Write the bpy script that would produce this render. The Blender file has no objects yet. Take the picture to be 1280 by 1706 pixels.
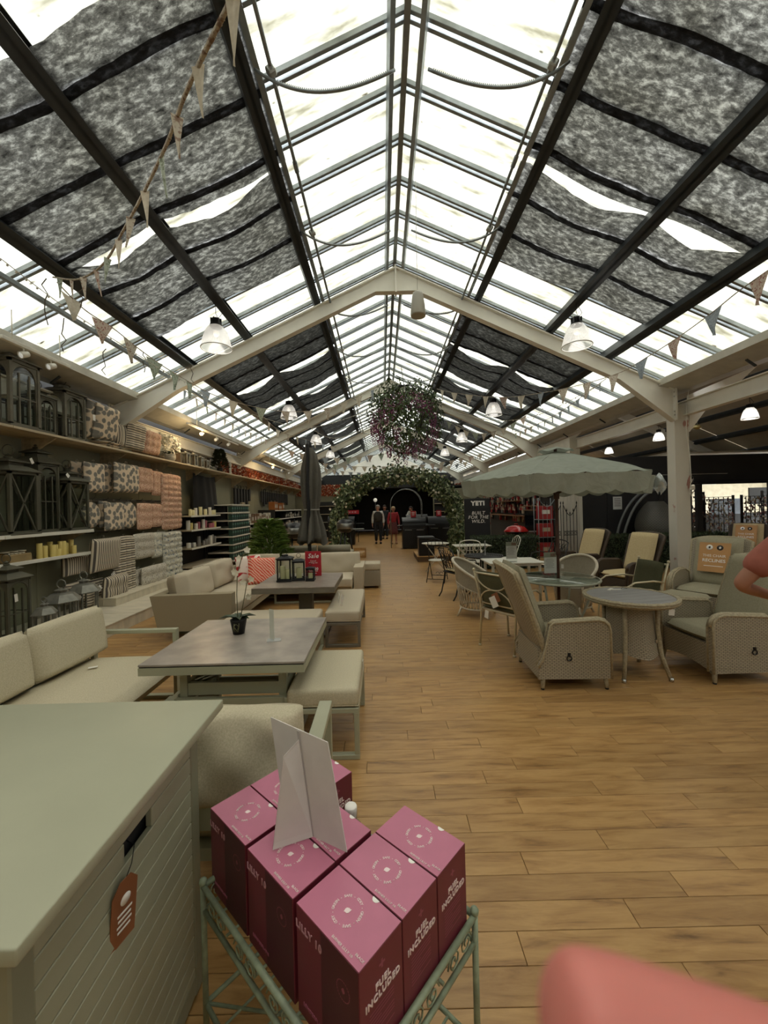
import bpy, bmesh, math, random
from mathutils import Vector, Matrix, Euler
R = math.radians
PI = math.pi
random.seed(7)
SC = bpy.context.scene
COL = SC.collection
# ---------------------------------------------------------------- camera
H = 1.62            # eye height
FPX = 660.0         # focal length in pixels of the 1280 x 1706 frame
ROLL = R(1.4)
cd = bpy.data.cameras.new('camera')
cd.sensor_fit = 'HORIZONTAL'; cd.sensor_width = 36.0; cd.lens = 36.0 * FPX / 1280.0
cd.shift_x = 3 / 1280.0; cd.shift_y = -8 / 1280.0
cd.clip_start = 0.01; cd.clip_end = 200
cd.dof.use_dof = True; cd.dof.focus_distance = 3.2; cd.dof.aperture_fstop = 11.0
cam = bpy.data.objects.new('camera', cd); COL.objects.link(cam)
c_, s_ = math.cos(ROLL), math.sin(ROLL)
cam.matrix_world = Matrix(((c_, s_, 0, 0), (0, 0, -1, 0), (-s_, c_, 0, H), (0, 0, 0, 1)))
SC.camera = cam
# ---------------------------------------------------------------- sky, exposure
w = bpy.data.worlds.new('overcast'); SC.world = w; w.use_nodes = True
w.node_tree.nodes['Background'].inputs[0].default_value = (0.97, 1.0, 1.02, 1)
w.node_tree.nodes['Background'].inputs[1].default_value = 4.3
SC.view_settings.view_transform = 'Standard'; SC.view_settings.look = 'None'
SC.view_settings.exposure = 0.6; SC.view_settings.gamma = 1.0
SC.view_settings.use_curve_mapping = False
SC.cycles.max_bounces = 8; SC.cycles.diffuse_bounces = 4; SC.cycles.glossy_bounces = 3
SC.cycles.transmission_bounces = 6; SC.cycles.transparent_max_bounces = 12
SC.cycles.caustics_reflective = False; SC.cycles.caustics_refractive = False
SC.cycles.sample_clamp_indirect = 4.0
SC.cycles.use_denoising = True

def lamp_light(name, loc, watts, col=(1, .9, .75), rad=.05, parent=None, spot=None, rot=None):
    ld = bpy.data.lights.new(name, 'SPOT' if spot else 'POINT'); ld.energy = watts; ld.color = col
    ld.shadow_soft_size = rad
    if spot: ld.spot_size = R(spot); ld.spot_blend = .6
    o = bpy.data.objects.new(name, ld); COL.objects.link(o); o.location = loc
    if rot: o.rotation_euler = rot
    if parent: o.parent = parent
    return o

# ---------------------------------------------------------------- helpers: colour and material
def lin(v):
    v /= 255.0
    return v / 12.92 if v <= .04045 else ((v + .055) / 1.055) ** 2.4
def hx(s, k=1.0):
    return tuple(min(1, lin(int(s[i:i + 2], 16)) * k) for i in (0, 2, 4)) + (1,)
class NT:
    def __init__(s, name):
        s.m = bpy.data.materials.new(name); s.m.use_nodes = True
        s.t = s.m.node_tree; s.N = s.t.nodes; s.b = s.N['Principled BSDF']; s.out = s.N['Material Output']
    def n(s, typ, **kw):
        nd = s.N.new('ShaderNode' + typ)
        for k, v in kw.items():
            if k.startswith('i_'):
                key = k[2:]
                key = int(key) if key.isdigit() else key.replace('_', ' ')
                nd.inputs[key].default_value = v
            else: setattr(nd, k, v)
        return nd
    def l(s, a, ao, b, bi):
        s.t.links.new(a.outputs[ao], b.inputs[bi])
    def coord(s, which='Object', scale=(1, 1, 1), rot=(0, 0, 0)):
        tc = s.n('TexCoord'); mp = s.n('Mapping'); s.l(tc, which, mp, 0)
        mp.inputs['Scale'].default_value = scale; mp.inputs['Rotation'].default_value = rot
        return mp
    def ramp(s, src, so, stops):
        r = s.n('ValToRGB'); s.l(src, so, r, 0)
        e = r.color_ramp.elements
        while len(e) < len(stops): e.new(.5)
        for q, (p, c) in zip(e, stops): q.position = p; q.color = c
        return r
    def bump(s, src, so, strength=.3, dist=.01):
        b = s.n('Bump'); b.inputs['Strength'].default_value = strength; b.inputs['Distance'].default_value = dist
        s.l(src, so, b, 'Height'); s.l(b, 0, s.b, 'Normal'); return b
MATS = {}
def mat(name, col, rough=.55, metal=0, var=.12, vs=6.0, bump=0, bs=60, bd=.002, emit=0, alpha=1, trans=0, spec=None, stretch=(1, 1, 1), coord='Object', sheen=0):
    """plain surface with a little colour variation and relief"""
    if name in MATS: return MATS[name]
    t = NT(name); b = t.b
    col = hx(col) if isinstance(col, str) else col
    b.inputs['Roughness'].default_value = rough; b.inputs['Metallic'].default_value = metal
    if spec is not None: b.inputs['Specular IOR Level'].default_value = spec
    if var:
        mp = t.coord(coord, stretch); nz = t.n('TexNoise', i_Scale=vs, i_Detail=4.0); t.l(mp, 0, nz, 0)
        lo = tuple(x * (1 - var) for x in col[:3]) + (1,); hi = tuple(min(1, x * (1 + var)) for x in col[:3]) + (1,)
        r = t.ramp(nz, 0, [(.3, lo), (.7, hi)]); t.l(r, 0, b, 'Base Color')
    else: b.inputs['Base Color'].default_value = col
    if bump:
        mp2 = t.coord(coord, stretch); n2 = t.n('TexNoise', i_Scale=bs, i_Detail=3.0); t.l(mp2, 0, n2, 0); t.bump(n2, 0, bump, bd)
    if emit: b.inputs['Emission Color'].default_value = col; b.inputs['Emission Strength'].default_value = emit
    if trans: b.inputs['Transmission Weight'].default_value = trans
    if alpha < 1: b.inputs['Alpha'].default_value = alpha
    MATS[name] = t.m; return t.m

# ---------------------------------------------------------------- helpers: geometry
class G:
    """collects shapes into one mesh"""
    def __init__(s): s.bm = bmesh.new(); s.uv = s.bm.loops.layers.uv.new('uv'); s.mi = 0
    def _fin(s, faces, smooth=False, uvs=None):
        for f in faces:
            f.smooth = smooth; f.material_index = s.mi
            n = f.normal
            ax = max(range(3), key=lambda i: abs(n[i]))
            for lp in f.loops:
                if uvs and lp.vert in uvs: continue
                c = lp.vert.co
                lp[s.uv].uv = ((c.y, c.z), (c.x, c.z), (c.x, c.y))[ax]
    def box(s, c, d, rot=None, bev=0, seg=1, taper=None):
        x, y, z = (v / 2 for v in d)
        M = Matrix.Translation(Vector(c))
        if rot: M = M @ (rot if isinstance(rot, Matrix) else Euler(rot).to_matrix().to_4x4())
        tp = taper or (1, 1)
        P = [(-x, -y, -z), (x, -y, -z), (x, y, -z), (-x, y, -z)]
        Q = [(-x * tp[0], -y * tp[1], z), (x * tp[0], -y * tp[1], z), (x * tp[0], y * tp[1], z), (-x * tp[0], y * tp[1], z)]
        vs = [s.bm.verts.new(Vector(p)) for p in P + Q]
        fs = [s.bm.faces.new([vs[i] for i in q]) for q in ((3, 2, 1, 0), (4, 5, 6, 7), (0, 1, 5, 4), (1, 2, 6, 5), (2, 3, 7, 6), (3, 0, 4, 7))]
        for f in fs: f.normal_update()
        s._fin(fs)
        if bev:
            es = list({e for f in fs for e in f.edges})
            r = bmesh.ops.bevel(s.bm, geom=es, offset=bev, segments=seg, affect='EDGES', profile=.5)
            nf = r['faces']; vs = list({v for f in nf for v in f.verts} | {v for v in vs if v.is_valid})
            fs = list({f for v in vs for f in v.link_faces})
            for f in nf: f.normal_update()
            s._fin(fs, seg > 1)
        for v in vs: v.co = M @ v.co
        return s
    def prism(s, poly, ext, smooth=False):
        """closed polygon (list of 3D points) extruded by vector ext"""
        ext = Vector(ext); n = len(poly)
        a = [s.bm.verts.new(Vector(p)) for p in poly]; b = [s.bm.verts.new(Vector(p) + ext) for p in poly]
        fs = [s.bm.faces.new(a[::-1]), s.bm.faces.new(b)]
        side = [s.bm.faces.new((a[i], a[(i + 1) % n], b[(i + 1) % n], b[i])) for i in range(n)]
        for f in fs + side: f.normal_update()
        s._fin(fs); s._fin(side, smooth); return s
    def tube(s, pts, r, n=6, closed=False, cap=True):
        pts = [Vector(p) for p in pts]; N = len(pts)
        rr = r if isinstance(r, (list, tuple)) else [r] * N
        rings = []; ref = None; acc = 0
        for i, p in enumerate(pts):
            if closed: d = pts[(i + 1) % N] - pts[i - 1]
            else: d = pts[min(i + 1, N - 1)] - pts[max(i - 1, 0)]
            if d.length < 1e-9: d = Vector((0, 0, 1))
            d.normalize()
            if ref is None: ref = Vector((0, 0, 1)) if abs(d.z) < .9 else Vector((1, 0, 0))
            u = ref - d * ref.dot(d)
            if u.length < 1e-6: u = Vector((1, 0, 0)) - d * d.x
            u.normalize(); v = d.cross(u); ref = u
            if i: acc += (p - pts[i - 1]).length
            rings.append(([s.bm.verts.new(p + (u * math.cos(2 * PI * k / n) + v * math.sin(2 * PI * k / n)) * rr[i]) for k in range(n)], acc))
        fs = []
        for i in range(N if closed else N - 1):
            (A, la), (B, lb) = rings[i], rings[(i + 1) % N]
            for k in range(n):
                f = s.bm.faces.new((A[k], A[(k + 1) % n], B[(k + 1) % n], B[k])); f.smooth = True; f.material_index = s.mi
                for lp, uv in zip(f.loops, ((k / n, la), ((k + 1) / n, la), ((k + 1) / n, lb), (k / n, lb))):
                    lp[s.uv].uv = (uv[0] * 6.283 * max(rr), uv[1])
        if cap and not closed:
            fs = [s.bm.faces.new(rings[0][0][::-1]), s.bm.faces.new(rings[-1][0])]
            for f in fs: f.normal_update()
            s._fin(fs)
        return s
    def lathe(s, prof, n=20, c=(0, 0, 0), M=None, arc=None):
        """prof = [(r, z)...] turned about z"""
        M = M or Matrix.Translation(Vector(c)); rings = []
        for r, z in prof:
            if r < 1e-6: rings.append([s.bm.verts.new(M @ Vector((0, 0, z)))])
            else: rings.append([s.bm.verts.new(M @ Vector((r * math.cos(2 * PI * k / n), r * math.sin(2 * PI * k / n), z))) for k in range(n)])
        L = 0
        for i in range(len(rings) - 1):
            A, B = rings[i], rings[i + 1]
            dl = math.hypot(prof[i + 1][0] - prof[i][0], prof[i + 1][1] - prof[i][1])
            for k in range(n):
                k2 = (k + 1) % n
                vs = [A[k % len(A)], A[k2 % len(A)], B[k2 % len(B)], B[k % len(B)]]
                vs = [v for j, v in enumerate(vs) if v not in vs[:j]]
                if len(vs) < 3: continue
                try: f = s.bm.faces.new(vs)
                except ValueError: continue
                f.smooth = True; f.material_index = s.mi
                rm = max(prof[i][0], prof[i + 1][0], .01)
                for lp in f.loops:
                    j = k if lp.vert in (A[k % len(A)], B[k % len(B)]) else k + 1
                    lp[s.uv].uv = (j / n * 2 * PI * rm, L if lp.vert in A else L + dl)
            L += dl
        return s
    def grid(s, f, nu, nv, cu=False, cv=False, su=1.0, sv=1.0, smooth=True):
        """surface f(u, v) -> point, u and v in 0..1"""
        U = nu if cu else nu + 1; V = nv if cv else nv + 1
        P = [[s.bm.verts.new(Vector(f(i / nu, j / nv))) for j in range(V)] for i in range(U)]
        for i in range(nu):
            for j in range(nv):
                q = (P[i][j], P[(i + 1) % U][j], P[(i + 1) % U][(j + 1) % V], P[i][(j + 1) % V])
                q2 = [v for k, v in enumerate(q) if v not in q[:k]]
                if len(q2) < 3: continue
                fc = s.bm.faces.new(q2); fc.smooth = smooth; fc.material_index = s.mi
                uv = ((i, j), (i + 1, j), (i + 1, j + 1), (i, j + 1))
                for lp, (a, b) in zip(fc.loops, uv): lp[s.uv].uv = (a / nu * su, b / nv * sv)
        return s
    def cushion(s, d, c=(0, 0, 0), rot=None, puff=.5, n=10, pinch=.0, tuft=None, jit=0, rnd=.25):
        """a stuffed cushion: flat faces swell towards the middle, edges pinched"""
        x, y, z = (v / 2 for v in d); M = Matrix.Translation(Vector(c))
        if rot: M = M @ (rot if isinstance(rot, Matrix) else Euler(rot).to_matrix().to_4x4())
        ph = random.random() * 9
        def shape(u, v, sg):
            a, b = 2 * u - 1, 2 * v - 1
            # round the corners of the outline a little
            k = 1 - rnd * .12 * (a * a * b * b)
            ex = (1 - abs(a) ** 4) ** .5 if abs(a) < 1 else 0
            ey = (1 - abs(b) ** 4) ** .5 if abs(b) < 1 else 0
            h = (ex * ey) ** .6
            t = (1 - puff) * min(1, h * 3) + puff * h
            px = a * x * k * (1 - pinch * (1 - b * b) * abs(a)); py = b * y * k * (1 - pinch * (1 - a * a) * abs(b))
            hz = z * t
            if tuft:
                tx, ty = tuft
                q = abs(math.sin(PI * tx * u)) ** .5 * abs(math.sin(PI * ty * v)) ** .5
                hz *= .45 + .55 * q
            hz *= 1 + jit * math.sin(5.3 * a + ph) * math.cos(4.1 * b + 1.7 * ph)
            return M @ Vector((px, py, sg * hz))
        s.grid(lambda u, v: shape(u, v, 1), n, n, su=d[0], sv=d[1])
        s.grid(lambda u, v: shape(u, 1 - v, -1), n, n, su=d[0], sv=d[1])
        return s
    def ball(s, c, r, n=10, sc=(1, 1, 1)):
        prof = [(r * math.sin(PI * i / n), -r * math.cos(PI * i / n)) for i in range(n + 1)]
        prof[0] = (0, -r); prof[-1] = (0, r)
        return s.lathe(prof, max(6, n), M=Matrix.Translation(Vector(c)) @ Matrix.Diagonal((*sc, 1)))
    def leaf(s, p, d, up, L, W, fold=.25, drop=.2):
        """one pointed leaf"""
        d = Vector(d).normalized(); up = Vector(up); sd = d.cross(up)
        if sd.length < 1e-4: sd = d.cross(Vector((1, .3, .1)))
        sd.normalize(); nn = sd.cross(d); p = Vector(p)
        q = [p, p + d * L * .35 + sd * W / 2 + nn * W * fold, p + d * L * .75 + sd * W * .32 + nn * (W * fold - L * drop * .4),
             p + d * L - nn * L * drop, p + d * L * .75 - sd * W * .32 + nn * (W * fold - L * drop * .4), p + d * L * .35 - sd * W / 2 + nn * W * fold, p + d * L * .5 - nn * L * drop * .2]
        v = [s.bm.verts.new(x) for x in q]
        for t in ((0, 1, 6), (1, 2, 6), (2, 3, 6), (3, 4, 6), (4, 5, 6), (5, 0, 6)):
            f = s.bm.faces.new([v[i] for i in t]); f.smooth = True; f.material_index = s.mi
        return s
    def merge(s, dist=.0004):
        bmesh.ops.remove_doubles(s.bm, verts=s.bm.verts[:], dist=dist); return s
    def mesh(s, name, mats):
        me = bpy.data.meshes.new(name); s.bm.to_mesh(me); s.bm.free()
        for m in (mats if isinstance(mats, (list, tuple)) else [mats]): me.materials.append(m)
        return me
    def obj(s, name, m, parent=None, loc=None, rot=None, **kw):
        return put(name, s.mesh(name, m), parent, loc, rot, **kw)
def put(name, me, parent=None, loc=None, rot=None, **kw):
    o = bpy.data.objects.new(name, me); COL.objects.link(o)
    if parent: o.parent = parent
    if loc is not None: o.location = loc
    if rot is not None: o.rotation_euler = rot
    for k, v in kw.items(): o[k] = v
    return o
def tag(o, label, cat, group=None, kind=None):
    o['label'] = label; o['category'] = cat
    if group: o['group'] = group
    if kind: o['kind'] = kind
    return o
def thing(name, label, cat, loc=(0, 0, 0), rz=0, group=None):
    o = bpy.data.objects.new(name, None); COL.objects.link(o); o.empty_display_size = .05
    o.location = loc; o.rotation_euler = (0, 0, rz)
    return tag(o, label, cat, group)
def structure(name, loc=(0, 0, 0)):
    o = bpy.data.objects.new(name, None); COL.objects.link(o); o.location = loc; o['kind'] = 'structure'; return o
def dup(o, loc=None, rz=None, label=None, parent=None, group=None):
    """a copy of a thing with copies of its parts and sub-parts"""
    r = o.copy(); COL.objects.link(r)
    if parent: r.parent = parent
    if loc is not None: r.location = loc
    if rz is not None: r.rotation_euler = (0, 0, rz)
    if label: r['label'] = label
    if group: r['group'] = group
    for ch in list(o.children): dup(ch, parent=r)
    return r
ORDS = ['first', 'second', 'third', 'fourth', 'fifth', 'sixth', 'seventh', 'eighth', 'ninth', 'tenth', 'eleventh', 'twelfth', 'thirteenth', 'fourteenth', 'fifteenth', 'sixteenth', 'seventeenth', 'eighteenth', 'nineteenth', 'twentieth', 'twenty-first', 'twenty-second', 'twenty-third']
def at(px, py, Y):
    """measured pixel of the photo at depth Y -> point in the hall"""
    dx, dy = px - 637, 845 - py
    return Vector(((dx * c_ + dy * s_) * Y / FPX, Y, H + (-dx * s_ + dy * c_) * Y / FPX))
FONT = None
_tc = {}
def text_mesh(body, size, depth=.0008, bold=0, align='CENTER', space=1.12, shear=0, line=.9):
    key = (body, size, bold, align, shear, space, line)
    if key not in _tc:
        cu = bpy.data.curves.new('lettering', 'FONT'); cu.body = body; cu.size = size; cu.extrude = depth; cu.offset = bold
        cu.align_x = align; cu.align_y = 'CENTER'; cu.space_character = space; cu.shear = shear; cu.space_line = line; cu.resolution_u = 3
        o = bpy.data.objects.new('lettering', cu); COL.objects.link(o)
        dg = bpy.context.evaluated_depsgraph_get()
        me = bpy.data.meshes.new_from_object(o.evaluated_get(dg))
        bpy.data.objects.remove(o); _tc[key] = me
    return _tc[key]
def text(name, body, size, m, parent, M, bold=0, align='CENTER', **kw):
    me = text_mesh(body, size, bold=bold, align=align, **kw).copy(); me.materials.clear(); me.materials.append(m)
    me.transform(M)
    return put(name, me, parent)
def frame(o, xdir, ydir):
    """matrix with local x, y along the given directions"""
    x = Vector(xdir).normalized(); y = Vector(ydir); y = (y - x * y.dot(x)).normalized(); z = x.cross(y)
    return Matrix(((x.x, y.x, z.x, o[0]), (x.y, y.y, z.y, o[1]), (x.z, y.z, z.z, o[2]), (0, 0, 0, 1)))
def arc(c, r, a0, a1, n, plane='xz'):
    out = []
    for i in range(n + 1):
        a = R(a0 + (a1 - a0) * i / n); p, q = r * math.cos(a), r * math.sin(a)
        out.append(Vector(c) + (Vector((p, 0, q)) if plane == 'xz' else Vector((p, q, 0)) if plane == 'xy' else Vector((0, p, q))))
    return out
# ================================================================ the hall
X0, T, SL = .335, .466, math.atan(.466)     # ridge line, roof slope
ZR = H + 4.306                               # purlin plane at the ridge
Y0, Y1 = -4.0, 31.6
BAY = .612
def roof(d, side, Y, off=0.0):
    return Vector((X0 + side * d, Y, ZR - T * d + off))
# a soft bright patch of overcast sky, high to the right of the hall
sd = bpy.data.lights.new('sun', 'SUN'); sd.energy = 6.5; sd.angle = R(60); sd.color = (1, .98, .93)
so = bpy.data.objects.new('sun', sd); COL.objects.link(so); so.rotation_euler = (R(-6), R(17), 0)

# ---- materials of the shell
def m_plank():
    t = NT('oak_plank'); b = t.b
    oi = t.n('ObjectInfo'); ge = t.n('NewGeometry'); ad = t.n('Math', operation='ADD'); t.l(oi, 'Random', ad, 0); t.l(ge, 'Random Per Island', ad, 1)
    fr = t.n('Math', operation='FRACT'); t.l(ad, 0, fr, 0)
    mp = t.n('Mapping'); t.l(ge, 'Position', mp, 0); mp.inputs['Scale'].default_value = (2.4, 17, 1)
    off = t.n('CombineXYZ'); mu = t.n('Math', operation='MULTIPLY'); mu.inputs[1].default_value = 37; t.l(fr, 0, mu, 0); t.l(mu, 0, off, 0); t.l(mu, 0, off, 1)
    va = t.n('VectorMath', operation='ADD'); t.l(mp, 0, va, 0); t.l(off, 0, va, 1)
    nz = t.n('TexNoise', i_Scale=1.3, i_Detail=6.0, i_Roughness=.62, i_Distortion=.5); t.l(va, 0, nz, 0)
    r = t.ramp(nz, 0, [(.25, hx('6f4f2b')), (.42, hx('a37b4a')), (.6, hx('b8915c')), (.8, hx('a7804c'))])
    r2 = t.ramp(fr, 0, [(0, (.62, .6, .58, 1)), (.5, (1, 1, 1, 1)), (1, (.8, .82, .84, 1))])
    mx = t.n('MixRGB', blend_type='MULTIPLY'); mx.inputs[0].default_value = .55; t.l(r, 0, mx, 1); t.l(r2, 0, mx, 2); t.l(mx, 0, b, 'Base Color')
    rr = t.n('MapRange'); rr.inputs[3].default_value = .26; rr.inputs[4].default_value = .42; t.l(nz, 0, rr, 0); t.l(rr, 0, b, 'Roughness')
    t.bump(nz, 0, .12, .002); return t.m
M_PLANK = m_plank()
def m_pane():
    t = NT('roof_glazing'); ge = t.n('NewGeometry')
    mp = t.n('Mapping'); t.l(ge, 'Position', mp, 0); mp.inputs['Scale'].default_value = (.7, 3.2, .7)
    nz = t.n('TexNoise', i_Scale=2.2, i_Detail=7.0, i_Roughness=.6); t.l(mp, 0, nz, 0)
    r = t.ramp(nz, 0, [(.3, hx('8a887c')), (.42, hx('a8a79f')), (.6, hx('b4b4af'))])
    n2 = t.n('TexNoise', i_Scale=5.5, i_Detail=2.0); mp2 = t.n('Mapping'); t.l(ge, 'Position', mp2, 0); mp2.inputs['Scale'].default_value = (1, 2.2, 1); t.l(mp2, 0, n2, 0)
    sp = t.ramp(n2, 0, [(.2, hx('857f72')), (.27, (1, 1, 1, 1))])
    mx = t.n('MixRGB', blend_type='MULTIPLY'); mx.inputs[0].default_value = 1; t.l(r, 0, mx, 1); t.l(sp, 0, mx, 2)
    tr = t.n('BsdfTransparent'); tl = t.n('BsdfTranslucent'); ms = t.n('MixShader'); ms.inputs[0].default_value = .42
    t.l(mx, 0, tr, 0); t.l(mx, 0, tl, 0); t.l(tr, 0, ms, 1); t.l(tl, 0, ms, 2); t.l(ms, 0, t.out, 0); return t.m
M_PANE = m_pane()
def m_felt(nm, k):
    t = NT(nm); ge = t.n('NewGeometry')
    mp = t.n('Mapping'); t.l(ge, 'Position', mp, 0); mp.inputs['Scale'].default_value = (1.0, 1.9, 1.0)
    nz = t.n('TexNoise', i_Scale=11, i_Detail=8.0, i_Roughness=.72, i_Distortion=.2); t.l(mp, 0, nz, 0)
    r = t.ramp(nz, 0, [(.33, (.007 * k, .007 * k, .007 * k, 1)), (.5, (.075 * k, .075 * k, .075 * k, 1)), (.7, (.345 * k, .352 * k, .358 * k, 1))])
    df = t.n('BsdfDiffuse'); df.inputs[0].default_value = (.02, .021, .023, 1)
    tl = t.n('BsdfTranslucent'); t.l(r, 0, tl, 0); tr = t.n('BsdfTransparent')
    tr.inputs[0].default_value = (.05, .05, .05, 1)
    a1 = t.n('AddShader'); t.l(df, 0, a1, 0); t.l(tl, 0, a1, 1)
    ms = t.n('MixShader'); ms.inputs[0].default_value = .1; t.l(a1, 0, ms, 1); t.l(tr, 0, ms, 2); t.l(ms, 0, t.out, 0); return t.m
M_FELT = m_felt('black_shade_felt', 1.45); M_FELT2 = m_felt('darker_far_felt', .3); M_BARSHADE = m_felt('bar_shade_felt', .16)
M_CREAM = mat('cream_painted_steel', 'dfdcd0', .45, var=.06, vs=3)
M_GALV = mat('galvanised_steel', '8f9596', .42, .7, var=.15, vs=9)
M_DKSTEEL = mat('dark_grey_steel', '353a3d', .5, .4, var=.15)
M_GREYSTEEL = mat('grey_gutter_steel', 'b9b6aa', .5, .1, var=.1)
M_WALL = mat('sage_grey_wall_panel', '8a8871', .75, var=.06, vs=2)
M_WHITE = mat('white_paint', 'd8d5c8', .6, var=.05)
M_BLACK = mat('black_paint', '17181a', .6, var=.2)
M_SHELF = mat('pale_wood_shelf', 'b5a68a', .6, var=.22, vs=3, stretch=(6, .6, 6))
M_PALE = mat('pale_plinth_board', 'c9c0aa', .5, var=.12, vs=4, stretch=(1, 3, 1))

# ---- floor: every plank near the camera is a part
floor = structure('floor')
g = G(); g.box((4.5, 12, -.06), (19, 34, .09)); g.obj('underlay', mat('dark_joint', '3c2a18', .9), floor)
PW, PL = .114, .92
pk = G(); pk.box((0, 0, -.007), (PL - .0022, PW - .0022, .014), bev=.0012); pmesh = pk.mesh('plank', M_PLANK)
cells = []
ny = int((27 - -2.6) / PW)
for j in range(ny):
    y = -2.6 + (j + .5) * PW; ox = (j * .37 + random.random() * .3) % 1 * PL
    for i in range(-6, 15):
        x = i * PL + ox
        if x < -5.2 or x > 13.5: continue
        u = 637 + 660 * x / y if y > .3 else -9999; v = 845 + 660 * H / y if y > .3 else 9999
        vis = -130 < u < 1400 and v < 1760
        cells.append((y if vis else 99 + abs(y), x, y))
cells.sort()
for k, (q, x, y) in enumerate(cells[:295]):
    put('plank', pmesh, floor, (x, y, random.uniform(-.0006, 0)))
g = G()
for q, x, y in cells[295:]:
    a, b = (PL - .0022) / 2, (PW - .0022) / 2
    vs = [g.bm.verts.new((x + sx * a, y + sy * b, 0)) for sx, sy in ((-1, -1), (1, -1), (1, 1), (-1, 1))]
    lo = [g.bm.verts.new((v.co.x, v.co.y, -.014)) for v in vs]
    g.bm.faces.new(vs)
    for i in range(4): g.bm.faces.new((vs[i], lo[i], lo[(i + 1) % 4], vs[(i + 1) % 4]))
g.obj('farther_planks', M_PLANK, floor, kind='stuff')

# ---- roof: glazing bars, panes, purlins
ceil = structure('ceiling')
NB = int((Y1 - Y0) / BAY) + 1
YB = [3.606 + BAY * k for k in range(-12, 46)]
def slope_mesh(name, d0, d1, wy, th, m, dy=()):
    g = G(); L = (d1 - d0) / math.cos(SL)
    for oy in (dy or (0,)): g.box((0, oy, 0), (L, wy, th), bev=.004 if th > .02 else 0)
    return g.mesh(name, m)
meshes = {'i': slope_mesh('pane', .03, 1.38, BAY - .06, .008, M_PANE), 'o': slope_mesh('pane', 1.40, 5.06, BAY - .06, .008, M_PANE)}
barm = slope_mesh('glazing_bar', .0, 5.04, .036, .055, M_GALV, (-.036, .036))
for side in (-1, 1):
    for y in YB:
        for k, (d0, d1) in {'i': (.03, 1.38), 'o': (1.40, 5.06)}.items():
            put('pane', meshes[k], ceil, roof((d0 + d1) / 2, side, y + BAY / 2, .235), (0, side * SL, 0))
        put('glazing_bar', barm, ceil, roof(2.52, side, y, .19), (0, side * SL, 0))
    for nm, d, wd, dep, m, off in (('purlin', 1.45, .075, .17, M_DKSTEEL, .07), ('vent_rail', 1.33, .05, .08, M_GALV, .11), ('purlin', 2.71, .085, .18, M_DKSTEEL, .07),
                              ('purlin', 3.745, .085, .18, M_DKSTEEL, .07), ('ridge_rail', .15, .05, .07, M_GALV, .1)):
        g = G(); g.box((0, (Y0 + Y1) / 2, 0), (wd, Y1 - Y0, dep)); 
        if nm == 'purlin':   # lips of the channel
            g.box((wd * .6, (Y0 + Y1) / 2, -dep / 2 + .008), (wd, Y1 - Y0, .016)); g.box((wd * .6, (Y0 + Y1) / 2, dep / 2 - .008), (wd, Y1 - Y0, .016))
        g.obj(nm, m, ceil, roof(d, side, 0, off), (0, side * SL, 0))
    # gutter: outer lip, sloping underside
    P = [(4.60, 2.13), (4.64, 2.13), (4.64, 2.06), (5.02, 1.97), (5.18, 1.97), (5.18, 1.93), (5.0, 1.93), (4.60, 2.02)]
    g = G(); g.prism([Vector((X0 + side * d, Y0, H + z)) for d, z in (P if side < 0 else P[::-1])], (0, Y1 - Y0, 0))
    g.obj('gutter', M_GREYSTEEL, ceil)
    for y in [v for v in YB if v > 3][::3]:
        g = G(); g.box((0, 0, 0), (.16, .03, .02), rot=(0, side * R(35), 0)); g.obj('gutter_bracket', M_DKSTEEL, ceil, (X0 + side * 4.78, y, H + 1.86))
g = G(); g.box((X0, (Y0 + Y1) / 2, ZR + .17), (.06, Y1 - Y0, .09)); g.obj('ridge_rail', M_GALV, ceil)
# the low conduit rail along the left eave that carries the bunting lines
g = G(); g.box((0, 9, 0), (.045, 24, .06), bev=.008); rail = g.obj('trim_1', M_GALV, None, roof(4.08, -1, 0, .0), kind='structure')

# ---- shade cloths between the purlins
def felt(d0, d1, ya, yb, side, sag, seed, label, frontsag=.0, backsag=.0, corner=0):
    rnd = random.Random(seed); ph = [rnd.uniform(0, 6.28) for _ in range(6)]
    g = G(); NU, NV = 26, 32
    def f(u, v):
        d = d0 + (d1 - d0) * u; y = ya + (yb - ya) * v
        a = min(abs(d - 2.71), abs(d - 1.36), abs(d - 3.74)) # distance to the nearest purlin
        belly = min(1, a / .55)
        z = -.035 * abs(math.sin(PI * (y - 3.606) / BAY)) * (.3 + .7 * belly) * .6 - .03
        z += (-frontsag * (1 - v) ** 2 - backsag * v ** 2) * belly
        z += .012 * math.sin(9 * d + ph[0] + 3 * y) * math.sin(5 * y + ph[1]) + .006 * math.sin(31 * d + ph[2]) * math.cos(11 * y + ph[3])
        y += .035 * math.sin(3.5 * d + ph[4]) * (2 * v - 1) + (corner * max(0, u - .7) * v if corner else 0) - backsag * .9 * belly * v ** 4 + frontsag * .9 * belly * (1 - v) ** 4
        p = roof(d, side, y, .155 + z); return p
    g.grid(f, NU, NV)
    o = g.obj('shade_cloth', M_FELT if ya < 6.5 else M_FELT2)  # cloths past the first truss get a darker copy of the felt
    for yb_ in YB:      # dark strips added as the shade of each glazing bar on the cloth
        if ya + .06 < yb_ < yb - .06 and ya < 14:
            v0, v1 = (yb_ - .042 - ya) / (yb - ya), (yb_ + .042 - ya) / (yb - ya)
            g = G(); g.grid(lambda u, v: f(u, v0 + (v1 - v0) * v) + Vector((0, 0, -.007)), NU, 2); g.obj('bar_shade_band', M_BARSHADE, o)
    tag(o, label, 'shade cloth', 'black shade cloths under the glazed roof')
    return o
words = {-1: 'left', 1: 'right'}
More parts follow.
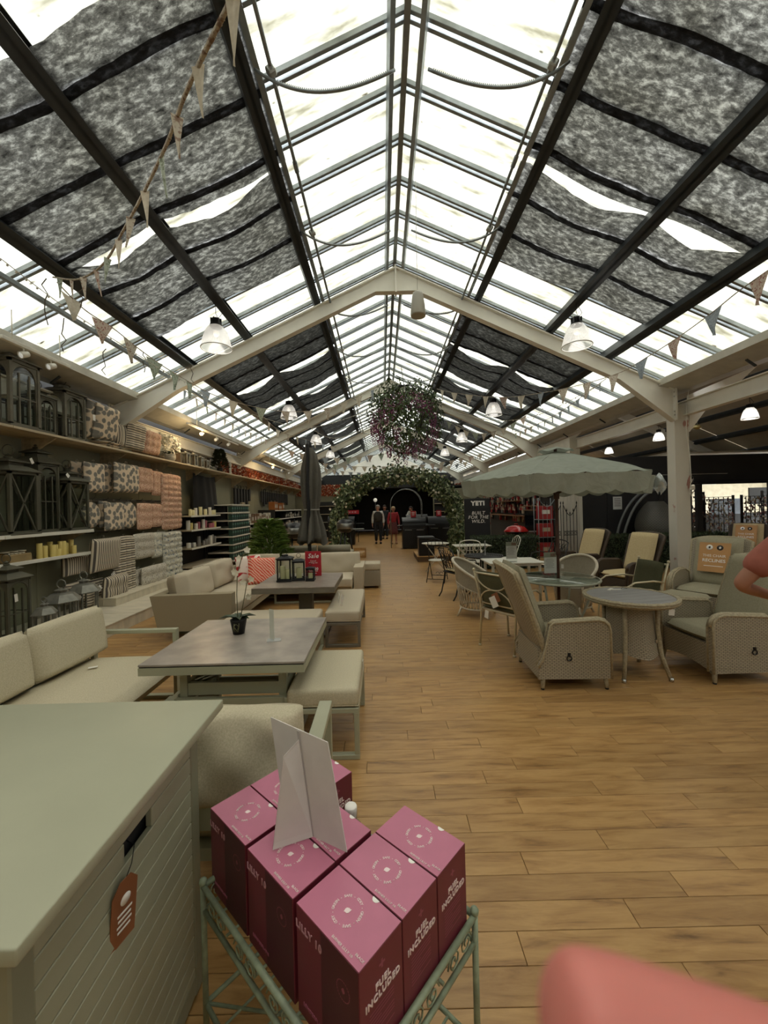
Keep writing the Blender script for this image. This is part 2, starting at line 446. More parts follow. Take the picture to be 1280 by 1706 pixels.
PCS = [(-1.3, .35, .05, .05, .0), (.38, 2.42, .06, 0, 0), (2.66, 4.36, .10, .0, .0), (4.37, 5.98, .10, .11, .08), (7.4, 9.2, .10, .02, .0), (9.22, 10.9, .12, .12, .1), (11.2, 12.9, .1, .1, .05),  # first piece is unseen, added to cut the light from behind the camera
       (13.5, 15.2, .1, .05, .0), (15.25, 17.0, .1, .12, .1), (17.3, 18.9, .1, .1, .08), (19.6, 21.2, .1, .05, .08), (21.6, 23.2, .1, .05, .08), (23.6, 25.0, .1, .05, .08)]
ORD = ['unseen, added behind the camera', 'at the very top edge of the photo', 'large, between the top edge and first gap', 'ragged edged, just before the first truss',
       'right behind the first cream truss', 'second one behind the first cream truss', 'third one behind the first truss', 'first one past the second truss', 'second one past the second truss',
       'just before the third truss', 'first one past the third truss', 'second one past the third truss', 'last one before the fourth truss']
for side in (-1, 1):
    for k, (a, b, sg, fs, bs) in enumerate(PCS):
        felt(1.30, 3.80, a, b, side, sg, k * 7 + side, f'black shade cloth, {words[side]} roof slope, {ORD[k]}', fs, bs, .35 if (k == 3 and side < 0) else 0)

# ---- portal frames
BOLT = G(); BOLT.lathe([(0, 0), (.016, 0), (.016, .01), (0, .012)], 8); boltm = BOLT.mesh('bolt', M_GREYSTEEL)
XE = {-1: -4.75, 1: 5.2}
def portal(y, idx):
    fr = structure('trim_%d' % idx, (0, y, 0))
    for s in (-1, 1):
        de = abs(XE[s] - X0); D = .25
        top = lambda d: H + 4.216 - T * d
        P = [(0, top(0)), (de, top(de)), (de, H + 1.40), (3.9, top(3.9) - D), (.36, top(.36) - D), (0, top(.36) - D)]
        pts = [Vector((X0 + s * d, 0, z)) for d, z in P]
        if s > 0: pts = pts[::-1]
        g = G(); g.prism(pts, (0, .03, 0)); 
        Q = [(X0 + s * d, z) for d, z in P]
        for a, b in ((0, 1), (5, 4), (4, 3), (3, 2)):   # flanges
            (xa, za), (xb, zb) = Q[a], Q[b]; L = math.hypot(xb - xa, zb - za)
            g.box(((xa + xb) / 2, .015, (za + zb) / 2), (L, .13, .022), rot=(0, -math.atan2(zb - za, xb - xa), 0))
        g.obj('rafter', M_CREAM, fr)
        g = G(); g.box((XE[s], .015, H + 1.72), (.03, .17, .62)); pl = g.obj('end_plate', M_CREAM, fr)
        for zz in (1.5, 1.56, 1.82, 1.9, 1.97):
            for yy in (-.05,): put('bolt', boltm, pl, (XE[s] - s * .015, yy + .01, H + zz), (0, -s * PI / 2, 0))
    g = G(); g.box((X0, 0, H + 4.0), (.028, .15, .48)); g.obj('apex_plate', M_CREAM, fr)
    return fr
for i, y in enumerate((.9, 7.0, 13.15, 19.25, 25.35)): portal(y, 2 + i)
# columns on the right, cream box section with worn red primer
def m_col():
    t = NT('worn_cream_column'); mp = t.coord('Object', (1, 1, .5)); nz = t.n('TexNoise', i_Scale=4.2, i_Detail=6.0); t.l(mp, 0, nz, 0)
    r = t.ramp(nz, 0, [(.0, hx('d8d4c6')), (.62, hx('cfcbbf')), (.64, hx('a8796c'))]); t.l(r, 0, t.b, 'Base Color'); t.b.inputs['Roughness'].default_value = .5; return t.m
M_COL = m_col()
for i, y in enumerate((.9, 7.0, 13.15, 19.25)):
    g = G()
    g.box((5.335, y + .02, 1.65), (.25, .022, 3.3)); g.box((5.335, y + .2, 1.65), (.25, .022, 3.3)); g.box((5.225, y + .11, 1.65), (.025, .2, 3.3)); g.box((5.445, y + .11, 1.65), (.025, .2, 3.3))
    g.box((5.335, y + .11, .012), (.34, .3, .024))
    g.obj('trim_%d' % (10 + i), M_COL, kind='structure')
# eaves beams
for s, x in ((-1, -4.68), (1, 5.42)):
    g = G(); yy = (Y0 + Y1) / 2; L = Y1 - Y0
    for z in (1.50, 1.74): g.box((x, yy, H + z), (.12, L, .018))
    g.box((x, yy, H + 1.62), (.02, L, .24)); g.obj('trim_%d' % (20 + s), M_CREAM, kind='structure')

# ---- left wall: panels over a core
wl = structure('wall_left')
g = G(); g.box((-5.0, 13.8, 1.85), (.12, 35.6, 3.7)); g.obj('core', M_BLACK, wl)
pn = G(); pn.box((0, 0, 0), (.03, 1.196, 2.9), bev=.004); pnm = pn.mesh('panel', M_WALL)
for k in range(22): put('panel', pnm, wl, (-4.925, -3.4 + 1.2 * k, 1.45))
# plain upper course behind the top shelf, dark above
g = G(); g.box((-4.93, 13.8, 3.02), (.02, 35.6, .22)); g.obj('upper_course', M_WHITE, wl)
# back wall beyond the far end and behind the camera
wb = structure('wall_back')
for x0, x1 in ((-4.95, -2.4), (2.9, 5.3)):
    k = 3; 
    for i in range(k):
        g = G(); a = (x1 - x0) / k; g.box((x0 + a * (i + .5), 22.55, 1.3), (a - .006, .06, 2.6), bev=.004); g.obj('panel', M_WALL, wb)
g = G(); g.box((.3, 31.7, 4.0), (10.4, .06, 5.0)); g.obj('gable_panel', M_WHITE, wb)
wf = structure('wall_front')
for i in range(8):
    g = G(); g.box((-4.3 + 1.25 * i, -4.05, 2.9), (1.24, .06, 5.8)); g.obj('panel', M_WALL, wf)
# the dark kitchen hall beyond the back opening
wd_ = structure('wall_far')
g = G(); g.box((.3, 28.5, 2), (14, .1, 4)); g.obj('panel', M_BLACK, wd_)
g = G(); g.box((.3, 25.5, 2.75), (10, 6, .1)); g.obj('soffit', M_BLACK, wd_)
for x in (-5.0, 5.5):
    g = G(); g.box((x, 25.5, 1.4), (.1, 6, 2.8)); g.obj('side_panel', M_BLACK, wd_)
# right wall from the second half of the hall on: pale fascia over dark back boards
wr = structure('wall_right')
g = G(); g.box((5.36, 16.75, 1.25), (.2, 11.4, 2.5)); g.obj('back_board', mat('dark_backboard', '33302c', .8), wr)
g = G(); g.box((5.34, 21.3, 2.98), (.28, 20.8, .86)); g.obj('fascia', M_WHITE, wr)
g = G(); g.box((5.16, 10.86, 1.25), (.62, .07, 2.5), bev=.004); g.obj('end_panel', mat('pale_tongue_board', 'dad6ca', .6, stretch=(9, 1, .4), var=.1), wr)
for k in range(6):
    g = G(); g.box((4.9 + .104 * k, 10.82, 1.25), (.1, .016, 2.5), bev=.004); g.obj('board', mat('pale_tongue_board', 'bcb8a8'), wr)

# ---- the lower hall on the right: sloping ceiling, purlins, black partition
cr = structure('ceiling_right')
M_BRN = mat('brown_grey_blind', 'aba08c', .8, var=.1, vs=2)
for (xa, za), (xb, zb) in (((5.5, 2.2), (7.6, 3.16)), ((7.6, 3.16), (13.2, .55))):
    L = math.hypot(xb - xa, zb - za); a = math.atan2(zb - za, xb - xa)
    n = max(1, round(L / 1.0))
    for i in range(n):
        for j in range(5):
            f = (i + .5) / n
            g = G(); g.box((0, 0, 0), (L / n - .012, 5.28, .03)); g.obj('panel', M_BRN if j else M_PANE, cr, (xa + (xb - xa) * f, -1 + 5.3 * j, H + za + (zb - za) * f + .12), (0, -a, 0))  # unseen nearest row is glazed, added to let in more light
        if i:
            f = i / n
            g = G(); g.box((0, 9, 0), (.08, 26, .14)); g.obj('purlin', M_DKSTEEL, cr, (xa + (xb - xa) * f, 0, H + za + (zb - za) * f + .03), (0, -a, 0))
for y in (7.0, 13.15, 19.25):
    g = G(); a = math.atan2(-2.61, 5.6); g.box((10.3, y, H + 1.79), (6.1, .12, .24), rot=(0, -a, 0)); g.box((6.5, y, H + 2.55), (2.4, .12, .24), rot=(0, -math.atan2(.96, 2.1), 0)); 
    g.prism([(5.46, y - .01, H + 1.2), (5.46, y - .01, H + 1.85), (6.7, y - .01, H + 2.35), (6.3, y - .01, H + 2.0), (5.85, y - .01, H + 1.7)], (0, .05, 0)); g.obj('rafter', M_CREAM, cr)
wp = structure('wall_partition')
M_BP = mat('black_partition', '1c1c1c', .55, var=.25, vs=3)
for k in range(4):
    g = G(); g.box((5.95 + .8 * k, 11.2, 1.3), (.79, .07, 2.6), bev=.004); g.obj('board', M_BP, wp)
g = G(); g.box((10.2, 11.15, 2.45), (9.4, .14, .82), bev=.006); g.obj('header', M_BP, wp)
g = G(); g.box((9.9, 11.05, 2.12), (8.9, .07, .05)); g.obj('rail', mat('satin_black_metal', '2b2b2c', .35, .5), wp)
g = G(); g.box((7.6, 11.06, 2.33), (4.1, .04, .012)); g.obj('pale_line', M_GREYSTEEL, wp, label='thin pale line on the black header')
for x in (8.95, 11.0, 13.0):
    g = G(); g.box((x, 11.2, 1.05), (.14, .1, 2.1)); g.obj('post', M_BP, wp)
# the bright shop room seen under the header
wsx = structure('wall_shop')
g = G(); g.box((12.5, 18, 1.6), (9.5, .1, 3.2)); g.obj('panel', mat('shop_cream_wall', 'b6ae98', .7), wsx)
g = G(); g.box((17.3, 12, 1.6), (.1, 14, 3.2)); g.obj('side_panel', mat('shop_cream_wall', 'b6ae98', .7), wsx)
for k in range(4):
    g = G(); g.box((9.5 + 1.6 * k, 17.9, 1.5), (.04, .06, 2.6)); g.box((9.9 + 1.6 * k, 17.9, 2.3), (.8, .06, .05)); g.obj('wall_trim', M_WHITE, wsx)

wq = structure('wall_side_hall')
for k in range(8): g = G(); g.box((13.6, -3.2 + 1.9 * k, 1.8), (.08, 1.89, 3.6)); g.obj('panel', M_BLACK, wq)
for k in range(4): g = G(); g.box((6.5 + 2.05 * k, -4.05, 2.2), (2.04, .08, 4.4)); g.obj('end_panel', M_BLACK, wq)
for k in range(5): g = G(); g.box((12.8, 11.9 + 1.35 * k, 2.95), (9.4, 1.34, .05)); g.obj('ceiling_panel', mat('shop_cream_wall', 'b6ae98'), wq)
for k in range(4): g = G(); g.box((6.6 + 2.0 * k, 22.6, 1.8), (1.99, .08, 3.6)); g.obj('end_panel', M_BLACK, wq)
# ================================================================ left foreground
M_SAGE = mat('sage_powder_coat', 'a6a68e', .48, .1, var=.03, bump=.05, bs=400, bd=.0005)
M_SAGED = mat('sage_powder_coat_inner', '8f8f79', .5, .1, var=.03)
def m_fabric(name, a, b, scale=260, rough=.9, weave=.35):
    t = NT(name); mp = t.coord('Object', (1, 1, 1)); nz = t.n('TexNoise', i_Scale=scale, i_Detail=3.0, i_Roughness=.7); t.l(mp, 0, nz, 0)
    n2 = t.n('TexNoise', i_Scale=scale * .22, i_Detail=2.0); t.l(mp, 0, n2, 0)
    ad = t.n('Math', operation='ADD'); t.l(nz, 0, ad, 0); t.l(n2, 0, ad, 1); hf = t.n('Math', operation='MULTIPLY'); hf.inputs[1].default_value = .5; t.l(ad, 0, hf, 0)
    r = t.ramp(hf, 0, [(.38, hx(a)), (.62, hx(b))]); t.l(r, 0, t.b, 'Base Color'); t.b.inputs['Roughness'].default_value = rough
    t.b.inputs['Specular IOR Level'].default_value = .15
    t.bump(nz, 0, weave, .002); return t.m
M_MELANGE = m_fabric('melange_olive_fabric', 'b3aa90', 'cbc1a7', 650)
M_BEIGE = m_fabric('taupe_beige_fabric', 'b5a993', 'bfb39d', 900)
M_TAUPE = m_fabric('taupe_side_fabric', '988d74', 'a0947c', 900)
M_CONC = mat('grey_ceramic_top', '958c82', .32, var=.22, vs=7, bump=.04, bs=90)
M_CONC2 = mat('brown_grey_ceramic_top', '83766a', .4, var=.2, vs=8)
M_PAPER = mat('white_paper', 'e2dfd6', .7, var=.03)
M_TAGBR = mat('orange_brown_card', '8a5636', .6, var=.08)
M_INK = mat('dark_ink', '2a2826', .7, var=0)
M_INKW = mat('white_ink', 'eeeae4', .7, var=0)
M_RED = mat('sale_red', 'b01c2c', .5, var=.05)
M_MATBLK = mat('matt_black_metal', '151516', .5, .3, var=.1)
def m_acryl():
    t = NT('clear_acrylic'); b = t.b; b.inputs['Base Color'].default_value = (.95, .97, .96, 1); b.inputs['Roughness'].default_value = .05
    gl = t.n('BsdfGlossy'); gl.inputs['Roughness'].default_value = .05; tr = t.n('BsdfTransparent'); tr.inputs[0].default_value = (.92, .94, .93, 1)
    fr = t.n('Fresnel'); ge = t.n('NewGeometry'); mu = t.n('Math', operation='MULTIPLY'); iv = t.n('Math', operation='SUBTRACT'); iv.inputs[0].default_value = 1; t.l(ge, 'Backfacing', iv, 1); t.l(fr, 0, mu, 0); t.l(iv, 0, mu, 1); ms = t.n('MixShader'); t.l(mu, 0, ms, 0); t.l(tr, 0, ms, 1); t.l(gl, 0, ms, 2); t.l(ms, 0, t.out, 0); return t.m
M_CLEAR = m_acryl()
M_CHROME = mat('chrome', 'c8c8c6', .15, 1, var=0)

# ---- big storage box (slatted cushion box) in the left corner
sb = thing('storage_box', 'large sage green slatted cushion storage box filling the lower left corner', 'storage box', (-1.06, 1.02, 0))
xr, xl, yn, yf, zt = .405, -.405, -.345, .345, .915
g = G(); g.box((.02, 0, zt + .015), (.905, .806, .03), bev=.004, seg=2); g.obj('lid', M_SAGE, sb)
g = G()
for x in (xr - .025, xl + .025):
    for y in (yn + .025, yf - .025): g.box((x, y, .46), (.05, .05, .9), bev=.004)
g.box((0, yf - .02, .05), (.76, .03, .06)); g.box((0, yn + .02, .05), (.76, .03, .06)); g.box((xr - .015, 0, .05), (.026, .6, .06)); g.box((0, 0, .06), (.74, .62, .02))
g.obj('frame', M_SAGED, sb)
SH = .0535
for k in range(16):
    z = .912 - SH * (k + .5)
    if k < 2:   # slats cut by the hand hole
        pass
    if k == 2:
        for a, b in ((yn + .05, -.04), (.075, yf - .05)):
            g = G(); g.box((xr - .012, (a + b) / 2, z), (.018, b - a, SH - .003), bev=.002); g.obj('slat', M_SAGE, sb)
    else:
        g = G(); g.box((xr - .012, 0, z), (.018, .59, SH - .003), bev=.002); g.obj('slat', M_SAGE, sb)
    if k % 1 == 0:
        g = G(); g.box((0, yf - .012, z), (.71, .018, SH - .003), bev=.002); g.obj('slat', M_SAGE, sb)
        g = G(); g.box((0, yn + .012, z), (.71, .018, SH - .003), bev=.002); g.obj('slat', M_SAGE, sb)
g = G(); g.box((xr - .035, .018, .78), (.006, .2, .12)); g.obj('hand_hole_shade', M_BLACK, sb)  # black sheet standing in for the shade inside the hole
tg = thing('swing_tag', 'orange-brown swing tag hanging from the hand hole of the sage storage box', 'tag', (-.648, .955, .66))
g = G(); g.prism([(0, -.035, -.075), (0, .035, -.075), (0, .035, .06), (0, .015, .085), (0, -.015, .085), (0, -.035, .06)], (.002, 0, 0)); g.obj('card', M_TAGBR, tg, (0, 0, 0), (0, R(6), R(-14)))
g = G(); g.lathe([(0, 0), (.014, 0), (.014, .001), (0, .001)], 16, M=Matrix.Translation((.004, 0, .035)) @ Euler((0, R(90), 0)).to_matrix().to_4x4()); g.obj('round_emblem', M_INKW, tg, (0, 0, 0), (0, R(6), R(-14)))
g = G()
for k in range(4): g.box((.0045, 0, .005 - .014 * k), (.001, .04 - .005 * (k % 2), .005))
g.obj('printed_lines', M_INKW, tg, (0, 0, 0), (0, R(6), R(-14)))
g = G(); g.tube([(.006, 0, .075), (.01, .02, .1), (.002, .045, .125), (-.02, .05, .13)], .0012, 5); g.obj('cord', M_BLACK, tg)

# ---- green wire plant stand that carries the boxes
LNG, SHT = Vector((.737, -.676, 0)), Vector((.676, .737, 0))
K0 = Vector((-.085, .76, 0))
M_WIRE = mat('verdigris_painted_wire', '8d9880', .5, .1, var=.25, vs=30, bump=.2, bs=80)
st = thing('wire_stand', 'green painted wire shelf stand holding the pink boxes', 'plant stand', K0)
RL, RS = .665, .465
cr4 = [Vector((0, 0, 0)), SHT * RS, SHT * RS - LNG * RL, -LNG * RL]
for p in cr4:
    g = G(); g.tube([p, p + Vector((0, 0, .485))], .009, 8); g.ball(p + Vector((0, 0, .49)), .0125, 8); g.obj('leg', M_WIRE, st)
def up(p, z): return Vector((p.x, p.y, z))
for i in range(4):
    a, b = cr4[i], cr4[(i + 1) % 4]
    g = G(); g.tube([up(a, .477), up(b, .477)], .0085, 8); g.obj('top_rail', M_WIRE, st)
    g = G(); g.tube([up(a, .405), up(b, .405)], .007, 6); g.obj('lower_rail', M_WIRE, st)
    g = G(); L = (b - a).length; n = max(2, round(L / .16)); d = (b - a) / n
    for k in range(n):   # scrolls between the rails
        c = a + d * (k + .5); e = d.normalized()
        for sgn in (-1, 1):
            pts = []
            for q in range(15):
                th = q / 14 * 1.6 * 2 * PI; rr = .028 * (1 - q / 18)
                pts.append(up(c + e * (sgn * (.03 + rr * math.cos(th))), .441 + rr * math.sin(th)))
            g.tube(pts, .0025, 5)
        g.obj('scroll', M_WIRE, st); g = G()
    g = G(); g.tube([up(a, .12), up(b, .12)], .007, 6); g.obj('stretcher', M_WIRE, st)
g = G()
for k in range(1, 9):
    o = -LNG * RL * k / 9; g.tube([up(o, .43), up(o + SHT * RS, .43)], .004, 5)
g.tube([up(SHT * .15, .426), up(SHT * .15 - LNG * RL, .426)], .005, 5); g.tube([up(SHT * .31, .426), up(SHT * .31 - LNG * RL, .426)], .005, 5)
g.obj('shelf_grid', M_WIRE, st)
g = G()
for k in range(1, 7):
    o = -LNG * RL * k / 7; g.tube([up(o, .12), up(o + SHT * RS, .12)], .004, 5)
g.obj('lower_shelf_grid', M_WIRE, st)
g = G(); g.tube([up(cr4[0], .12), up(cr4[2], .12)], .005, 5); g.tube([up(cr4[1], .12), up(cr4[3], .12)], .005, 5); g.obj('cross_brace', M_WIRE, st)

# ---- pink burner boxes
M_PINK = mat('rose_pink_card', 'bb7089', .42, var=.05, vs=14)
M_MAROON = mat('maroon_card', '6e2434', .45, var=.06)
M_MAROON2 = mat('dark_maroon_card', '4a1424', .45, var=.06)
M_PRINT = mat('pale_print', 'ecd9d8', .6, var=0)
M_PRINTD = mat('rose_print', '9c5567', .6, var=0)
D0 = Vector((-.069, .792, 0)); BL, BS, BH, BZ = .2146, .1335, .253, .4365
def leafshape(g, M, s):
    pts = [(0, -1.0), (.12, -.7), (.62, -.35), (.72, .1), (.45, .55), (.1, 1.05), (0, .8), (-.45, .5), (-.7, 0), (-.5, -.5), (-.12, -.75)]
    v = [g.bm.verts.new(M @ Vector((x * s, y * s, 0))) for x, y in pts]; f = g.bm.faces.new(v)
def burner_box():
    b = thing('burner_box', '', 'box')
    x, y = BL / 2, BS / 2
    g = G(); g.box((0, 0, BH / 2 - .0005), (BL, BS, BH), bev=.0012)
    for f in g.bm.faces:
        f.normal_update()
        f.material_index = 0 if f.normal.z > .9 else 1
    body = g.obj('carton', [M_PINK, M_MAROON], b)
    g = G(); g.box((.045, -y - .0002, BH / 2), (BL - .094, .0006, BH - .004)); g.obj('dark_side_panel', M_MAROON2, b)
    # top print
    T = Matrix.Translation((-.002, .002, BH + .0003)) @ Matrix.Rotation(R(-5), 4, 'Z'); g = None
    ring = 'SAFE - COSY - GREEN - SAFE - COSY - GREEN - '
    bm = bmesh.new()
    for i, ch in enumerate(ring):
        if ch == ' ': continue
        a = PI / 2 + R(62) - 2 * PI * i / len(ring); r = .0345
        me = text_mesh(ch, .0088, .0002, bold=.00015).copy(); me.transform(T @ Matrix.Translation((r * math.cos(a), r * math.sin(a), 0)) @ Matrix.Rotation(a - PI / 2, 4, 'Z')); bm.from_mesh(me); bpy.data.meshes.remove(me)
    me = bpy.data.meshes.new('ring_lettering'); bm.to_mesh(me); bm.free(); me.materials.append(M_PRINT); put('ring_lettering', me, b)
    g = G(); leafshape(g, T @ Matrix.Rotation(R(-30), 4, 'Z'), .0095); g.obj('flame_emblem', M_PRINT, b)
    g = G(); v = [g.bm.verts.new((.03 + .010 * math.cos(a), y - .0008 - .010 * math.sin(a), BH + .0004)) for a in [PI * k / 10 for k in range(11)]]; g.bm.faces.new(v[::-1]); g.obj('white_thumb_cut', M_INKW, b)
    text('top_lettering', 'LENDERFLAME LILLY 10\nBLACK', .0085, M_PRINT, b, Matrix.Translation((.075, -y + .012, BH + .0003)), align='RIGHT') if False else None
    text('top_lettering', 'BURNER LILLY 10', .0075, M_PRINT, b, Matrix.Translation((.045, -y + .010, BH + .0003)))
    text('colour_lettering', 'BLACK', .0075, M_PRINT, b, Matrix.Translation((x - .017, -y + .019, BH + .0003)))
    # long side print (faces -y)
    F = frame((0, -y - .0007, 0), (1, 0, 0), (0, 0, 1))
    text('side_lettering', 'LILLY 10', .024, M_PRINTD if False else mat('faded_rose_print', 'b98a93', .6, var=0), b, F @ Matrix.Translation((-.060, BH - .045, 0)), bold=.0006)
    g = G()
    for k in range(24):
        a0, a1 = 2 * PI * k / 24, 2 * PI * (k + .7) / 24; M2 = F @ Matrix.Translation((.058, BH - .075, 0))
        g.bm.faces.new([g.bm.verts.new(M2 @ Vector((r * math.cos(a), r * math.sin(a), 0))) for r, a in ((.019, a0), (.021, a0), (.021, a1), (.019, a1))])
    leafshape(g, F @ Matrix.Translation((.058, BH - .075, 0)), .0075); g.obj('side_emblem', M_PRINTD, b)
    text('side_brand_lettering', 'LENDERFLAME', .011, M_PRINTD, b, F @ Matrix.Translation((-.045, .035, 0)))
    # short side print (faces +x)
    F = frame((x + .0007, 0, 0), (0, 1, 0), (0, 0, 1))
    text('front_lettering', 'FUEL\nINCLUDED', .0195, M_PRINT, b, F @ Matrix.Translation((.002, BH - .082, 0)), bold=.0005, line=1.05, space=1.16)
    g = G()
    for a, c in (((.018, .005), 0), ((.005, .018), 0)): 
        M2 = F @ Matrix.Translation((0, BH - .035, 0)); w_, h_ = a[0] / 2, a[1] / 2
        g.bm.faces.new([g.bm.verts.new(M2 @ Vector((sx * w_, sy * h_, 0))) for sx, sy in ((-1, -1), (1, -1), (1, 1), (-1, 1))])
    g.obj('plus_mark', M_PRINTD, b)
    g = G(); M2 = F
    for k in range(9):
        wd = .075 if k % 4 != 3 else .035; z = BH - .115 - .0075 * k
        g.bm.faces.new([g.bm.verts.new(M2 @ Vector((px, z + dz, 0))) for px, dz in ((-.04, 0), (-.04 + wd, 0), (-.04 + wd, .0022), (-.04, .0022))])
    g.obj('small_print', M_PRINTD, b)
    text('brand_lettering', 'LENDERFLAME', .0105, M_PRINT, b, F @ Matrix.Translation((.006, .03, 0)))
    g = G(); leafshape(g, F @ Matrix.Translation((-.05, .03, 0)), .006); g.obj('brand_drop', M_PRINT, b)
    return b
ANG = math.atan2(LNG.y, LNG.x)
proto = burner_box()
CELLS = {(0, 0): 'pink burner box nearest the camera at the front corner of the wire stand', (0, 1): 'pink burner box in the middle of the front row on the right side',
         (0, 2): 'pink burner box at the right end of the front row', (1, 0): 'pink burner box behind the front corner box, under the white board',
         (1, 1): 'pink burner box in the centre, half hidden by the standing white board', (2, 0): 'pink burner box at the far left, beside the sage storage box',
         (2, 1): 'pink burner box in the back row behind the white board', (2, 2): 'pink burner box at the back right corner beside the bottle'}
for n, ((i, j), lb) in enumerate(CELLS.items()):
    o = proto if n == 0 else dup(proto)
    jx = random.uniform(-.003, .003)
    p = D0 - LNG * (BL / 2 + i * (BL + .013)) + SHT * (BS / 2 + j * (BS + .003)) + Vector((0, 0, BZ))
    o.location = p; o.rotation_euler = (0, 0, ANG + random.uniform(-.012, .012)); o['label'] = lb; o['group'] = 'pink burner boxes on the wire stand'
# bottle in the gap
bt = thing('fuel_bottle', 'clear plastic fuel bottle with white screw cap standing between the pink boxes', 'bottle', (-.124, 1.27, .4345))
g = G(); g.lathe([(0, 0), (.036, 0), (.038, .005), (.038, .15), (.034, .165), (.02, .185), (.0165, .195), (.0165, .21)], 24); g.obj('body', mat('milky_clear_plastic', 'c4c2bc', .15, var=.05, trans=.55), bt)
g = G(); g.lathe([(0, .232), (.018, .232), (.0195, .229), (.0195, .2), (.0175, .199)], 24); g.obj('cap', M_INKW, bt)
g = G(); g.lathe([(.0385, .03), (.0385, .13)], 24); g.obj('paper_label', mat('grey_label_paper', '8f8a88', .6, bump=0), bt)
# white easel board seen from behind
es = thing('display_board', 'blank back of a white card display board propped on the pink boxes', 'display board', (-.118, 1.067, BZ + BH + .003))
def quad(g, pts, th):
    a, b, c = (Vector(p) for p in pts[:3]); nn = (b - a).cross(c - b).normalized() * th
    g.prism(pts, nn)
M_CARD = mat('white_grey_card', 'cfc9c4', .65, var=.05, vs=12)
g = G(); g.box((-.1035, .056, .1395), (.236, .003, .285), rot=Matrix(((-.880, 0, .475 * 0 + .0, 0), (.475, 1, 0, 0), (0, 0, 1, 0), (0, 0, 0, 1)))) if False else None
g = G(); quad(g, [(0, 0, 0), (-.19, .103, 0), (-.238, .14, .296), (-.05, .035, .277)], .003); g.obj('panel', M_CARD, es)
g = G(); quad(g, [(-.101, .052, .001), (-.203, .012, .001), (-.172, .028, .245), (-.139, .078, .262)], .002); g.obj('strut', M_CARD, es)
g = G(); quad(g, [(-.097, .0515, .003), (-.105, .0555, .003), (-.147, .0855, .284), (-.139, .081, .284)], .002); g.obj('strut_hinge', mat('grey_hinge_tape', 'b3aca8', .6), es)

# ---- sage sofa, table, bench, armchair
def loop(g, x0, x1, y, z0, z1, w=.045, t=.03):
    """flat metal loop standing in the xz plane"""
    g.box(((x0 + x1) / 2, y, z1 - t / 2), (x1 - x0, w, t), bev=.003); g.box(((x0 + x1) / 2, y, z0 + t / 2), (x1 - x0, w, t), bev=.003)
    g.box((x0 + t / 2, y, (z0 + z1) / 2), (t, w, z1 - z0 - 2 * t), bev=.002); g.box((x1 - t / 2, y, (z0 + z1) / 2), (t, w, z1 - z0 - 2 * t), bev=.002)
sf = thing('garden_sofa', 'sage metal framed garden sofa with mottled olive cushions by the storage box', 'sofa', (-2.15, 2.3, 0))
for y in (1.17, -1.1):
    g = G(); loop(g, -.42, .33, y, 0, .605, .05, .032); g.obj('arm', M_SAGE, sf)
g = G(); g.box((.31, .03, .27), (.04, 2.2, .06), bev=.003); g.box((-.38, .03, .27), (.04, 2.2, .06), bev=.003)
for k in range(12): g.box((-.03, -.95 + .18 * k, .285), (.66, .06, .015))
g.obj('seat_frame', M_SAGE, sf)
g = G(); g.box((-.43, .03, .5), (.03, 2.2, .5), bev=.004); g.obj('back_panel', M_SAGE, sf)
for c0 in (.06,):
    g = G(); g.cushion((.8, 2.16, .14), (.06, .03, .365), puff=.16, n=18); g.obj('seat_cushion', M_MELANGE, sf)
for k in range(3):
    g = G(); g.cushion((.40, .695, .15), (-.3, .775 - .71 * k, .645), rot=(0, R(90 - 8), 0), puff=.3, n=14); g.obj('back_cushion', M_MELANGE, sf)
g = G(); g.box((-.1, .74, .447), (.06, .03, .002), rot=(0, 0, .5)); g.obj('care_label', M_PAPER, sf)

tb = thing('lounge_table', 'sage lounge table with grey ceramic top holding the white orchid', 'table', (-1.0225, 2.943, 0))
g = G(); g.box((0, 0, .672), (1.03, .985, .014), bev=.002); g.obj('table_top', M_CONC, tb)
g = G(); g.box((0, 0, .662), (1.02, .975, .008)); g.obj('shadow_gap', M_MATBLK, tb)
g = G(); g.box((0, -.472, .634), (1.03, .04, .048)); g.box((0, .472, .634), (1.03, .04, .048)); g.box((-.495, 0, .634), (.04, .9, .048)); g.box((.495, 0, .634), (.04, .9, .048)); g.box((0, 0, .63), (.9, .9, .01)); g.obj('apron', M_SAGE, tb)
g = G()
for x in (-.33, .33):
    for y in (-.28, .28): g.box((x, y, .5), (.05, .05, .25))
for y in (-.28, .28): g.box((0, y, .57), (.66, .03, .08)); g.box((0, y, .435), (.66, .03, .08))
for x in (-.33, .33): g.box((x, 0, .575), (.03, .56, .07)); g.box((x, 0, .43), (.03, .56, .07))
g.obj('lifting_frame', M_SAGE, tb)
g = G()
for x in (-.39, .39):
    for y in (-.34, .34): g.box((x, y, .2), (.07, .07, .4), bev=.004)
for z, h in ((.335, .125), (.19, .12), (.04, .06)):
    for y in (-.34, .34): g.box((0, y, z), (.74, .035, h), bev=.003)
    for x in (-.39, .39): g.box((x, 0, z), (.035, .66, h), bev=.003)
g.obj('base_frame', M_SAGE, tb)
g = G(); g.tube([(-.3, -.2, .45), (.25, .2, .58)], .012, 6); g.tube([(-.25, -.2, .45), (.3, .2, .58)], .012, 6); g.obj('gas_strut', M_CHROME, tb)

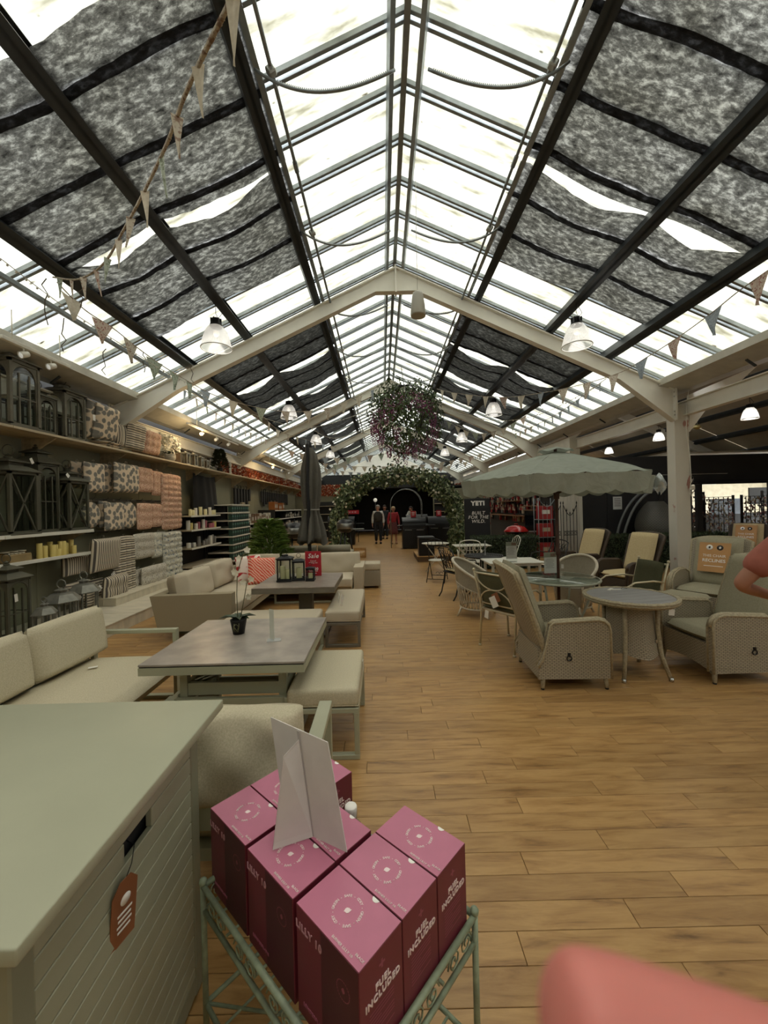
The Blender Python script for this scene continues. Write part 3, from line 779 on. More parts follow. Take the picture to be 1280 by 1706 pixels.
def bench(name, label, loc, L, W, m_c, m_f, zt=.45, axis='y', ch=.12, group=None, foot=.0):
    b = thing(name, label, 'bench', loc, 0 if axis == 'y' else R(90), group)
    z0 = zt - ch
    g = G(); g.box((0, 0, z0 + ch / 2), (W, L, ch - .002), bev=.028, seg=4); g.obj('seat_cushion', m_c, b)
    g = G(); g.tube([(x * (W / 2 - .002), y * (L / 2 - .002), z0 + .012) for x, y in ((-1, -1), (1, -1), (1, 1), (-1, 1))], .004, 5, closed=True); g.obj('piping', m_c, b)
    g = G(); g.box((W / 2 - .02, 0, z0 - .032), (.04, L - .04, .055), bev=.003); g.box((-W / 2 + .02, 0, z0 - .032), (.04, L - .04, .055), bev=.003)
    for k in range(5): g.box((0, -L / 2 + .1 + k * (L - .2) / 4, z0 - .012), (W - .08, .05, .012))
    g.obj('seat_frame', m_f, b)
    for s in (-1, 1):
        g = G(); loop(g, -W / 2, W / 2, s * (L / 2 - .02), 0, z0 - .004, .04, .032); g.obj('leg_loop', m_f, b)
    return b
bench('garden_bench', 'sage framed bench with mottled olive pad on the aisle side of the orchid table', (-.415, 2.915, 0), .735, .465, M_MELANGE, M_SAGE, .455)
g = G(); g.box((-.176, 3.02, .42), (.003, .05, .075)); tag(g.obj('price_ticket', M_PAPER), 'small white ticket hanging from the aisle side of the olive padded bench', 'ticket')

ac = thing('garden_armchair', 'sage framed armchair with plump olive cushion, its back to the camera', 'armchair', (-.65, 1.85, 0))
for s in (-1, 1):
    g = G(); g.box((s * .325, -.03, .585), (.068, .57, .032), bev=.003); g.box((s * .325, .24, .285), (.06, .035, .57), bev=.003); g.box((s * .325, -.29, .285), (.06, .035, .57), bev=.003); g.box((s * .325, -.03, .02), (.06, .5, .032))
    g.obj('arm', M_SAGE, ac)
g = G(); g.box((0, -.3, .46), (.6, .03, .16), bev=.003); g.obj('back_rail', M_SAGE, ac)
g = G(); g.box((0, 0, .26), (.6, .56, .05)); g.obj('seat_frame', M_SAGE, ac)
g = G(); g.cushion((.58, .56, .14), (0, .0, .36), puff=.2, n=12); g.obj('seat_cushion', M_MELANGE, ac)
g = G(); g.cushion((.60, .36, .22), (.0, -.2, .615), rot=(R(78), 0, 0), puff=.75, n=22, jit=.13); g.obj('back_cushion', M_MELANGE, ac)

# things on the orchid table
M_GREEN = mat('dark_green_leaf', '2f3d22', .4, var=.3, vs=12)
M_STEM = mat('green_brown_stem', '5c5a3c', .6)
M_PETAL = mat('white_petal', 'e6e0cc', .6, var=.06)
def orchid(loc, label):
    o = thing('potted_orchid', label, 'orchid', loc)
    g = G(); g.lathe([(0, 0), (.042, 0), (.06, .1), (.062, .11), (.055, .11), (.05, .1), (0, .095)], 20); g.obj('pot', M_MATBLK, o)
    for a, L in ((20, .12), (110, .1), (200, .13), (290, .11), (340, .09), (160, .1)):
        g = G(); d = Vector((math.cos(R(a)), math.sin(R(a)) * .8, .75)); g.leaf((0, 0, .1), d, (0, 0, 1), L, .07, .15, .5); g.obj('leaf', M_GREEN, o)
    for pts, nf in (([(-.005, 0, .09), (-.012, .01, .3), (.0, .0, .46), (.04, -.01, .58), (.07, -.02, .62)], 4), ([(.01, .0, .09), (.05, .0, .28), (.07, .0, .38), (.1, .0, .42)], 3)):
        g = G(); g.tube(pts, .0032, 5); sm = g.obj('flower_stem', M_STEM, o)
        for k in range(nf):
            base = Vector(pts[-1 - min(k, 2)]) + Vector((random.uniform(-.03, .03), random.uniform(-.03, .03), random.uniform(-.03, .02)))
            g = G(); n0 = Vector((random.uniform(-.5, .5), -1, random.uniform(-.3, .3))).normalized()
            u = n0.cross(Vector((0, 0, 1))).normalized(); v = u.cross(n0)
            for q in range(5):
                th = 2 * PI * q / 5 + .3; g.leaf(base, (u * math.cos(th) + v * math.sin(th)) + n0 * .25, n0, .03, .027, .1, .1)
            g.obj('blossom', M_PETAL, sm)
        g = G()
        for k in range(5): g.ball(Vector(pts[-1]) + Vector((.01 * k, 0, -.012 * k)), .005, 6)
        g.obj('flower_buds', M_STEM, sm)
    g = G()
    for k in range(5): g.tube([(.02 * math.cos(k), -.045, .1), (.025 * math.cos(k * 2.1), -.066, .07), (.02 * math.cos(k * 1.7), -.066, .03)], .003, 5)
    g.obj('air_roots', M_STEM, o); return o
orchid((-1.124, 3.04, .679), 'white orchid in a small black pot on the grey table')
ah = thing('menu_holder', 'clear acrylic upright sign holder standing on the grey orchid table', 'sign holder', (-.805, 2.865, .679), R(12))
g = G(); g.box((0, 0, .0015), (.1, .075, .003), bev=.001); g.obj('base', mat('clear_acrylic_base', 'dcdcd8', .1, var=0, trans=.5), ah)
g = G(); g.box((-.014, 0, .115), (.004, .055, .225), rot=(0, 0, R(40)), bev=.001); g.obj('upright_sleeve', M_CLEAR, ah)
g = G(); g.box((-.014, 0, .115), (.0016, .05, .215), rot=(0, 0, R(40))); g.obj('insert_card', M_PAPER, ah)

# ---- beige corner sofa set
b2 = thing('corner_sofa', 'beige upholstered corner sofa with loose cushions around the lantern table', 'corner sofa', (-2.4, 6.2, 0))
def wpart(name, m, fn, p=b2):
    g = G(); fn(g); return g.obj(name, m, p, p.location * -1)
wpart('arm', M_TAUPE, lambda g: g.prism([(-2.86, 4.99, .11), (-1.94, 4.99, .13), (-1.925, 4.99, .58), (-2.96, 4.99, .565)], (0, .13, 0)))
wpart('arm', M_BEIGE, lambda g: g.prism([(-.40, 6.93, .02), (-.53, 6.93, .02), (-.53, 6.93, .58), (-.36, 6.93, .58)][::-1], (0, .82, 0)))
wpart('back', M_TAUPE, lambda g: g.prism([(-2.86, 5.12, .11), (-2.76, 5.12, .11), (-2.84, 5.12, .565), (-2.96, 5.12, .565)][::-1], (0, 2.6, 0)))
wpart('back', M_TAUPE, lambda g: g.box((-1.66, 7.7, .34), (2.3, .1, .46), bev=.02, seg=2))
wpart('seat_base', M_TAUPE, lambda g: (g.box((-2.35, 6.3, .23), (.84, 2.3, .1), bev=.01), g.box((-1.3, 7.2, .23), (1.5, .9, .1), bev=.01)))
wpart('foot_frame', M_SAGE, lambda g: (loop(g, -2.75, -1.98, 5.3, 0, .19), loop(g, -2.75, -1.98, 7.3, 0, .19), loop(g, -1.9, -.6, 6.85, 0, .19)))
for y in (5.12, 5.95, 6.78):
    wpart('seat_cushion', M_BEIGE, lambda g: g.box((-2.34, y + .41, .355), (.86, .815, .15), bev=.03, seg=4))
for x in (-1.9, -1.22):
    wpart('seat_cushion', M_BEIGE, lambda g: g.box((x + .34, 7.15, .355), (.675, .92, .15), bev=.03, seg=4))
for y, z in ((5.57, .60), (6.42, .615)):
    wpart('back_cushion', M_BEIGE, lambda g: g.cushion((.42, .86, .30), (-2.7, y, z), rot=(0, R(80), 0), puff=.55, n=16, jit=.06))
for x, ww in ((-2.28, .62), (-1.55, .78), (-.84, .8)):
    wpart('back_cushion', M_BEIGE, lambda g: g.cushion((ww, .42, .28), (x, 7.52, .58), rot=(R(80), 0, 0), puff=.55, n=16, jit=.06))
t2 = thing('dining_table', 'square brown-grey table carrying three black lanterns and a red sign', 'table', (-1.1, 5.28, 0))
g = G(); g.box((0, 0, .672), (1.0, 1.03, .014), bev=.002); g.obj('table_top', M_CONC2, t2)
g = G(); g.box((0, -.49, .635), (1.0, .05, .056)); g.box((0, .49, .635), (1.0, .05, .056)); g.box((-.475, 0, .635), (.05, .93, .056)); g.box((.475, 0, .635), (.05, .93, .056)); g.box((0, 0, .63), (.92, .95, .012)); g.obj('apron', mat('taupe_powder_coat', '6f685a', .5, .1), t2)
g = G(); g.box((.06, 0, .33), (.17, .17, .6), bev=.006); g.obj('column', mat('taupe_powder_coat', '6f685a'), t2)
g = G(); g.box((.06, 0, .015), (.6, .6, .03), bev=.006); g.obj('base_plate', mat('taupe_powder_coat', '6f685a'), t2)
bench('upholstered_bench', 'beige upholstered bench across the near side of the lantern table', (-1.24, 4.36, 0), 1.03, .62, M_BEIGE, M_SAGE, .45, 'x', .14)
bench('upholstered_bench', 'long beige bench on the aisle side of the lantern table', (-.495, 5.25, 0), 1.28, .41, M_BEIGE, mat('taupe_powder_coat', '6f685a'), .42, 'y', .13)
g = G(); g.box((-.535, 4.66, .56), (.004, .06, .12), rot=(R(25), 0, R(20))); g.box((-.5, 4.65, .54), (.004, .06, .13), rot=(R(-25), 0, R(-25)))
tag(g.obj('price_ticket', M_PAPER), 'pair of white tickets tied to the corner of the lantern table', 'ticket')
# patterned cushions on the corner sofa
def m_coral(name, bg, fg, mode):
    t = NT(name); mp = t.coord('UV', (9, 9, 1)); 
    if mode == 'leaf':
        w1 = t.n('TexWave', i_Scale=1.3, i_Distortion=3.5, i_Detail=1.5); w1.bands_direction = 'DIAGONAL'; t.l(mp, 0, w1, 0)
        r = t.ramp(w1, 1 if False else 0, [(.42, hx(bg)), (.5, hx(fg))])
    else:
        v = t.n('TexNoise', i_Scale=.55, i_Detail=.5, i_Distortion=1.2); t.l(mp, 0, v, 0); r = t.ramp(v, 0, [(.47, hx(bg)), (.5, hx(fg))])
    t.l(r, 0, t.b, 'Base Color'); t.b.inputs['Roughness'].default_value = .9; return t.m
o = G().cushion((.46, .46, .16), puff=.8, n=14, pinch=.06).obj('throw_pillow', m_coral('coral_leaf_print', 'e9b7a0', 'd9503c', 'leaf'), None, (-2.0, 6.5, .625), (R(72), R(4), R(28)))
tag(o, 'coral red leaf patterned throw pillow on the beige corner sofa', 'pillow', 'patterned throw pillows')
o = G().cushion((.46, .46, .16), puff=.8, n=14, pinch=.06).obj('throw_pillow', m_coral('red_white_bold_print', 'e4d9cc', 'b4242a', 'bold'), None, (-2.28, 6.72, .63), (R(76), 0, R(40)))
tag(o, 'red and white bold patterned throw pillow behind the coral leaf one', 'pillow', 'patterned throw pillows')
# lanterns
def lantern(label, loc, w, h, m, style='plain', rz=0, top='cap', group=None, glass=True):
    l = thing('lantern', label, 'lantern', loc, rz, group); hb = h * (.78 if top != 'ring' else .74); e = w / 2; b = max(.012, w * .085)
    g = G(); g.box((0, 0, .012), (w * 1.08, w * 1.08, .024), bev=.003); g.obj('base', m, l)
    g = G()
    for x in (-1, 1):
        for y in (-1, 1): g.box((x * (e - b / 2), y * (e - b / 2), hb / 2), (b, b, hb))
    for z in (.03, hb - b / 2):
        for s in (-1, 1): g.box((0, s * (e - b / 2), z), (w, b, b)); g.box((s * (e - b / 2), 0, z), (b, w, b))
    g.obj('frame', m, l)
    if style == 'cross':
        L = math.hypot(w - 2 * b, hb - 2 * b); a = math.atan2(hb - 2 * b, w - 2 * b)
        for s in range(4):
            g = G()
            for q in (-1, 1): g.box((0, -e + b / 2, hb / 2), (L, b * .45, b * .5), rot=(0, q * a, 0))
            M = Matrix.Rotation(s * PI / 2, 4, 'Z'); bmesh.ops.transform(g.bm, matrix=M, verts=g.bm.verts); g.obj('cross_bars', m, l)
    if style == 'arch':
        for s in range(4):
            g = G()
            g.tube([(x, -e + b / 2, z) for x, z in [(-e + b * 1.2, .05), (-e + b * 1.2, hb - w * .5)] + [((e - b * 1.2) * math.cos(R(180 - 15 * k)), hb - w * .5 + (e - b) * .9 * math.sin(R(15 * k))) for k in range(1, 12)] + [(e - b * 1.2, hb - w * .5), (e - b * 1.2, .05)]], b * .32, 5)
            g.box((-w * .17, -e + b / 2, hb * .42), (b * .5, b * .5, hb * .8)); g.box((w * .17, -e + b / 2, hb * .42), (b * .5, b * .5, hb * .8)); g.box((0, -e + b / 2, hb * .45), (w - b, b * .4, b * .4))
            # solid spandrels above the arch
            for sx in (-1, 1):
                P = [(sx * (e - b), -e + b * .3, hb - b)] + [(sx * (e - b) * math.cos(R(15 * k)), -e + b * .3, hb - w * .5 + (e - b) * .92 * math.sin(R(15 * k))) for k in range(0, 7)]
                if sx > 0: P = P[::-1]
                g.prism(P, (0, b * .4, 0))
            M = Matrix.Rotation(s * PI / 2, 4, 'Z'); bmesh.ops.transform(g.bm, matrix=M, verts=g.bm.verts); g.obj('arch_tracery', m, l)
    if glass:
        for s in range(4):
            g = G(); g.box((0, -e + b * .62, hb / 2), (w - 2 * b, .002, hb - 2 * b)); M = Matrix.Rotation(s * PI / 2, 4, 'Z'); bmesh.ops.transform(g.bm, matrix=M, verts=g.bm.verts); g.obj('pane', M_CLEAR, l)
    q4 = math.sqrt(2)
    rot = Matrix.Rotation(PI / 4, 4, 'Z')
    g = G()
    if top == 'cap':
        g.lathe([(e * q4 * 1.12, hb), (e * q4 * 1.12, hb + .01), (e * q4 * .55, hb + h * .09), (0, hb + h * .09)], 4, M=rot)
        g.lathe([(e * .5, hb + h * .09), (e * .45, hb + h * .14), (e * .55, hb + h * .145), (0, hb + h * .17)], 10)
    elif top == 'pagoda':
        g.lathe([(e * q4 * 1.15, hb), (e * q4 * 1.15, hb + .012), (e * q4 * .62, hb + h * .08), (e * q4 * .5, hb + h * .08), (e * q4 * .5, hb + h * .115), (e * q4 * .75, hb + h * .12), (e * q4 * .75, hb + h * .13), (e * q4 * .12, hb + h * .18), (0, hb + h * .18)], 4, M=rot)
        g.lathe([(.0, hb + h * .17), (e * .2, hb + h * .175), (e * .24, hb + h * .19), (e * .12, hb + h * .2), (e * .18, hb + h * .212), (0, hb + h * .235)], 10)
    else:
        g.lathe([(e * q4 * 1.1, hb), (e * q4 * 1.1, hb + .01), (e * q4 * .5, hb + h * .1), (0, hb + h * .1)], 4, M=rot)
    for f in g.bm.faces: f.smooth = False
    g.obj('roof', m, l)
    g = G(); rr = w * .18; zc = hb + h * (.15 if top != 'pagoda' else .2) + rr
    g.tube([(rr * math.cos(2 * PI * k / 16), 0, zc + rr * math.sin(2 * PI * k / 16)) for k in range(16)], max(.003, w * .018), 5, closed=True); g.obj('carry_ring', m, l)
    return l
def candle(label, loc, r, h, m=None, group=None):
    c = thing('candle', label, 'candle', loc, 0, group)
    g = G(); g.lathe([(0, 0), (r, 0), (r * 1.01, .004), (r, h - .004), (r * .9, h), (r * .5, h - .006), (0, h - .008)], 16); g.obj('wax', m or mat('ivory_wax', 'd9d0a0', .5, var=.05), c)
    g = G(); g.tube([(0, 0, h - .01), (.002, 0, h + .012)], .0015, 4); g.obj('wick', M_INK, c); return c
zt2 = .6795
lantern('tallest of the three black lanterns on the beige sofa table', (-1.30, 5.23, zt2), .18, .375, M_MATBLK, 'plain', 0, 'cap')
lantern('middle sized of the three black lanterns on the beige sofa table', (-1.13, 5.27, zt2), .15, .335, M_MATBLK, 'plain', R(8), 'ring')
lantern('smallest of the three black lanterns, in front of the red sign', (-.965, 5.21, zt2), .105, .215, M_MATBLK, 'plain', 0, 'ring')
candle('tall ivory candle inside the tallest black table lantern', (-1.335, 5.25, zt2 + .0245), .035, .17)
candle('shorter ivory candle inside the tallest black table lantern', (-1.258, 5.22, zt2 + .0245), .034, .13)
candle('ivory candle inside the middle sized black table lantern', (-1.125, 5.26, zt2 + .0245), .037, .14)
candle('short ivory candle inside the smallest black table lantern', (-.965, 5.21, zt2 + .0245), .028, .075)
sg = thing('sale_sign', 'red sale sign in a clear stand on the beige sofa table', 'sign', (-.985, 5.55, zt2))
g = G(); g.box((0, .02, .002), (.22, .08, .004)); g.obj('foot', M_CLEAR, sg)
g = G(); g.box((0, 0, .175), (.225, .004, .345), bev=.0015); g.obj('card', M_RED, sg)
F = frame((0, -.0035, .175), (1, 0, 0), (0, 0, 1))
text('headline_lettering', 'Sale', .085, M_INKW, sg, F @ Matrix.Translation((0, .105, 0)), bold=.0015, shear=.25)
text('middle_lettering', 'Casual\ndining set', .028, M_INKW, sg, F @ Matrix.Translation((0, .025, 0)))
text('price_lettering', '\u00a31200', .05, M_INKW, sg, F @ Matrix.Translation((0, -.075, 0)), bold=.0015)
g = G()
for k, wd in enumerate((.12, .09)): g.box((0, -.0036, .07 - .03 * k), (wd, .0004, .008))
g.obj('small_print', M_INKW, sg)
# ================================================================ hanging from the roof
# vent rods with curved toothed racks
M_RACK = mat('grey_rack_steel', '7c8284', .4, .6, var=.1)
for side in (-1, 1):
    g = G(); p0, p1 = roof(1.165, side, Y0, -.12), roof(1.165, side, Y1, -.12); g.tube([p0, p1], .017, 8)
    for y in [v for v in YB if v > 2][::3]: g.tube([roof(1.165, side, y - .06, -.12), roof(1.165, side, y + .06, -.12)], .025, 8)
    g.obj('vent_rod', M_RACK, ceil)
    for k in range(-1, 10):
        y = 3.27 + 1.93 * k; A = roof(1.3, side, y, -.06); B = roof(.14, side, y + .05, -.58); pts = []
        g = G()
        for q in range(25):
            t_ = q / 24; p = A.lerp(B, t_); p.z -= .30 * (1 - (2 * t_ - 1) ** 2) * (1 - .35 * t_) * .75; pts.append(p)
        g.tube(pts, .013, 6)
        if k < 4:
            for q in range(60):
                t_ = .16 + .8 * q / 59; i = int(t_ * 24); p = pts[i].lerp(pts[min(i + 1, 24)], t_ * 24 - i); g.box(p + Vector((0, 0, .016)), (.008, .012, .014))
        g.obj('vent_rack', M_RACK, ceil)
        g = G(); g.box(roof(1.165, side, y, -.14), (.07, .06, .075), rot=(0, side * .6, 0), bev=.01); g.obj('rack_housing', mat('zinc_housing', 'aaaca6', .4, .6), ceil)

# pendant lamps: prismatic acrylic domes with a black gear box
M_ACR = None
def m_dome():
    t = NT('prismatic_acrylic'); b = t.b
    tl = t.n('BsdfTranslucent'); tl.inputs[0].default_value = (.9, .9, .88, 1); gl = t.n('BsdfGlossy'); gl.inputs['Roughness'].default_value = .15; tr = t.n('BsdfTransparent'); tr.inputs[0].default_value = (.9, .9, .9, 1)
    mp = t.coord('UV', (60, 1, 1)); wv = t.n('TexWave', i_Scale=1.0); t.l(mp, 0, wv, 0)
    m1 = t.n('MixShader'); t.l(wv, 1, m1, 0); t.l(tl, 0, m1, 1); t.l(tr, 0, m1, 2); m2 = t.n('MixShader'); m2.inputs[0].default_value = .15; t.l(m1, 0, m2, 1); t.l(gl, 0, m2, 2)
    t.l(m2, 0, t.out, 0); return t.m
M_DOME = m_dome()
def pendant(loc, label, watts, group='acrylic pendant lamps', rad=.215, hook=.35):
    p = thing('pendant_lamp', label, 'lamp', loc, 0, group); k = rad / .215
    g = G(); g.lathe([(.07 * k, .33 * k), (.10 * k, .31 * k), (.15 * k, .24 * k), (.19 * k, .12 * k), (.215 * k, 0), (.218 * k, -.012), (.21 * k, -.012)], 28); g.obj('shade', M_DOME, p)
    g = G(); g.tube([(.214 * k * math.cos(2 * PI * i / 28), .214 * k * math.sin(2 * PI * i / 28), -.006) for i in range(28)], .008 * k, 5, closed=True); g.obj('shade_rim', mat('white_rim', 'dcdcd6', .4), p)
    g = G(); g.lathe([(0, .30 * k), (.085 * k, .30 * k), (.085 * k, .34 * k), (.07 * k, .36 * k), (.07 * k, .42 * k), (.03 * k, .44 * k), (0, .44 * k)], 14)
    for i in range(8): g.box((.075 * k * math.cos(i * PI / 4), .075 * k * math.sin(i * PI / 4), .385 * k), (.012, .012, .08 * k))
    g.obj('gear_housing', M_MATBLK, p)
    g = G(); g.tube([(0, 0, .43 * k), (.02, 0, .47 * k), (0, 0, .50 * k), (0, 0, .50 * k + hook)], .004, 5); g.tube([(.03, 0, .42 * k), (.09, 0, .5 * k), (.05, .02, .6 * k), (.02, .05, .7 * k)], .004, 5); g.obj('hook_and_cable', M_MATBLK, p)
    g = G(); g.ball((0, 0, .21 * k), .045 * k, 8); g.obj('bulb', mat('lamp_glow', 'fff4e0', emit=.6, var=0), p)
    lamp_light('lamp_light', (0, 0, .0), watts, (1, .95, .88), .12, p)
    return p
LY = [-2.6, 1.45, 5.9, 10.4, 14.6, 18.6]
nth = {-2.6: 'added behind the camera', 1.45: 'added above the camera', 5.9: 'nearest in view', 10.4: 'second in its row', 14.6: 'third in its row', 18.6: 'fourth in its row'}
for y in LY:
    for s, xx in ((-1, -2.36), (1, 3.02)):
        yy = y + (.12 if s > 0 else -.12)
        pendant((xx, yy, H + 2.38), f'clear acrylic dome pendant lamp on the {words[s]} side of the hall, {nth[y]}', 2.2 if y > 3 else (24 if s < 0 else 6))  # lamps out of view are added as fill, brighter than the visible ones
for i, (px, py, Y, lb) in enumerate(((1250, 697, 8.4, 'white dome lamp in the right hall, largest of three, right of the column'), (1098, 733, 11.5, 'white dome lamp in the right hall just left of the column'), (1015, 755, 15.0, 'small white dome lamp in the right hall above the green parasol'))):
    pendant(at(px, py, Y), lb, 4, 'dome lamps of the right hall', .15, .8)
pb = thing('globe_lamp', 'small brass coloured half globe lamp hanging right of the column', 'lamp', at(1162, 712, 7.6))
g = G(); g.lathe([(0, .05), (.04, .045), (.075, 0), (.07, -.015), (.03, -.04), (0, -.045)], 16); g.obj('globe', mat('aged_brass', '9a8a58', .35, .6), pb)
g = G(); g.tube([(0, 0, .05), (0, 0, .25), (-.03, 0, .4)], .004, 5); g.obj('cord', M_WHITE, pb)
g = G(); g.tube([at(1153, 625, 6.97), at(1145, 668, 6.95), at(1144, 720, 6.95), at(1150, 760, 6.95), at(1152, 800, 6.95), at(1150, 815, 6.95), at(1153, 827, 6.95), at(1149, 820, 6.94)], .007, 5)
tag(g.obj('column_cable', M_WHITE), 'loose white cable running down the cream column on the right', 'cable')
g = G(); g.box((5.44, 6.93, 1.83), (.07, .03, .08), bev=.006); tag(g.obj('socket_box', M_WHITE), 'small white socket box at the end of the column cable', 'socket')
# pendant speaker
sp = thing('hanging_speaker', 'pale grey cylindrical speaker hanging on a wire from the ridge', 'speaker', at(697, 527, 4.7))
g = G(); g.lathe([(0, .012), (.075, .008), (.086, 0), (.09, .02), (.083, .12), (.066, .24), (.058, .275), (.04, .288), (0, .292)], 24); g.obj('body', mat('pale_grey_plastic', 'a8a598', .5, var=.04), sp)
g = G(); g.tube([(0, 0, .29), (.0, 0, 1.0), (.01, 0, 1.62)], .003, 5); g.obj('wire', M_GREYSTEEL, sp)

# ---- bunting
def m_cotton(name, bg, fg, amt):
    t = NT(name); mp = t.coord('Object', (1, 1, 1)); nz = t.n('TexNoise', i_Scale=55.0, i_Detail=2.0); t.l(mp, 0, nz, 0)
    r = t.ramp(nz, 0, [(.38, hx(fg)), (.38 + amt, hx(bg))]); df = t.n('BsdfDiffuse'); tl = t.n('BsdfTranslucent'); ms = t.n('MixShader'); ms.inputs[0].default_value = .4
    t.l(r, 0, df, 0); t.l(r, 0, tl, 0); t.l(df, 0, ms, 1); t.l(tl, 0, ms, 2); t.l(ms, 0, t.out, 0); return t.m
FAB = [m_cotton('cream_floral_cotton', 'cfc8b9', 'a08a7c', .12), m_cotton('pale_blue_cotton', 'aab4bc', '8f9aa4', .2), m_cotton('rose_floral_cotton', 'cbbcae', 'a0706a', .1), m_cotton('mint_floral_cotton', 'b5bfb0', '86907e', .12), m_cotton('cream_plain_cotton', 'd8d1c0', 'cbc3b2', .3)]
def spline(P, per=10):
    P = [Vector(p) for p in P]; out = []
    for i in range(len(P) - 1):
        a, b, c, d = P[max(i - 1, 0)], P[i], P[i + 1], P[min(i + 2, len(P) - 1)]
        for k in range(per):
            t_ = k / per; out.append(.5 * ((2 * b) + (c - a) * t_ + (2 * a - 5 * b + 4 * c - d) * t_ ** 2 + (3 * b - a - 3 * c + d) * t_ ** 3))
    out.append(P[-1]); return out
def bunting(P, n, size, label, cord=.006, r0=.02, group=None, fold=.0, frill=False):
    pts = spline(P); b = thing('bunting', label, 'bunting', pts[0], 0, group); o = pts[0]
    g = G(); g.tube([p - o for p in pts], cord, 5)
    if frill:
        for i in range(0, len(pts) * 3):
            t_ = i / 3; k = min(int(t_), len(pts) - 2); p = pts[k].lerp(pts[k + 1], t_ - k) - o; g.box(p, (.012, .012, .006), rot=(i, i * 1.3, 0))
    g.obj('cord', FAB[0], b)
    acc = [0]
    for i in range(1, len(pts)): acc.append(acc[-1] + (pts[i] - pts[i - 1]).length)
    for k in range(n):
        s = acc[-1] * (k + .5) / n; i = next(j for j in range(1, len(acc)) if acc[j] >= s); f = (s - acc[i - 1]) / (acc[i] - acc[i - 1] + 1e-9)
        c = pts[i - 1].lerp(pts[i], f) - o; d = (pts[i] - pts[i - 1]).normalized()
        dn = Vector((random.uniform(-.12, .12), random.uniform(-.12, .12), -1)); cv = d.cross(dn).normalized()
        w_ = size * (.46 if not fold else .3); tw = random.uniform(-.25, .25); d2 = (d + cv * tw); d2.normalize(); d2.z *= .75
        if fold: h_ = random.uniform(0, 6.28); d2 = Vector((math.cos(h_), math.sin(h_), 0)) * .42; cv = cv * .25
        g = G()
        def f_(u, v): 
            return c + d2 * ((u - .5) * 2 * w_ * (1 - v)) + dn * (v * size) + cv * (.03 * size * math.sin(6 * u + k) * 4 * (.3 + v) * (1 - v * .5) + fold * .01 * math.sin(u * 9) * (1 - v))
        g.grid(f_, 6, 5); me = g.mesh('flag', FAB[random.choice((0, 1, 2, 3, 4, 4, 0))]); put('flag', me, b)
    return b
random.seed(11)
bunting([at(420, -90, 1.0), at(385, 0, 1.15), at(345, 80, 1.32), at(308, 160, 1.55), at(278, 240, 1.85), at(240, 320, 2.2), at(205, 385, 2.6), at(172, 440, 3.05), at(130, 465, 3.5), at(90, 462, 3.9)], 12, .2, 'floral bunting swooping down from the top edge across the left roof', .008, frill=True, fold=.78)
bunting([at(95, 470, 3.9), at(140, 515, 4.2), at(190, 548, 4.5), at(230, 580, 4.8), at(275, 612, 5.2), at(325, 642, 5.9)], 6, .24, 'bunting running along the left eave rail before the first truss', .006)
bunting([at(322, 640, 6.3), at(362, 660, 6.9), at(430, 679, 7.7), at(495, 686, 8.6), at(560, 676, 9.6), at(632, 645, 11.0)], 9, .27, 'bunting crossing from the left truss to the hanging flower ball')
bunting([at(728, 648, 11.0), at(760, 655, 10.2), at(835, 662, 8.9), at(900, 655, 7.8), at(960, 643, 6.9), at(1030, 622, 6.0), at(1080, 594, 5.4), at(1130, 562, 4.9), at(1185, 522, 4.4), at(1235, 482, 4.0), at(1310, 430, 3.5)], 14, .26, 'bunting crossing from the hanging flower ball up to the right edge')
bunting([at(560, 745, 15.5), at(520, 735, 13.5), at(470, 720, 11), at(440, 695, 9.6)], 8, .22, 'short bunting row beyond the folded grey parasol on the left')
bunting([at(742, 700, 13), at(790, 722, 12.6), at(835, 715, 12), at(880, 690, 11.5)], 9, .23, 'bunting row right of the flower ball below the second truss')
bunting([Vector((-3.6, 13.4, 3.75)), Vector((-1.8, 13.6, 3.35)), Vector((.2, 13.9, 3.5))], 10, .24, 'bunting strung across the left half at the second truss')
bunting([Vector((-3.6, 16, 3.7)), Vector((-1.2, 16, 3.3)), Vector((1.8, 16, 3.3)), Vector((4.2, 16, 3.7))], 20, .24, 'bunting strung across the whole hall past the second truss')
bunting([Vector((-3.6, 18.9, 3.7)), Vector((-1.2, 18.9, 3.3)), Vector((1.8, 18.9, 3.3)), Vector((4.2, 18.9, 3.7))], 20, .24, 'farthest bunting strung across the hall before the gable')
bunting([Vector((4.3, 7.5, 3.95)), Vector((4.35, 10, 3.8)), Vector((4.35, 13, 3.9))], 12, .16, 'bunting along the right eave behind the first truss')
bunting([Vector((4.3, 13.2, 3.9)), Vector((4.35, 16, 3.75)), Vector((4.35, 19, 3.9))], 12, .16, 'bunting along the right eave behind the second truss')
bunting([Vector((-3.7, 7.3, 3.95)), Vector((-3.7, 10, 3.8)), Vector((-3.7, 13, 3.9))], 12, .16, 'bunting along the left eave rail behind the first truss')
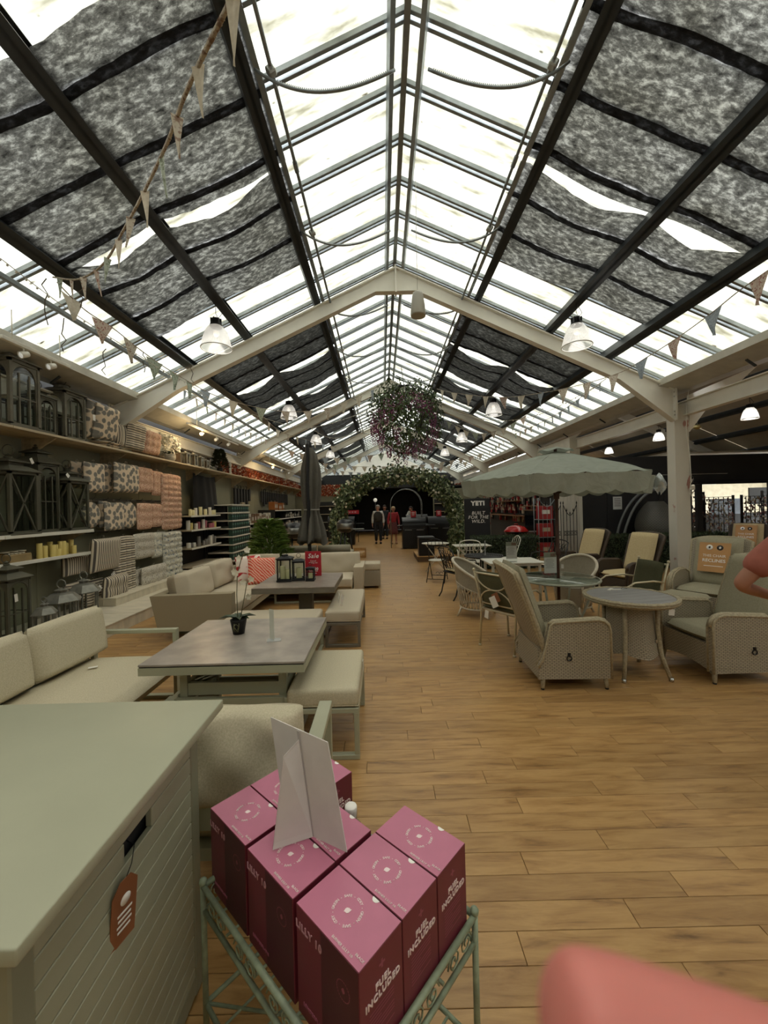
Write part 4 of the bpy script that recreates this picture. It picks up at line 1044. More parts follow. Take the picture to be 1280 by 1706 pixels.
# string lights: thin pale wires with tiny bulbs
M_WIREW = mat('pale_light_wire', 'cfccc0', .6, var=0)
def wires(P, label, sag=True):
    pts = spline(P, 14); g = G(); g.tube(pts, .0045, 4)
    for p in pts[::2]: g.ball(p + Vector((0, 0, -.014)), .010, 4)
    tag(g.obj('string_lights', M_WIREW), label, 'string lights')
wires([at(500, 700, 8.5), at(560, 730, 9.5), at(640, 700, 11)], 'thin string lights sagging left of the flower ball')
wires([at(420, 690, 8), at(520, 712, 9.3), at(625, 680, 11)], 'thin string lights above the folded parasol')
wires([at(735, 680, 11), at(820, 700, 9), at(900, 690, 8), at(1000, 640, 6.5)], 'thin string lights sagging right of the flower ball')
wires([at(735, 690, 11), at(790, 720, 10.4), at(860, 718, 9.5), at(905, 680, 8.5)], 'second string lights right of the flower ball, lower')
wires([at(0, 430, 3.3), at(120, 520, 4.0), at(260, 610, 5.0), at(330, 650, 6.2), at(420, 715, 9)], 'string lights along the left eave rail')
# dried twigs dangling from the left rail
for i, (px, py, L, Y) in enumerate(((105, 545, .35, 4.1), (173, 595, .3, 4.5), (320, 620, .25, 5.6), (75, 480, .45, 3.8), (240, 600, .25, 5.0), (135, 480, .3, 4.1))):
    g = G(); p = at(px, py, Y) + Vector((0, 0, .1)); g.tube([p + Vector((.02 * math.sin(q * 2 + i), .015 * math.cos(q * 3), -L * q / 6)) for q in range(7)], .005, 4); tag(g.obj('dried_twig', mat('dry_bark', '5d564a', .9)), ['longest dried twig hanging from the left eave rail', 'dried twig hanging over the lanterns on the high shelf', 'dried twig nearest the first truss on the left rail', 'dried twig hanging at the far left of the rail', 'short dried twig in the middle of the left rail', 'dried twig hanging below the bunting on the left rail'][i], 'twig', 'dried twigs on the left eave rail')

# ---- hanging wisteria ball
M_LEAFD = mat('ivy_green_leaf', '45562f', .55, var=.45, vs=9)
M_LEAFV = mat('variegated_leaf', '959d74', .55, var=.5, vs=14)
M_WIST = mat('wisteria_purple', 'a8628c', .8, var=.3, vs=20)
def rnd_dir():
    while True:
        v = Vector((random.uniform(-1, 1), random.uniform(-1, 1), random.uniform(-1, 1)))
        if .1 < v.length < 1: return v.normalized()
fb = thing('hanging_flower_ball', 'large hanging ball of green leaves and purple wisteria under the ridge', 'hanging plant', (.72, 11.6, H + 2.55))
g = G()
for a in range(0, 180, 30):
    M = Matrix.Rotation(R(a), 4, 'Z'); g.tube([M @ Vector((.85 * math.cos(2 * PI * k / 24), 0, 1.0 * math.sin(2 * PI * k / 24))) for k in range(24)], .012, 5, closed=True)
g.tube([(0, 0, 1.0), (-.05, .2, 1.6)], .01, 5); g.obj('wire_hoops', M_MATBLK, fb)
g = G(); random.seed(5)
clumps = [rnd_dir() for _ in range(34)]
for _ in range(2700):
    q = random.choice(clumps); v = (q + rnd_dir() * .42).normalized(); rr = random.uniform(.72, 1.13); p = Vector((v.x * rr, v.y * rr, v.z * rr * 1.15))
    if v.z < -.75 and random.random() < .5: continue
    g.leaf(p, (v * .4 + rnd_dir() + Vector((0, 0, -.7))), v, random.uniform(.09, .15), random.uniform(.04, .07))
g.obj('leaves', M_LEAFD, fb, kind='stuff')
for k in range(50):
    v = rnd_dir(); v.y = -abs(v.y) * .9; v.normalize(); p = Vector((v.x * .95, v.y * .95, v.z * .85 - .05)); g = G(); L = random.uniform(.3, .5)
    for q in range(46):
        t_ = q / 46; r_ = .075 * (1 - t_) + .012; a = q * 2.4
        g.leaf(p + Vector((r_ * math.cos(a), r_ * math.sin(a), -L * t_)), (math.cos(a), math.sin(a), -.6), (0, 0, 1), .045, .04, .3)
    g.obj('flower_raceme', M_WIST, fb, kind='stuff')
# ---- leafy arch over the aisle
ga = thing('garden_arch', 'wide leafy ivy arch standing across the aisle below the flower ball', 'garden arch', (.52, 13.4, 0))
AW, AZ = 2.0, 1.25
def archp(u):   # u 0..1 along the arch
    L = AZ * 1.0; 
    if u < .22: return Vector((-AW, 0, u / .22 * AZ))
    if u > .78: return Vector((AW, 0, (1 - u) / .22 * AZ))
    a = PI * (1 - (u - .22) / .56); return Vector((AW * math.cos(a), 0, AZ + 1.45 * math.sin(a)))
for y in (-.3, .3):
    g = G(); g.tube([archp(i / 40) + Vector((0, y, 0)) for i in range(41)], .018, 6); g.obj('hoop', M_MATBLK, ga)
g = G()
for i in range(2, 39, 3): p = archp(i / 40); g.tube([p + Vector((0, -.3, 0)), p + Vector((0, .3, 0))], .01, 5)
g.obj('rungs', M_MATBLK, ga)
for nm, m, n in (('leaves', M_LEAFD, 5200), ('variegated_leaves', M_LEAFV, 3000)):
    g = G()
    for _ in range(n):
        u = random.random(); p = archp(u); thick = .18 + .16 * abs(math.sin(u * 23)) + (.1 if .3 < u < .7 else 0)
        v = rnd_dir(); q = p + Vector((v.x * thick, v.y * .45, v.z * thick)) * random.random() ** .5
        if q.z < .03: q.z = .03 + random.random() * .1
        g.leaf(q, rnd_dir() + Vector((0, -.2, -.5)), (0, -1, .3), random.uniform(.08, .14), random.uniform(.05, .08))
    g.obj(nm, m, ga, kind='stuff')
g = G()
for k in range(60):
    a = rnd_dir(); q = archp(.25 + .5 * random.random()) + Vector((a.x * .3, -.35, a.z * .3)); g.leaf(q, a, (0, -1, 0), .09, .09); 
g.obj('white_blossoms', M_PETAL, ga, kind='stuff')
ma = thing('metal_arch', 'slim white wire arch in the aisle behind the leafy arch', 'garden arch', (.95, 15.8, 0))
for y in (-.2, .2):
    g = G(); g.tube([(-.62, y, 0), (-.62, y, 1.7)] + [(.62 * math.cos(R(180 - 15 * k)), y, 1.7 + .62 * math.sin(R(15 * k))) for k in range(1, 12)] + [(.62, y, 1.7), (.62, y, 0)], .014, 5); g.obj('hoop', M_GALV, ma)
g = G()
for k in range(9): g.tube([(-.62, -.2, .2 * k + .1), (-.62, .2, .2 * k + .1)], .008, 4); g.tube([(.62, -.2, .2 * k + .1), (.62, .2, .2 * k + .1)], .008, 4)
for k in range(1, 12): a = R(15 * k); g.tube([(.62 * math.cos(a), -.2, 1.7 + .62 * math.sin(a)), (.62 * math.cos(a), .2, 1.7 + .62 * math.sin(a))], .008, 4)
g.obj('rungs', M_GALV, ma)
# ---- track lights on the left eave
for i, (xa, xb, lit) in enumerate((((312, 705), (390, 738), ((346, 730, 1), (326, 724, 0), (380, 745, 0))), ((440, 768), (492, 790), ((457, 775, 1), (447, 772, 0), (475, 782, 0))), ((0, 560), (112, 612), ((55, 606, 0), (20, 600, 0))))):
    Y_ = [8.2, 13.5, 4.2][i]
    a, b = at(*xa, Y_), at(*xb, Y_ * (1.35 if i < 2 else 1.22)); b.x = a.x; b.z = a.z
    t = thing('track_light', ['white track light with one glowing warm spot above the silver lanterns', 'white track light with a bright warm spot above the orange band', 'white track light above the tall lanterns on the top shelf'][i], 'track light', (a + b) / 2, 0)
    h_ = (b - a) / 2
    g = G(); g.box((0, 0, 0), (.045, h_.length * 2, .04), bev=.004); g.tube([(0, -h_.length * .7, .02), (0, -h_.length * .7, .35)], .006, 5); g.tube([(0, h_.length * .7, .02), (0, h_.length * .7, .35)], .006, 5); g.obj('track', M_WHITE, t)
    for k, (px, py, on) in enumerate(lit):
        f = (k - len(lit) / 2 + .5) / len(lit) * 1.6; p = Vector((.0, h_.length * f, -.09))
        g = G(); M = Matrix.Translation(p) @ Euler((R(-60), R(25), 0)).to_matrix().to_4x4(); g.lathe([(0, .06), (.03, .05), (.036, .0), (.04, -.04), (.034, -.04), (.026, 0)], 14, M=M); g.tube([p + Vector((0, 0, .09)), p], .008, 5); hd = g.obj('spot_head', M_WHITE, t)
        g = G(); g.lathe([(.0, -.032), (.034, -.032), (.0, -.03)], 12, M=M); g.obj('lamp_face', mat('warm_lamp_face' if on else 'cool_lamp_face', 'ffc261' if on else 'e8e8e0', emit=14 if on else .25, var=0), hd)
        if on: lamp_light('spot_light', p + Vector((.12, -.12, -.12)), 16, (1, .72, .38), .05, t)
# ================================================================ right side: woven chairs, tables, parasol
def m_wicker(name, col, dark, bw=.038, rh=.0135):
    """flat strands woven over and under: rounded rows, each strand dipping behind a stake"""
    t = NT(name); tc = t.n('TexCoord'); sx = t.n('SeparateXYZ'); t.l(tc, 'UV', sx, 0)
    def m(op, a, b=None, c=None):
        nd = t.n('Math', operation=op)
        for i, v in enumerate((a, b, c)):
            if v is None: continue
            if isinstance(v, (int, float)): nd.inputs[i].default_value = v
            else: t.t.links.new(v, nd.inputs[i])
        return nd.outputs[0]
    row = m('DIVIDE', sx.outputs[1], rh); fl = m('FLOOR', row); odd = m('FRACT', m('MULTIPLY', fl, .5))
    rp = m('POWER', m('ABSOLUTE', m('SINE', m('MULTIPLY', row, PI))), .5)
    u = m('ADD', m('DIVIDE', sx.outputs[0], bw), odd); up_ = m('POWER', m('ABSOLUTE', m('SINE', m('MULTIPLY', u, PI))), .35)
    hgt = m('MULTIPLY', rp, m('ADD', .15, m('MULTIPLY', up_, .85)))
    nz = t.n('TexNoise', i_Scale=60.0); t.l(tc, 'Object', nz, 0)
    r = t.n('ValToRGB'); t.t.links.new(hgt, r.inputs[0]); e = r.color_ramp.elements
    c = hx(col); e[0].position = .28; e[0].color = hx(dark); e[1].position = .72; e[1].color = c
    mx = t.n('MixRGB', blend_type='MULTIPLY'); mx.inputs[0].default_value = .35; t.l(r, 0, mx, 1); t.l(nz, 0, mx, 2); t.l(mx, 0, t.b, 'Base Color'); t.b.inputs['Roughness'].default_value = .55
    b = t.n('Bump'); b.inputs['Strength'].default_value = .7; b.inputs['Distance'].default_value = .004; t.t.links.new(hgt, b.inputs['Height']); t.l(b, 0, t.b, 'Normal'); return t.m
M_WICK = m_wicker('taupe_flat_weave', 'b9ad95', '4a4032')
M_WICKB = m_wicker('dark_brown_weave', '4a3c2e', '120d09')
M_RIM = mat('taupe_braid', 'a09479', .6, var=.25, vs=60, bump=.5, bs=160, bd=.004)
M_RIMB = mat('dark_brown_braid', '45382b', .6, var=.25, vs=60)
M_OLIVEC = m_fabric('grey_olive_cushion', '928c76', 'a39d86', 420)
M_TANC = m_fabric('tan_cushion', 'b9a67e', 'cbb992', 300)
M_FOOT = mat('black_rubber_foot', '1c1b1a', .7, var=0)
def woven_chair(label, mw, mr, mc, group, handle=True, curve=False):
    """woven recliner: faces local +x, width along y"""
    ch = thing('woven_recliner', label, 'armchair', (0, 0, 0), 0, group); W = .31
    for s in (-1, 1):
        P = [(-.02, .10), (.60, .10), (.60, .50), (.585, .555), (.55, .59), (.5, .605), (.12, .585), (.09, .56), (.02, .27), (-.02, .2)]
        if curve: P = [(-.02, .10), (.56, .10), (.60, .3), (.60, .44), (.57, .53), (.5, .59), (.36, .625), (.2, .62), (.09, .57), (.02, .27), (-.02, .2)]
        y = s * W - .03
        g = G(); g.prism([(x, y, z) for x, z in (P if True else P)][::-1], (0, .06, 0))
        sp_ = g.obj('side_panel', mw, ch)
        g = G()
        for yy in (y, y + .06): g.tube([(x, yy, z) for x, z in P[1:]], .011, 6)
        g.tube([(x, y + .03, z) for x, z in P[2:8]], .026, 6); g.tube([(-.02, s * W, .105), (.6, s * W, .105)], .014, 6); g.obj('braided_rim', mr, ch)
        if handle:
            g = G(); c = Vector((.24, s * (W + .036), .28)); g.tube([c + Vector((.021 * math.cos(2 * PI * k / 14), 0, .021 * math.sin(2 * PI * k / 14))) for k in range(14)], .005, 5, closed=True); g.box(c + Vector((0, 0, .03)), (.02, .012, .03)); g.obj('recline_handle', M_MATBLK, ch)
    # front apron with a drooping hem, lower rear panel, seat deck
    g = G(); n = 8; P = [(.585, -W + .03 + (2 * W - .06) * k / n, .10 + .035 * math.sin(PI * k / n)) for k in range(n + 1)] + [(.585, W - .03, .34), (.585, -W + .03, .34)]
    g.prism(P, (-.03, 0, 0)); g.obj('front_apron', mw, ch)
    g = G(); g.prism([(-.02, -W + .03, .1), (-.02, W - .03, .1), (.0, W - .03, .34), (.0, -W + .03, .34)], (.03, 0, 0)); g.obj('rear_panel', mw, ch)
    g = G(); g.box((.3, 0, .325), (.56, 2 * W - .08, .03)); g.obj('seat_deck', mw, ch)
    # tall back, slightly wrapped
    def bk(u, v, off=0):
        a = 2 * u - 1; z = .30 + .76 * v; x = .05 - .27 * v - .03 * v * v
        wv = W * (.93 + .12 * v) - .0; top = -.05 * (abs(a) ** 3) * v
        return Vector((x - off + .07 * a * a * (.4 + .6 * v), a * wv, z + top))
    g = G(); g.grid(lambda u, v: bk(u, v, .03), 14, 12, su=.64, sv=.8); g.grid(lambda u, v: bk(1 - u, v, -.012), 14, 12, su=.64, sv=.8); g.obj('backrest', mw, ch)
    g = G(); edge = [bk(0, k / 10, .01) for k in range(11)] + [bk(k / 14, 1, .01) for k in range(1, 14)] + [bk(1, 1 - k / 10, .01) for k in range(11)]
    g.tube(edge, .024, 6); g.tube([p + Vector((-.022, 0, 0)) for p in edge], .012, 6); g.obj('back_rim', mr, ch)
    g = G(); g.cushion((.55, .54, .09), (.32, 0, .385), puff=.2, n=12, rnd=.5); g.obj('seat_cushion', mc, ch)
    g = G(); g.cushion((.72, .52, .11), (-.035, 0, .73), rot=(0, R(90 - 18.5), 0), puff=.35, n=14); g.obj('back_cushion', mc, ch)
    for x in (.03, .56):
        for s in (-1, 1):
            g = G(); g.tube([(x, s * (W - .01), .11), (x + (.01 if x > .3 else -.01), s * W, 0.012)], [.022, .016], 8); l = g.obj('leg', mr, ch)
            g = G(); g.lathe([(0, 0), (.015, 0), (.016, .014), (0, .014)], 8, c=(x + (.01 if x > .3 else -.01), s * W, 0)); g.obj('foot_cap', M_FOOT, l)
    return ch
wc = woven_chair('taupe woven recliner left of the round woven table, side to the camera', M_WICK, M_RIM, M_OLIVEC, None)
wc.location = (1.35, 3.76, 0); wc.rotation_euler = (0, 0, R(-2))
dup(wc, (3.44, 3.79, 0), R(181), 'taupe woven armchair on the right of the round woven table, facing left')
wr_ = woven_chair('taupe woven recliner with rolled arms and an orange notice on its back', M_WICK, M_RIM, M_OLIVEC, None, False, True)
wr_.location = (4.72, 5.62, 0); wr_.rotation_euler = (0, 0, R(212)); wr_.scale = (1.06, 1.06, 1.0)
wb_ = woven_chair('dark brown woven recliner with tan cushions left of the cream column, nearer one', M_WICKB, M_RIMB, M_TANC, None, False)
wb_.location = (4.42, 6.85, 0); wb_.rotation_euler = (0, 0, R(196))
dup(wb_, (4.22, 8.1, 0), R(196), 'dark brown woven recliner with tan cushions, farther one by the box hedge')
dup(wb_, (7.9, 8.6, 0), R(215), 'dark brown woven recliner beyond the column carrying a tan notice')
def notice(label, loc, rz, lean, w=.36, h=.42):
    n = thing('recliner_notice', label, 'notice', loc, rz)
    RT = (0, lean, 0)
    g = G(); g.box((0, 0, 0), (.003, w, h)); g.obj('card', mat('orange_tan_card', 'b98a55', .55, var=.06), n, (0, 0, 0), RT)
    M = Euler(RT).to_matrix().to_4x4() @ frame((.0025, 0, 0), (0, 1, 0), (0, 0, 1))
    text('small_lettering', 'THIS CHAIR', .05, M_INKW, n, M @ Matrix.Translation((0, .02, 0)), space=1.0)
    text('large_lettering', 'RECLINES', .062, M_INKW, n, M @ Matrix.Translation((0, -.05, 0)), bold=.0008, space=1.0)
    for k, m in ((-1, M_INKW), (1, M_INK)):
        g = G(); g.lathe([(0, 0), (.038, 0), (.038, .0008), (0, .001)], 18, M=M @ Matrix.Translation((k * .06, .14, 0))); o = g.obj('round_emblem', m, n)
        g = G(); leafshape(g, M @ Matrix.Translation((k * .06, .14, .0015)), .02); g.obj('emblem_mark', M_INK if k < 0 else M_INKW, o)
    g = G(); g.box((0, 0, 0), (.0005, .22, .008)); g.obj('small_print', M_INKW, n, M.to_3x3() @ Vector((0, -.125, .0)) + Vector((.002, 0, 0)), RT)
    return n
a_ = R(212); d_ = Vector((math.cos(a_), math.sin(a_), 0))
notice('orange notice reading this chair reclines on the rolled arm recliner back', Vector((4.72, 5.62, .80)) + d_ * .075, a_, R(-17))
a_ = R(215); d_ = Vector((math.cos(a_), math.sin(a_), 0))
notice('tan notice on the dark recliner beyond the cream column', Vector((7.9, 8.6, .83)) + d_ * .07, a_, R(-18), .36, .44)
fs = thing('woven_footstool', 'taupe woven footstool with a pad in front of the rolled arm recliner', 'footstool', (3.85, 5.12, 0), R(212))
g = G(); g.box((0, 0, .22), (.44, .5, .24), bev=.02); g.obj('body', M_WICK, fs)
g = G(); g.cushion((.46, .5, .08), (0, 0, .375), puff=.25, n=10); g.obj('pad', M_OLIVEC, fs)
for x in (-.19, .19):
    for y in (-.22, .22): g = G(); g.tube([(x, y, .12), (x, y, 0)], [.02, .016], 8); g.obj('leg', M_RIM, fs)

# ---- round woven table
rt = thing('woven_table', 'round taupe woven side table with grey boarded top between the two chairs', 'table', (2.335, 3.775, 0)); RR = .385
M_GREYB = mat('grey_washed_board', '8e8c8a', .5, var=.18, vs=5, stretch=(1, 12, 1))
nb = 7
for k in range(nb):
    y0, y1 = -RR * .95 + 2 * RR * .95 * k / nb, -RR * .95 + 2 * RR * .95 * (k + 1) / nb - .003; P = []
    r_ = RR * .95
    for q in range(5): y = y0 + (y1 - y0) * q / 4; P.append((-math.sqrt(max(0, r_ * r_ - y * y)), y, .712))
    for q in range(4, -1, -1): y = y0 + (y1 - y0) * q / 4; P.append((math.sqrt(max(0, r_ * r_ - y * y)), y, .712))
    P = [p for i, p in enumerate(P) if (Vector(p) - Vector(P[i - 1])).length > 1e-4]
    g = G(); g.prism(P[::-1], (0, 0, .011)); g.obj('top_board', M_GREYB, rt, None, (0, 0, R(10)))
g = G()
for dr, z, r in ((-.012, .722, .011), (.006, .718, .013), (.004, .70, .012), (-.01, .688, .012)):
    g.tube([((RR + dr) * math.cos(2 * PI * k / 48), (RR + dr) * math.sin(2 * PI * k / 48), z + .002 * (-1) ** k) for k in range(48)], r, 6, closed=True)
g.obj('braided_edge', M_RIM, rt)
def skirt(u, v):
    a = 2 * PI * u; z = .68 - .45 * v; r = .185 + .012 * (1 - v) ** 3 + .045 * v * v
    hem = (.06 * abs(math.cos(2 * a)) if v > .9 else 0)
    k = 1 / max(abs(math.cos(a)), abs(math.sin(a))) * .35 + .65
    return (r * math.cos(a) * k, r * math.sin(a) * k, z - hem * 0 + (v ** 6) * .05 * (1 - abs(math.cos(2 * a))) * 0 - v ** 6 * .03 * abs(math.cos(2 * a + PI / 2)))
g = G(); g.grid(skirt, 40, 14, cu=True, su=1.7, sv=.5); sk_ = g.obj('woven_skirt', M_WICK, rt, None, (0, 0, R(45)))
for a in (-48, -132, 46, 134):
    a = R(a); c, s = math.cos(a), math.sin(a)
    g = G(); g.tube([(c * .225, s * .225, .69), (c * .222, s * .222, .45), (c * .245, s * .245, .22), (c * .32, s * .32, .0)], [.022, .02, .02, .017], 8); lg = g.obj('leg', M_RIM, rt)
    g = G(); g.lathe([(0, -.002), (.019, -.002), (.019, .03), (0, .03)], 10, c=(c * .318, s * .318, .002)); g.obj('foot_cap', M_CHROME, lg)
g = G(); g.box((.09, -.225, .36), (.01, .02, .03)); g.obj('clip', M_CHROME, rt)
g = G(); g.box((.16, -.33, .645), (.05, .004, .055), rot=(0, R(8), 0)); tag(g.obj('price_ticket', M_PAPER, None, (2.335, 3.775, 0)), 'small white ticket hanging under the rim of the round woven table', 'ticket')
tl_ = thing('ticket_pair', 'white tickets with a cord lying on the grey boarded woven table', 'ticket', (2.36, 4.03, .7235), R(12))
g = G(); g.box((0, 0, .002), (.12, .035, .002), rot=(0, R(3), 0)); g.obj('ticket', M_PAPER, tl_)
g = G(); g.box((-.06, .012, .006), (.07, .03, .002), rot=(0, R(-8), .4)); g.obj('ticket', M_PAPER, tl_)
g = G(); g.tube([(.06, 0, .004), (.1, .03, .012), (.13, .0, .004), (.16, .03, .003)], .002, 4); g.obj('cord', M_INK, tl_)

# ---- parasol and its slatted table
PX, PY = 2.1, 4.77
M_SAGEM = mat('sage_grey_metal', 'a9ac9a', .5, .1, var=.06)
gt = thing('slatted_table', 'round sage slatted metal table under the green parasol', 'table', (PX, PY, 0)); r_ = .45
for k in range(9):
    y0 = -r_ * .92 + 2 * r_ * .92 * k / 9; y1 = y0 + 2 * r_ * .92 / 9 - .022; ym = (y0 + y1) / 2; hw = math.sqrt(r_ * r_ * .93 - max(abs(y0), abs(y1)) ** 2)
    for a, b in (((-hw, hw),) if abs(ym) > .06 else ((-hw, -.04), (.04, hw))):
        g = G(); g.box(((a + b) / 2, ym, .71), (b - a, y1 - y0, .012), bev=.003); g.obj('slat', M_SAGEM, gt, None, (0, 0, R(-35)))
g = G(); g.tube([(r_ * math.cos(2 * PI * k / 40), r_ * math.sin(2 * PI * k / 40), .71) for k in range(40)], .014, 8, closed=True); g.tube([(.045 * math.cos(2 * PI * k / 16), .045 * math.sin(2 * PI * k / 16), .71) for k in range(16)], .01, 6, closed=True)
g.box((0, 0, .698), (.86, .03, .012), rot=(0, 0, R(55))); g.obj('rim', M_SAGEM, gt)
g = G(); g.lathe([(0, .719), (r_ - .01, .719), (r_ - .006, .722), (r_ - .01, .725), (0, .725)], 40); g.obj('glass_top', M_CLEAR, gt)
for a in (45, 135, 225, 315):
    c, s = math.cos(R(a)), math.sin(R(a)); g = G(); g.tube([(c * .4, s * .4, .70), (c * .32, s * .32, .45), (c * .25, s * .25, .28), (c * .36, s * .36, 0)], .014, 8); g.obj('leg', M_SAGEM, gt)
g = G(); g.tube([(.25 * math.cos(2 * PI * k / 24), .25 * math.sin(2 * PI * k / 24), .28) for k in range(24)], .009, 6, closed=True); g.obj('leg_ring', M_SAGEM, gt)
def m_canvas(name, col, wr=.5):
    t = NT(name); mp = t.coord('Object', (1, 1, 1)); nz = t.n('TexNoise', i_Scale=7, i_Detail=5.0, i_Distortion=1.2); t.l(mp, 0, nz, 0)
    c = hx(col); r = t.ramp(nz, 0, [(.3, tuple(x * .85 for x in c[:3]) + (1,)), (.7, c)]); 
    df = t.n('BsdfDiffuse'); t.l(r, 0, df, 0); tl = t.n('BsdfTranslucent'); t.l(r, 0, tl, 0); ms = t.n('MixShader'); ms.inputs[0].default_value = .22; t.l(df, 0, ms, 1); t.l(tl, 0, ms, 2)
    b = t.n('Bump'); b.inputs['Strength'].default_value = wr; b.inputs['Distance'].default_value = .03; t.l(nz, 0, b, 'Height'); t.l(b, 0, df, 'Normal'); t.l(ms, 0, t.out, 0); return t.m
M_CANV = m_canvas('sage_parasol_canvas', 'aab0a4')
pa = thing('parasol', 'open sage green hexagonal parasol on a dark wooden pole over the slatted table', 'parasol', (PX, PY, 0))
APX, RIM, RP = 2.245, 1.905, 1.13
corn = [(RP * math.cos(R(54 + 60 * k)), RP * math.sin(R(54 + 60 * k))) for k in range(6)]
for k in range(6):
    (xa, ya), (xb, yb) = corn[k], corn[(k + 1) % 6]
    def pan(u, v):
        t_ = .055 + .945 * u; x = (xa + (xb - xa) * v) * t_; y = (ya + (yb - ya) * v) * t_
        sag = .05 * math.sin(PI * v) * u * u; wr_n = (.008 * math.sin(17 * v + 3 * k) * math.sin(7 * u + k) + .009 * math.sin(31 * v + 9 * u * u + k) * u * u) * u
        return (x * (1 - sag * .8), y * (1 - sag * .8), APX - (APX - RIM) * (t_ * .82 + .18 * t_ * t_) + wr_n)
    g = G(); g.grid(pan, 14, 28); g.obj('canopy_panel', M_CANV, pa)
    def val(u, v):
        sag = .05 * math.sin(PI * u) * .8
        x = (xa + (xb - xa) * u) * (1 - sag); y = (ya + (yb - ya) * u) * (1 - sag); L = .165 + .038 * abs(math.sin(u * PI * 4)) 
        q = .02 * math.sin(u * 25 + k) * v
        n = Vector((x, y, 0)).normalized()
        return Vector((x, y, RIM - L * v)) + n * (q - .05 * v)
    g = G(); g.grid(val, 28, 5); g.obj('valance', M_CANV, pa)
    g = G(); g.tube([(0, 0, APX - .04), (xa * .97, ya * .97, RIM - .02)], .009, 6); g.tube([(0, 0, 1.72), (xa * .5, ya * .5, (APX + RIM) / 2 - .03)], .008, 6); g.obj('rib', mat('dark_stained_wood', '4a2d20', .5, var=.2, vs=20), pa)
g = G(); 
def vent(u, v):
    a = 2 * PI * u; k = 1 - .0 * v; r = .03 + .17 * v; return (r * math.cos(a), r * math.sin(a), APX + .045 - .05 * v + .012 * math.sin(a * 6) * v)
g.grid(vent, 36, 4, cu=True); g.obj('vent_cap', M_CANV, pa)
g = G(); g.tube([(0, 0, .03), (0, 0, APX + .03)], .019, 10); g.obj('pole', mat('dark_stained_wood', '4a2d20'), pa)
g = G(); g.lathe([(.02, 1.66), (.034, 1.67), (.034, 1.76), (.02, 1.77)], 10); g.lathe([(.02, .98), (.032, 1.0), (.032, 1.06), (.02, 1.08)], 10); g.obj('pole_collar', mat('dark_stained_wood', '4a2d20'), pa)
g = G(); g.lathe([(0, 0), (.23, 0), (.235, .03), (.2, .06), (.04, .07), (.035, .3), (.02, .31)], 24); g.obj('base', M_MATBLK, pa)
g = G(); g.box((.04, -.03, .86), (.003, .03, .05), rot=(0, 0, .6)); tag(g.obj('price_ticket', M_PAPER, None, (PX, PY, 0)), 'tiny white ticket on the parasol pole', 'ticket')
g = G()
def bagf(u, v):
    a = 2 * PI * u; r = .085 * math.sin(PI * min(.98, v + .05)) ** .6 * (1 + .18 * math.sin(3 * a + 5 * v)); return (r * math.cos(a) * .7, r * math.sin(a), -.22 * v + .02 * math.sin(2 * a))
g.grid(bagf, 16, 8, cu=True)
def m_film():
    t = NT('clear_plastic_film'); tr = t.n('BsdfTransparent'); tr.inputs[0].default_value = (.9, .92, .93, 1); df = t.n('BsdfPrincipled') if False else t.n('BsdfGlossy'); df.inputs['Roughness'].default_value = .2; df.inputs[0].default_value = (.9, .95, .95, 1)
    d2 = t.n('BsdfDiffuse'); d2.inputs[0].default_value = (.7, .75, .75, 1); m0 = t.n('MixShader'); m0.inputs[0].default_value = .4; t.l(d2, 0, m0, 1); t.l(df, 0, m0, 2)
    m1 = t.n('MixShader'); m1.inputs[0].default_value = .55; t.l(m0, 0, m1, 1); t.l(tr, 0, m1, 2); t.l(m1, 0, t.out, 0); return t.m
tag(g.obj('plastic_bag', m_film(), None, (PX + corn[5][0] * 1.03, PY + corn[5][1] * 1.03, RIM + .02)), 'clear plastic bag tied over the right corner of the green parasol', 'bag')
def menu(label, loc, rz, w=.16, h=.25):
    m = thing('menu_holder', label, 'sign holder', loc, rz)
    g = G(); g.box((0, .03, .002), (w, .08, .004)); g.obj('foot', M_CLEAR, m)
    g = G(); g.box((0, 0, h / 2 + .03), (w + .01, .004, h + .06)); g.obj('sleeve', M_CLEAR, m)
    g = G(); g.box((0, 0, h / 2 + .055), (w, .0016, h)); g.obj('card', mat('pale_grey_card', 'cfcec8', .6, var=.03), m)
    g = G(); g.box((-.0, -.0026, h * .88 + .055), (w, .0006, h * .24)); g.obj('header_print', mat('sage_print', '848a78', .6, var=.1), m)
    g = G(); g.box((w * .22, -.003, h * .87 + .055), (w * .42, .0006, h * .16)); g.obj('picture_print', mat('brown_print', '6a5240', .6, var=.5, vs=60), m)
    g = G()
    for k in range(8): g.box((-w * .06, -.0028, h * (.68 - .06 * k) + .055), (w * (.7 if k % 3 else .5), .0006, .005))
    g.obj('printed_lines', mat('grey_print', '88877f', .6, var=0), m); return m
menu('acrylic menu holder with a grey leaflet on the slatted parasol table', (PX - .10, PY - .02, .7255), R(8))

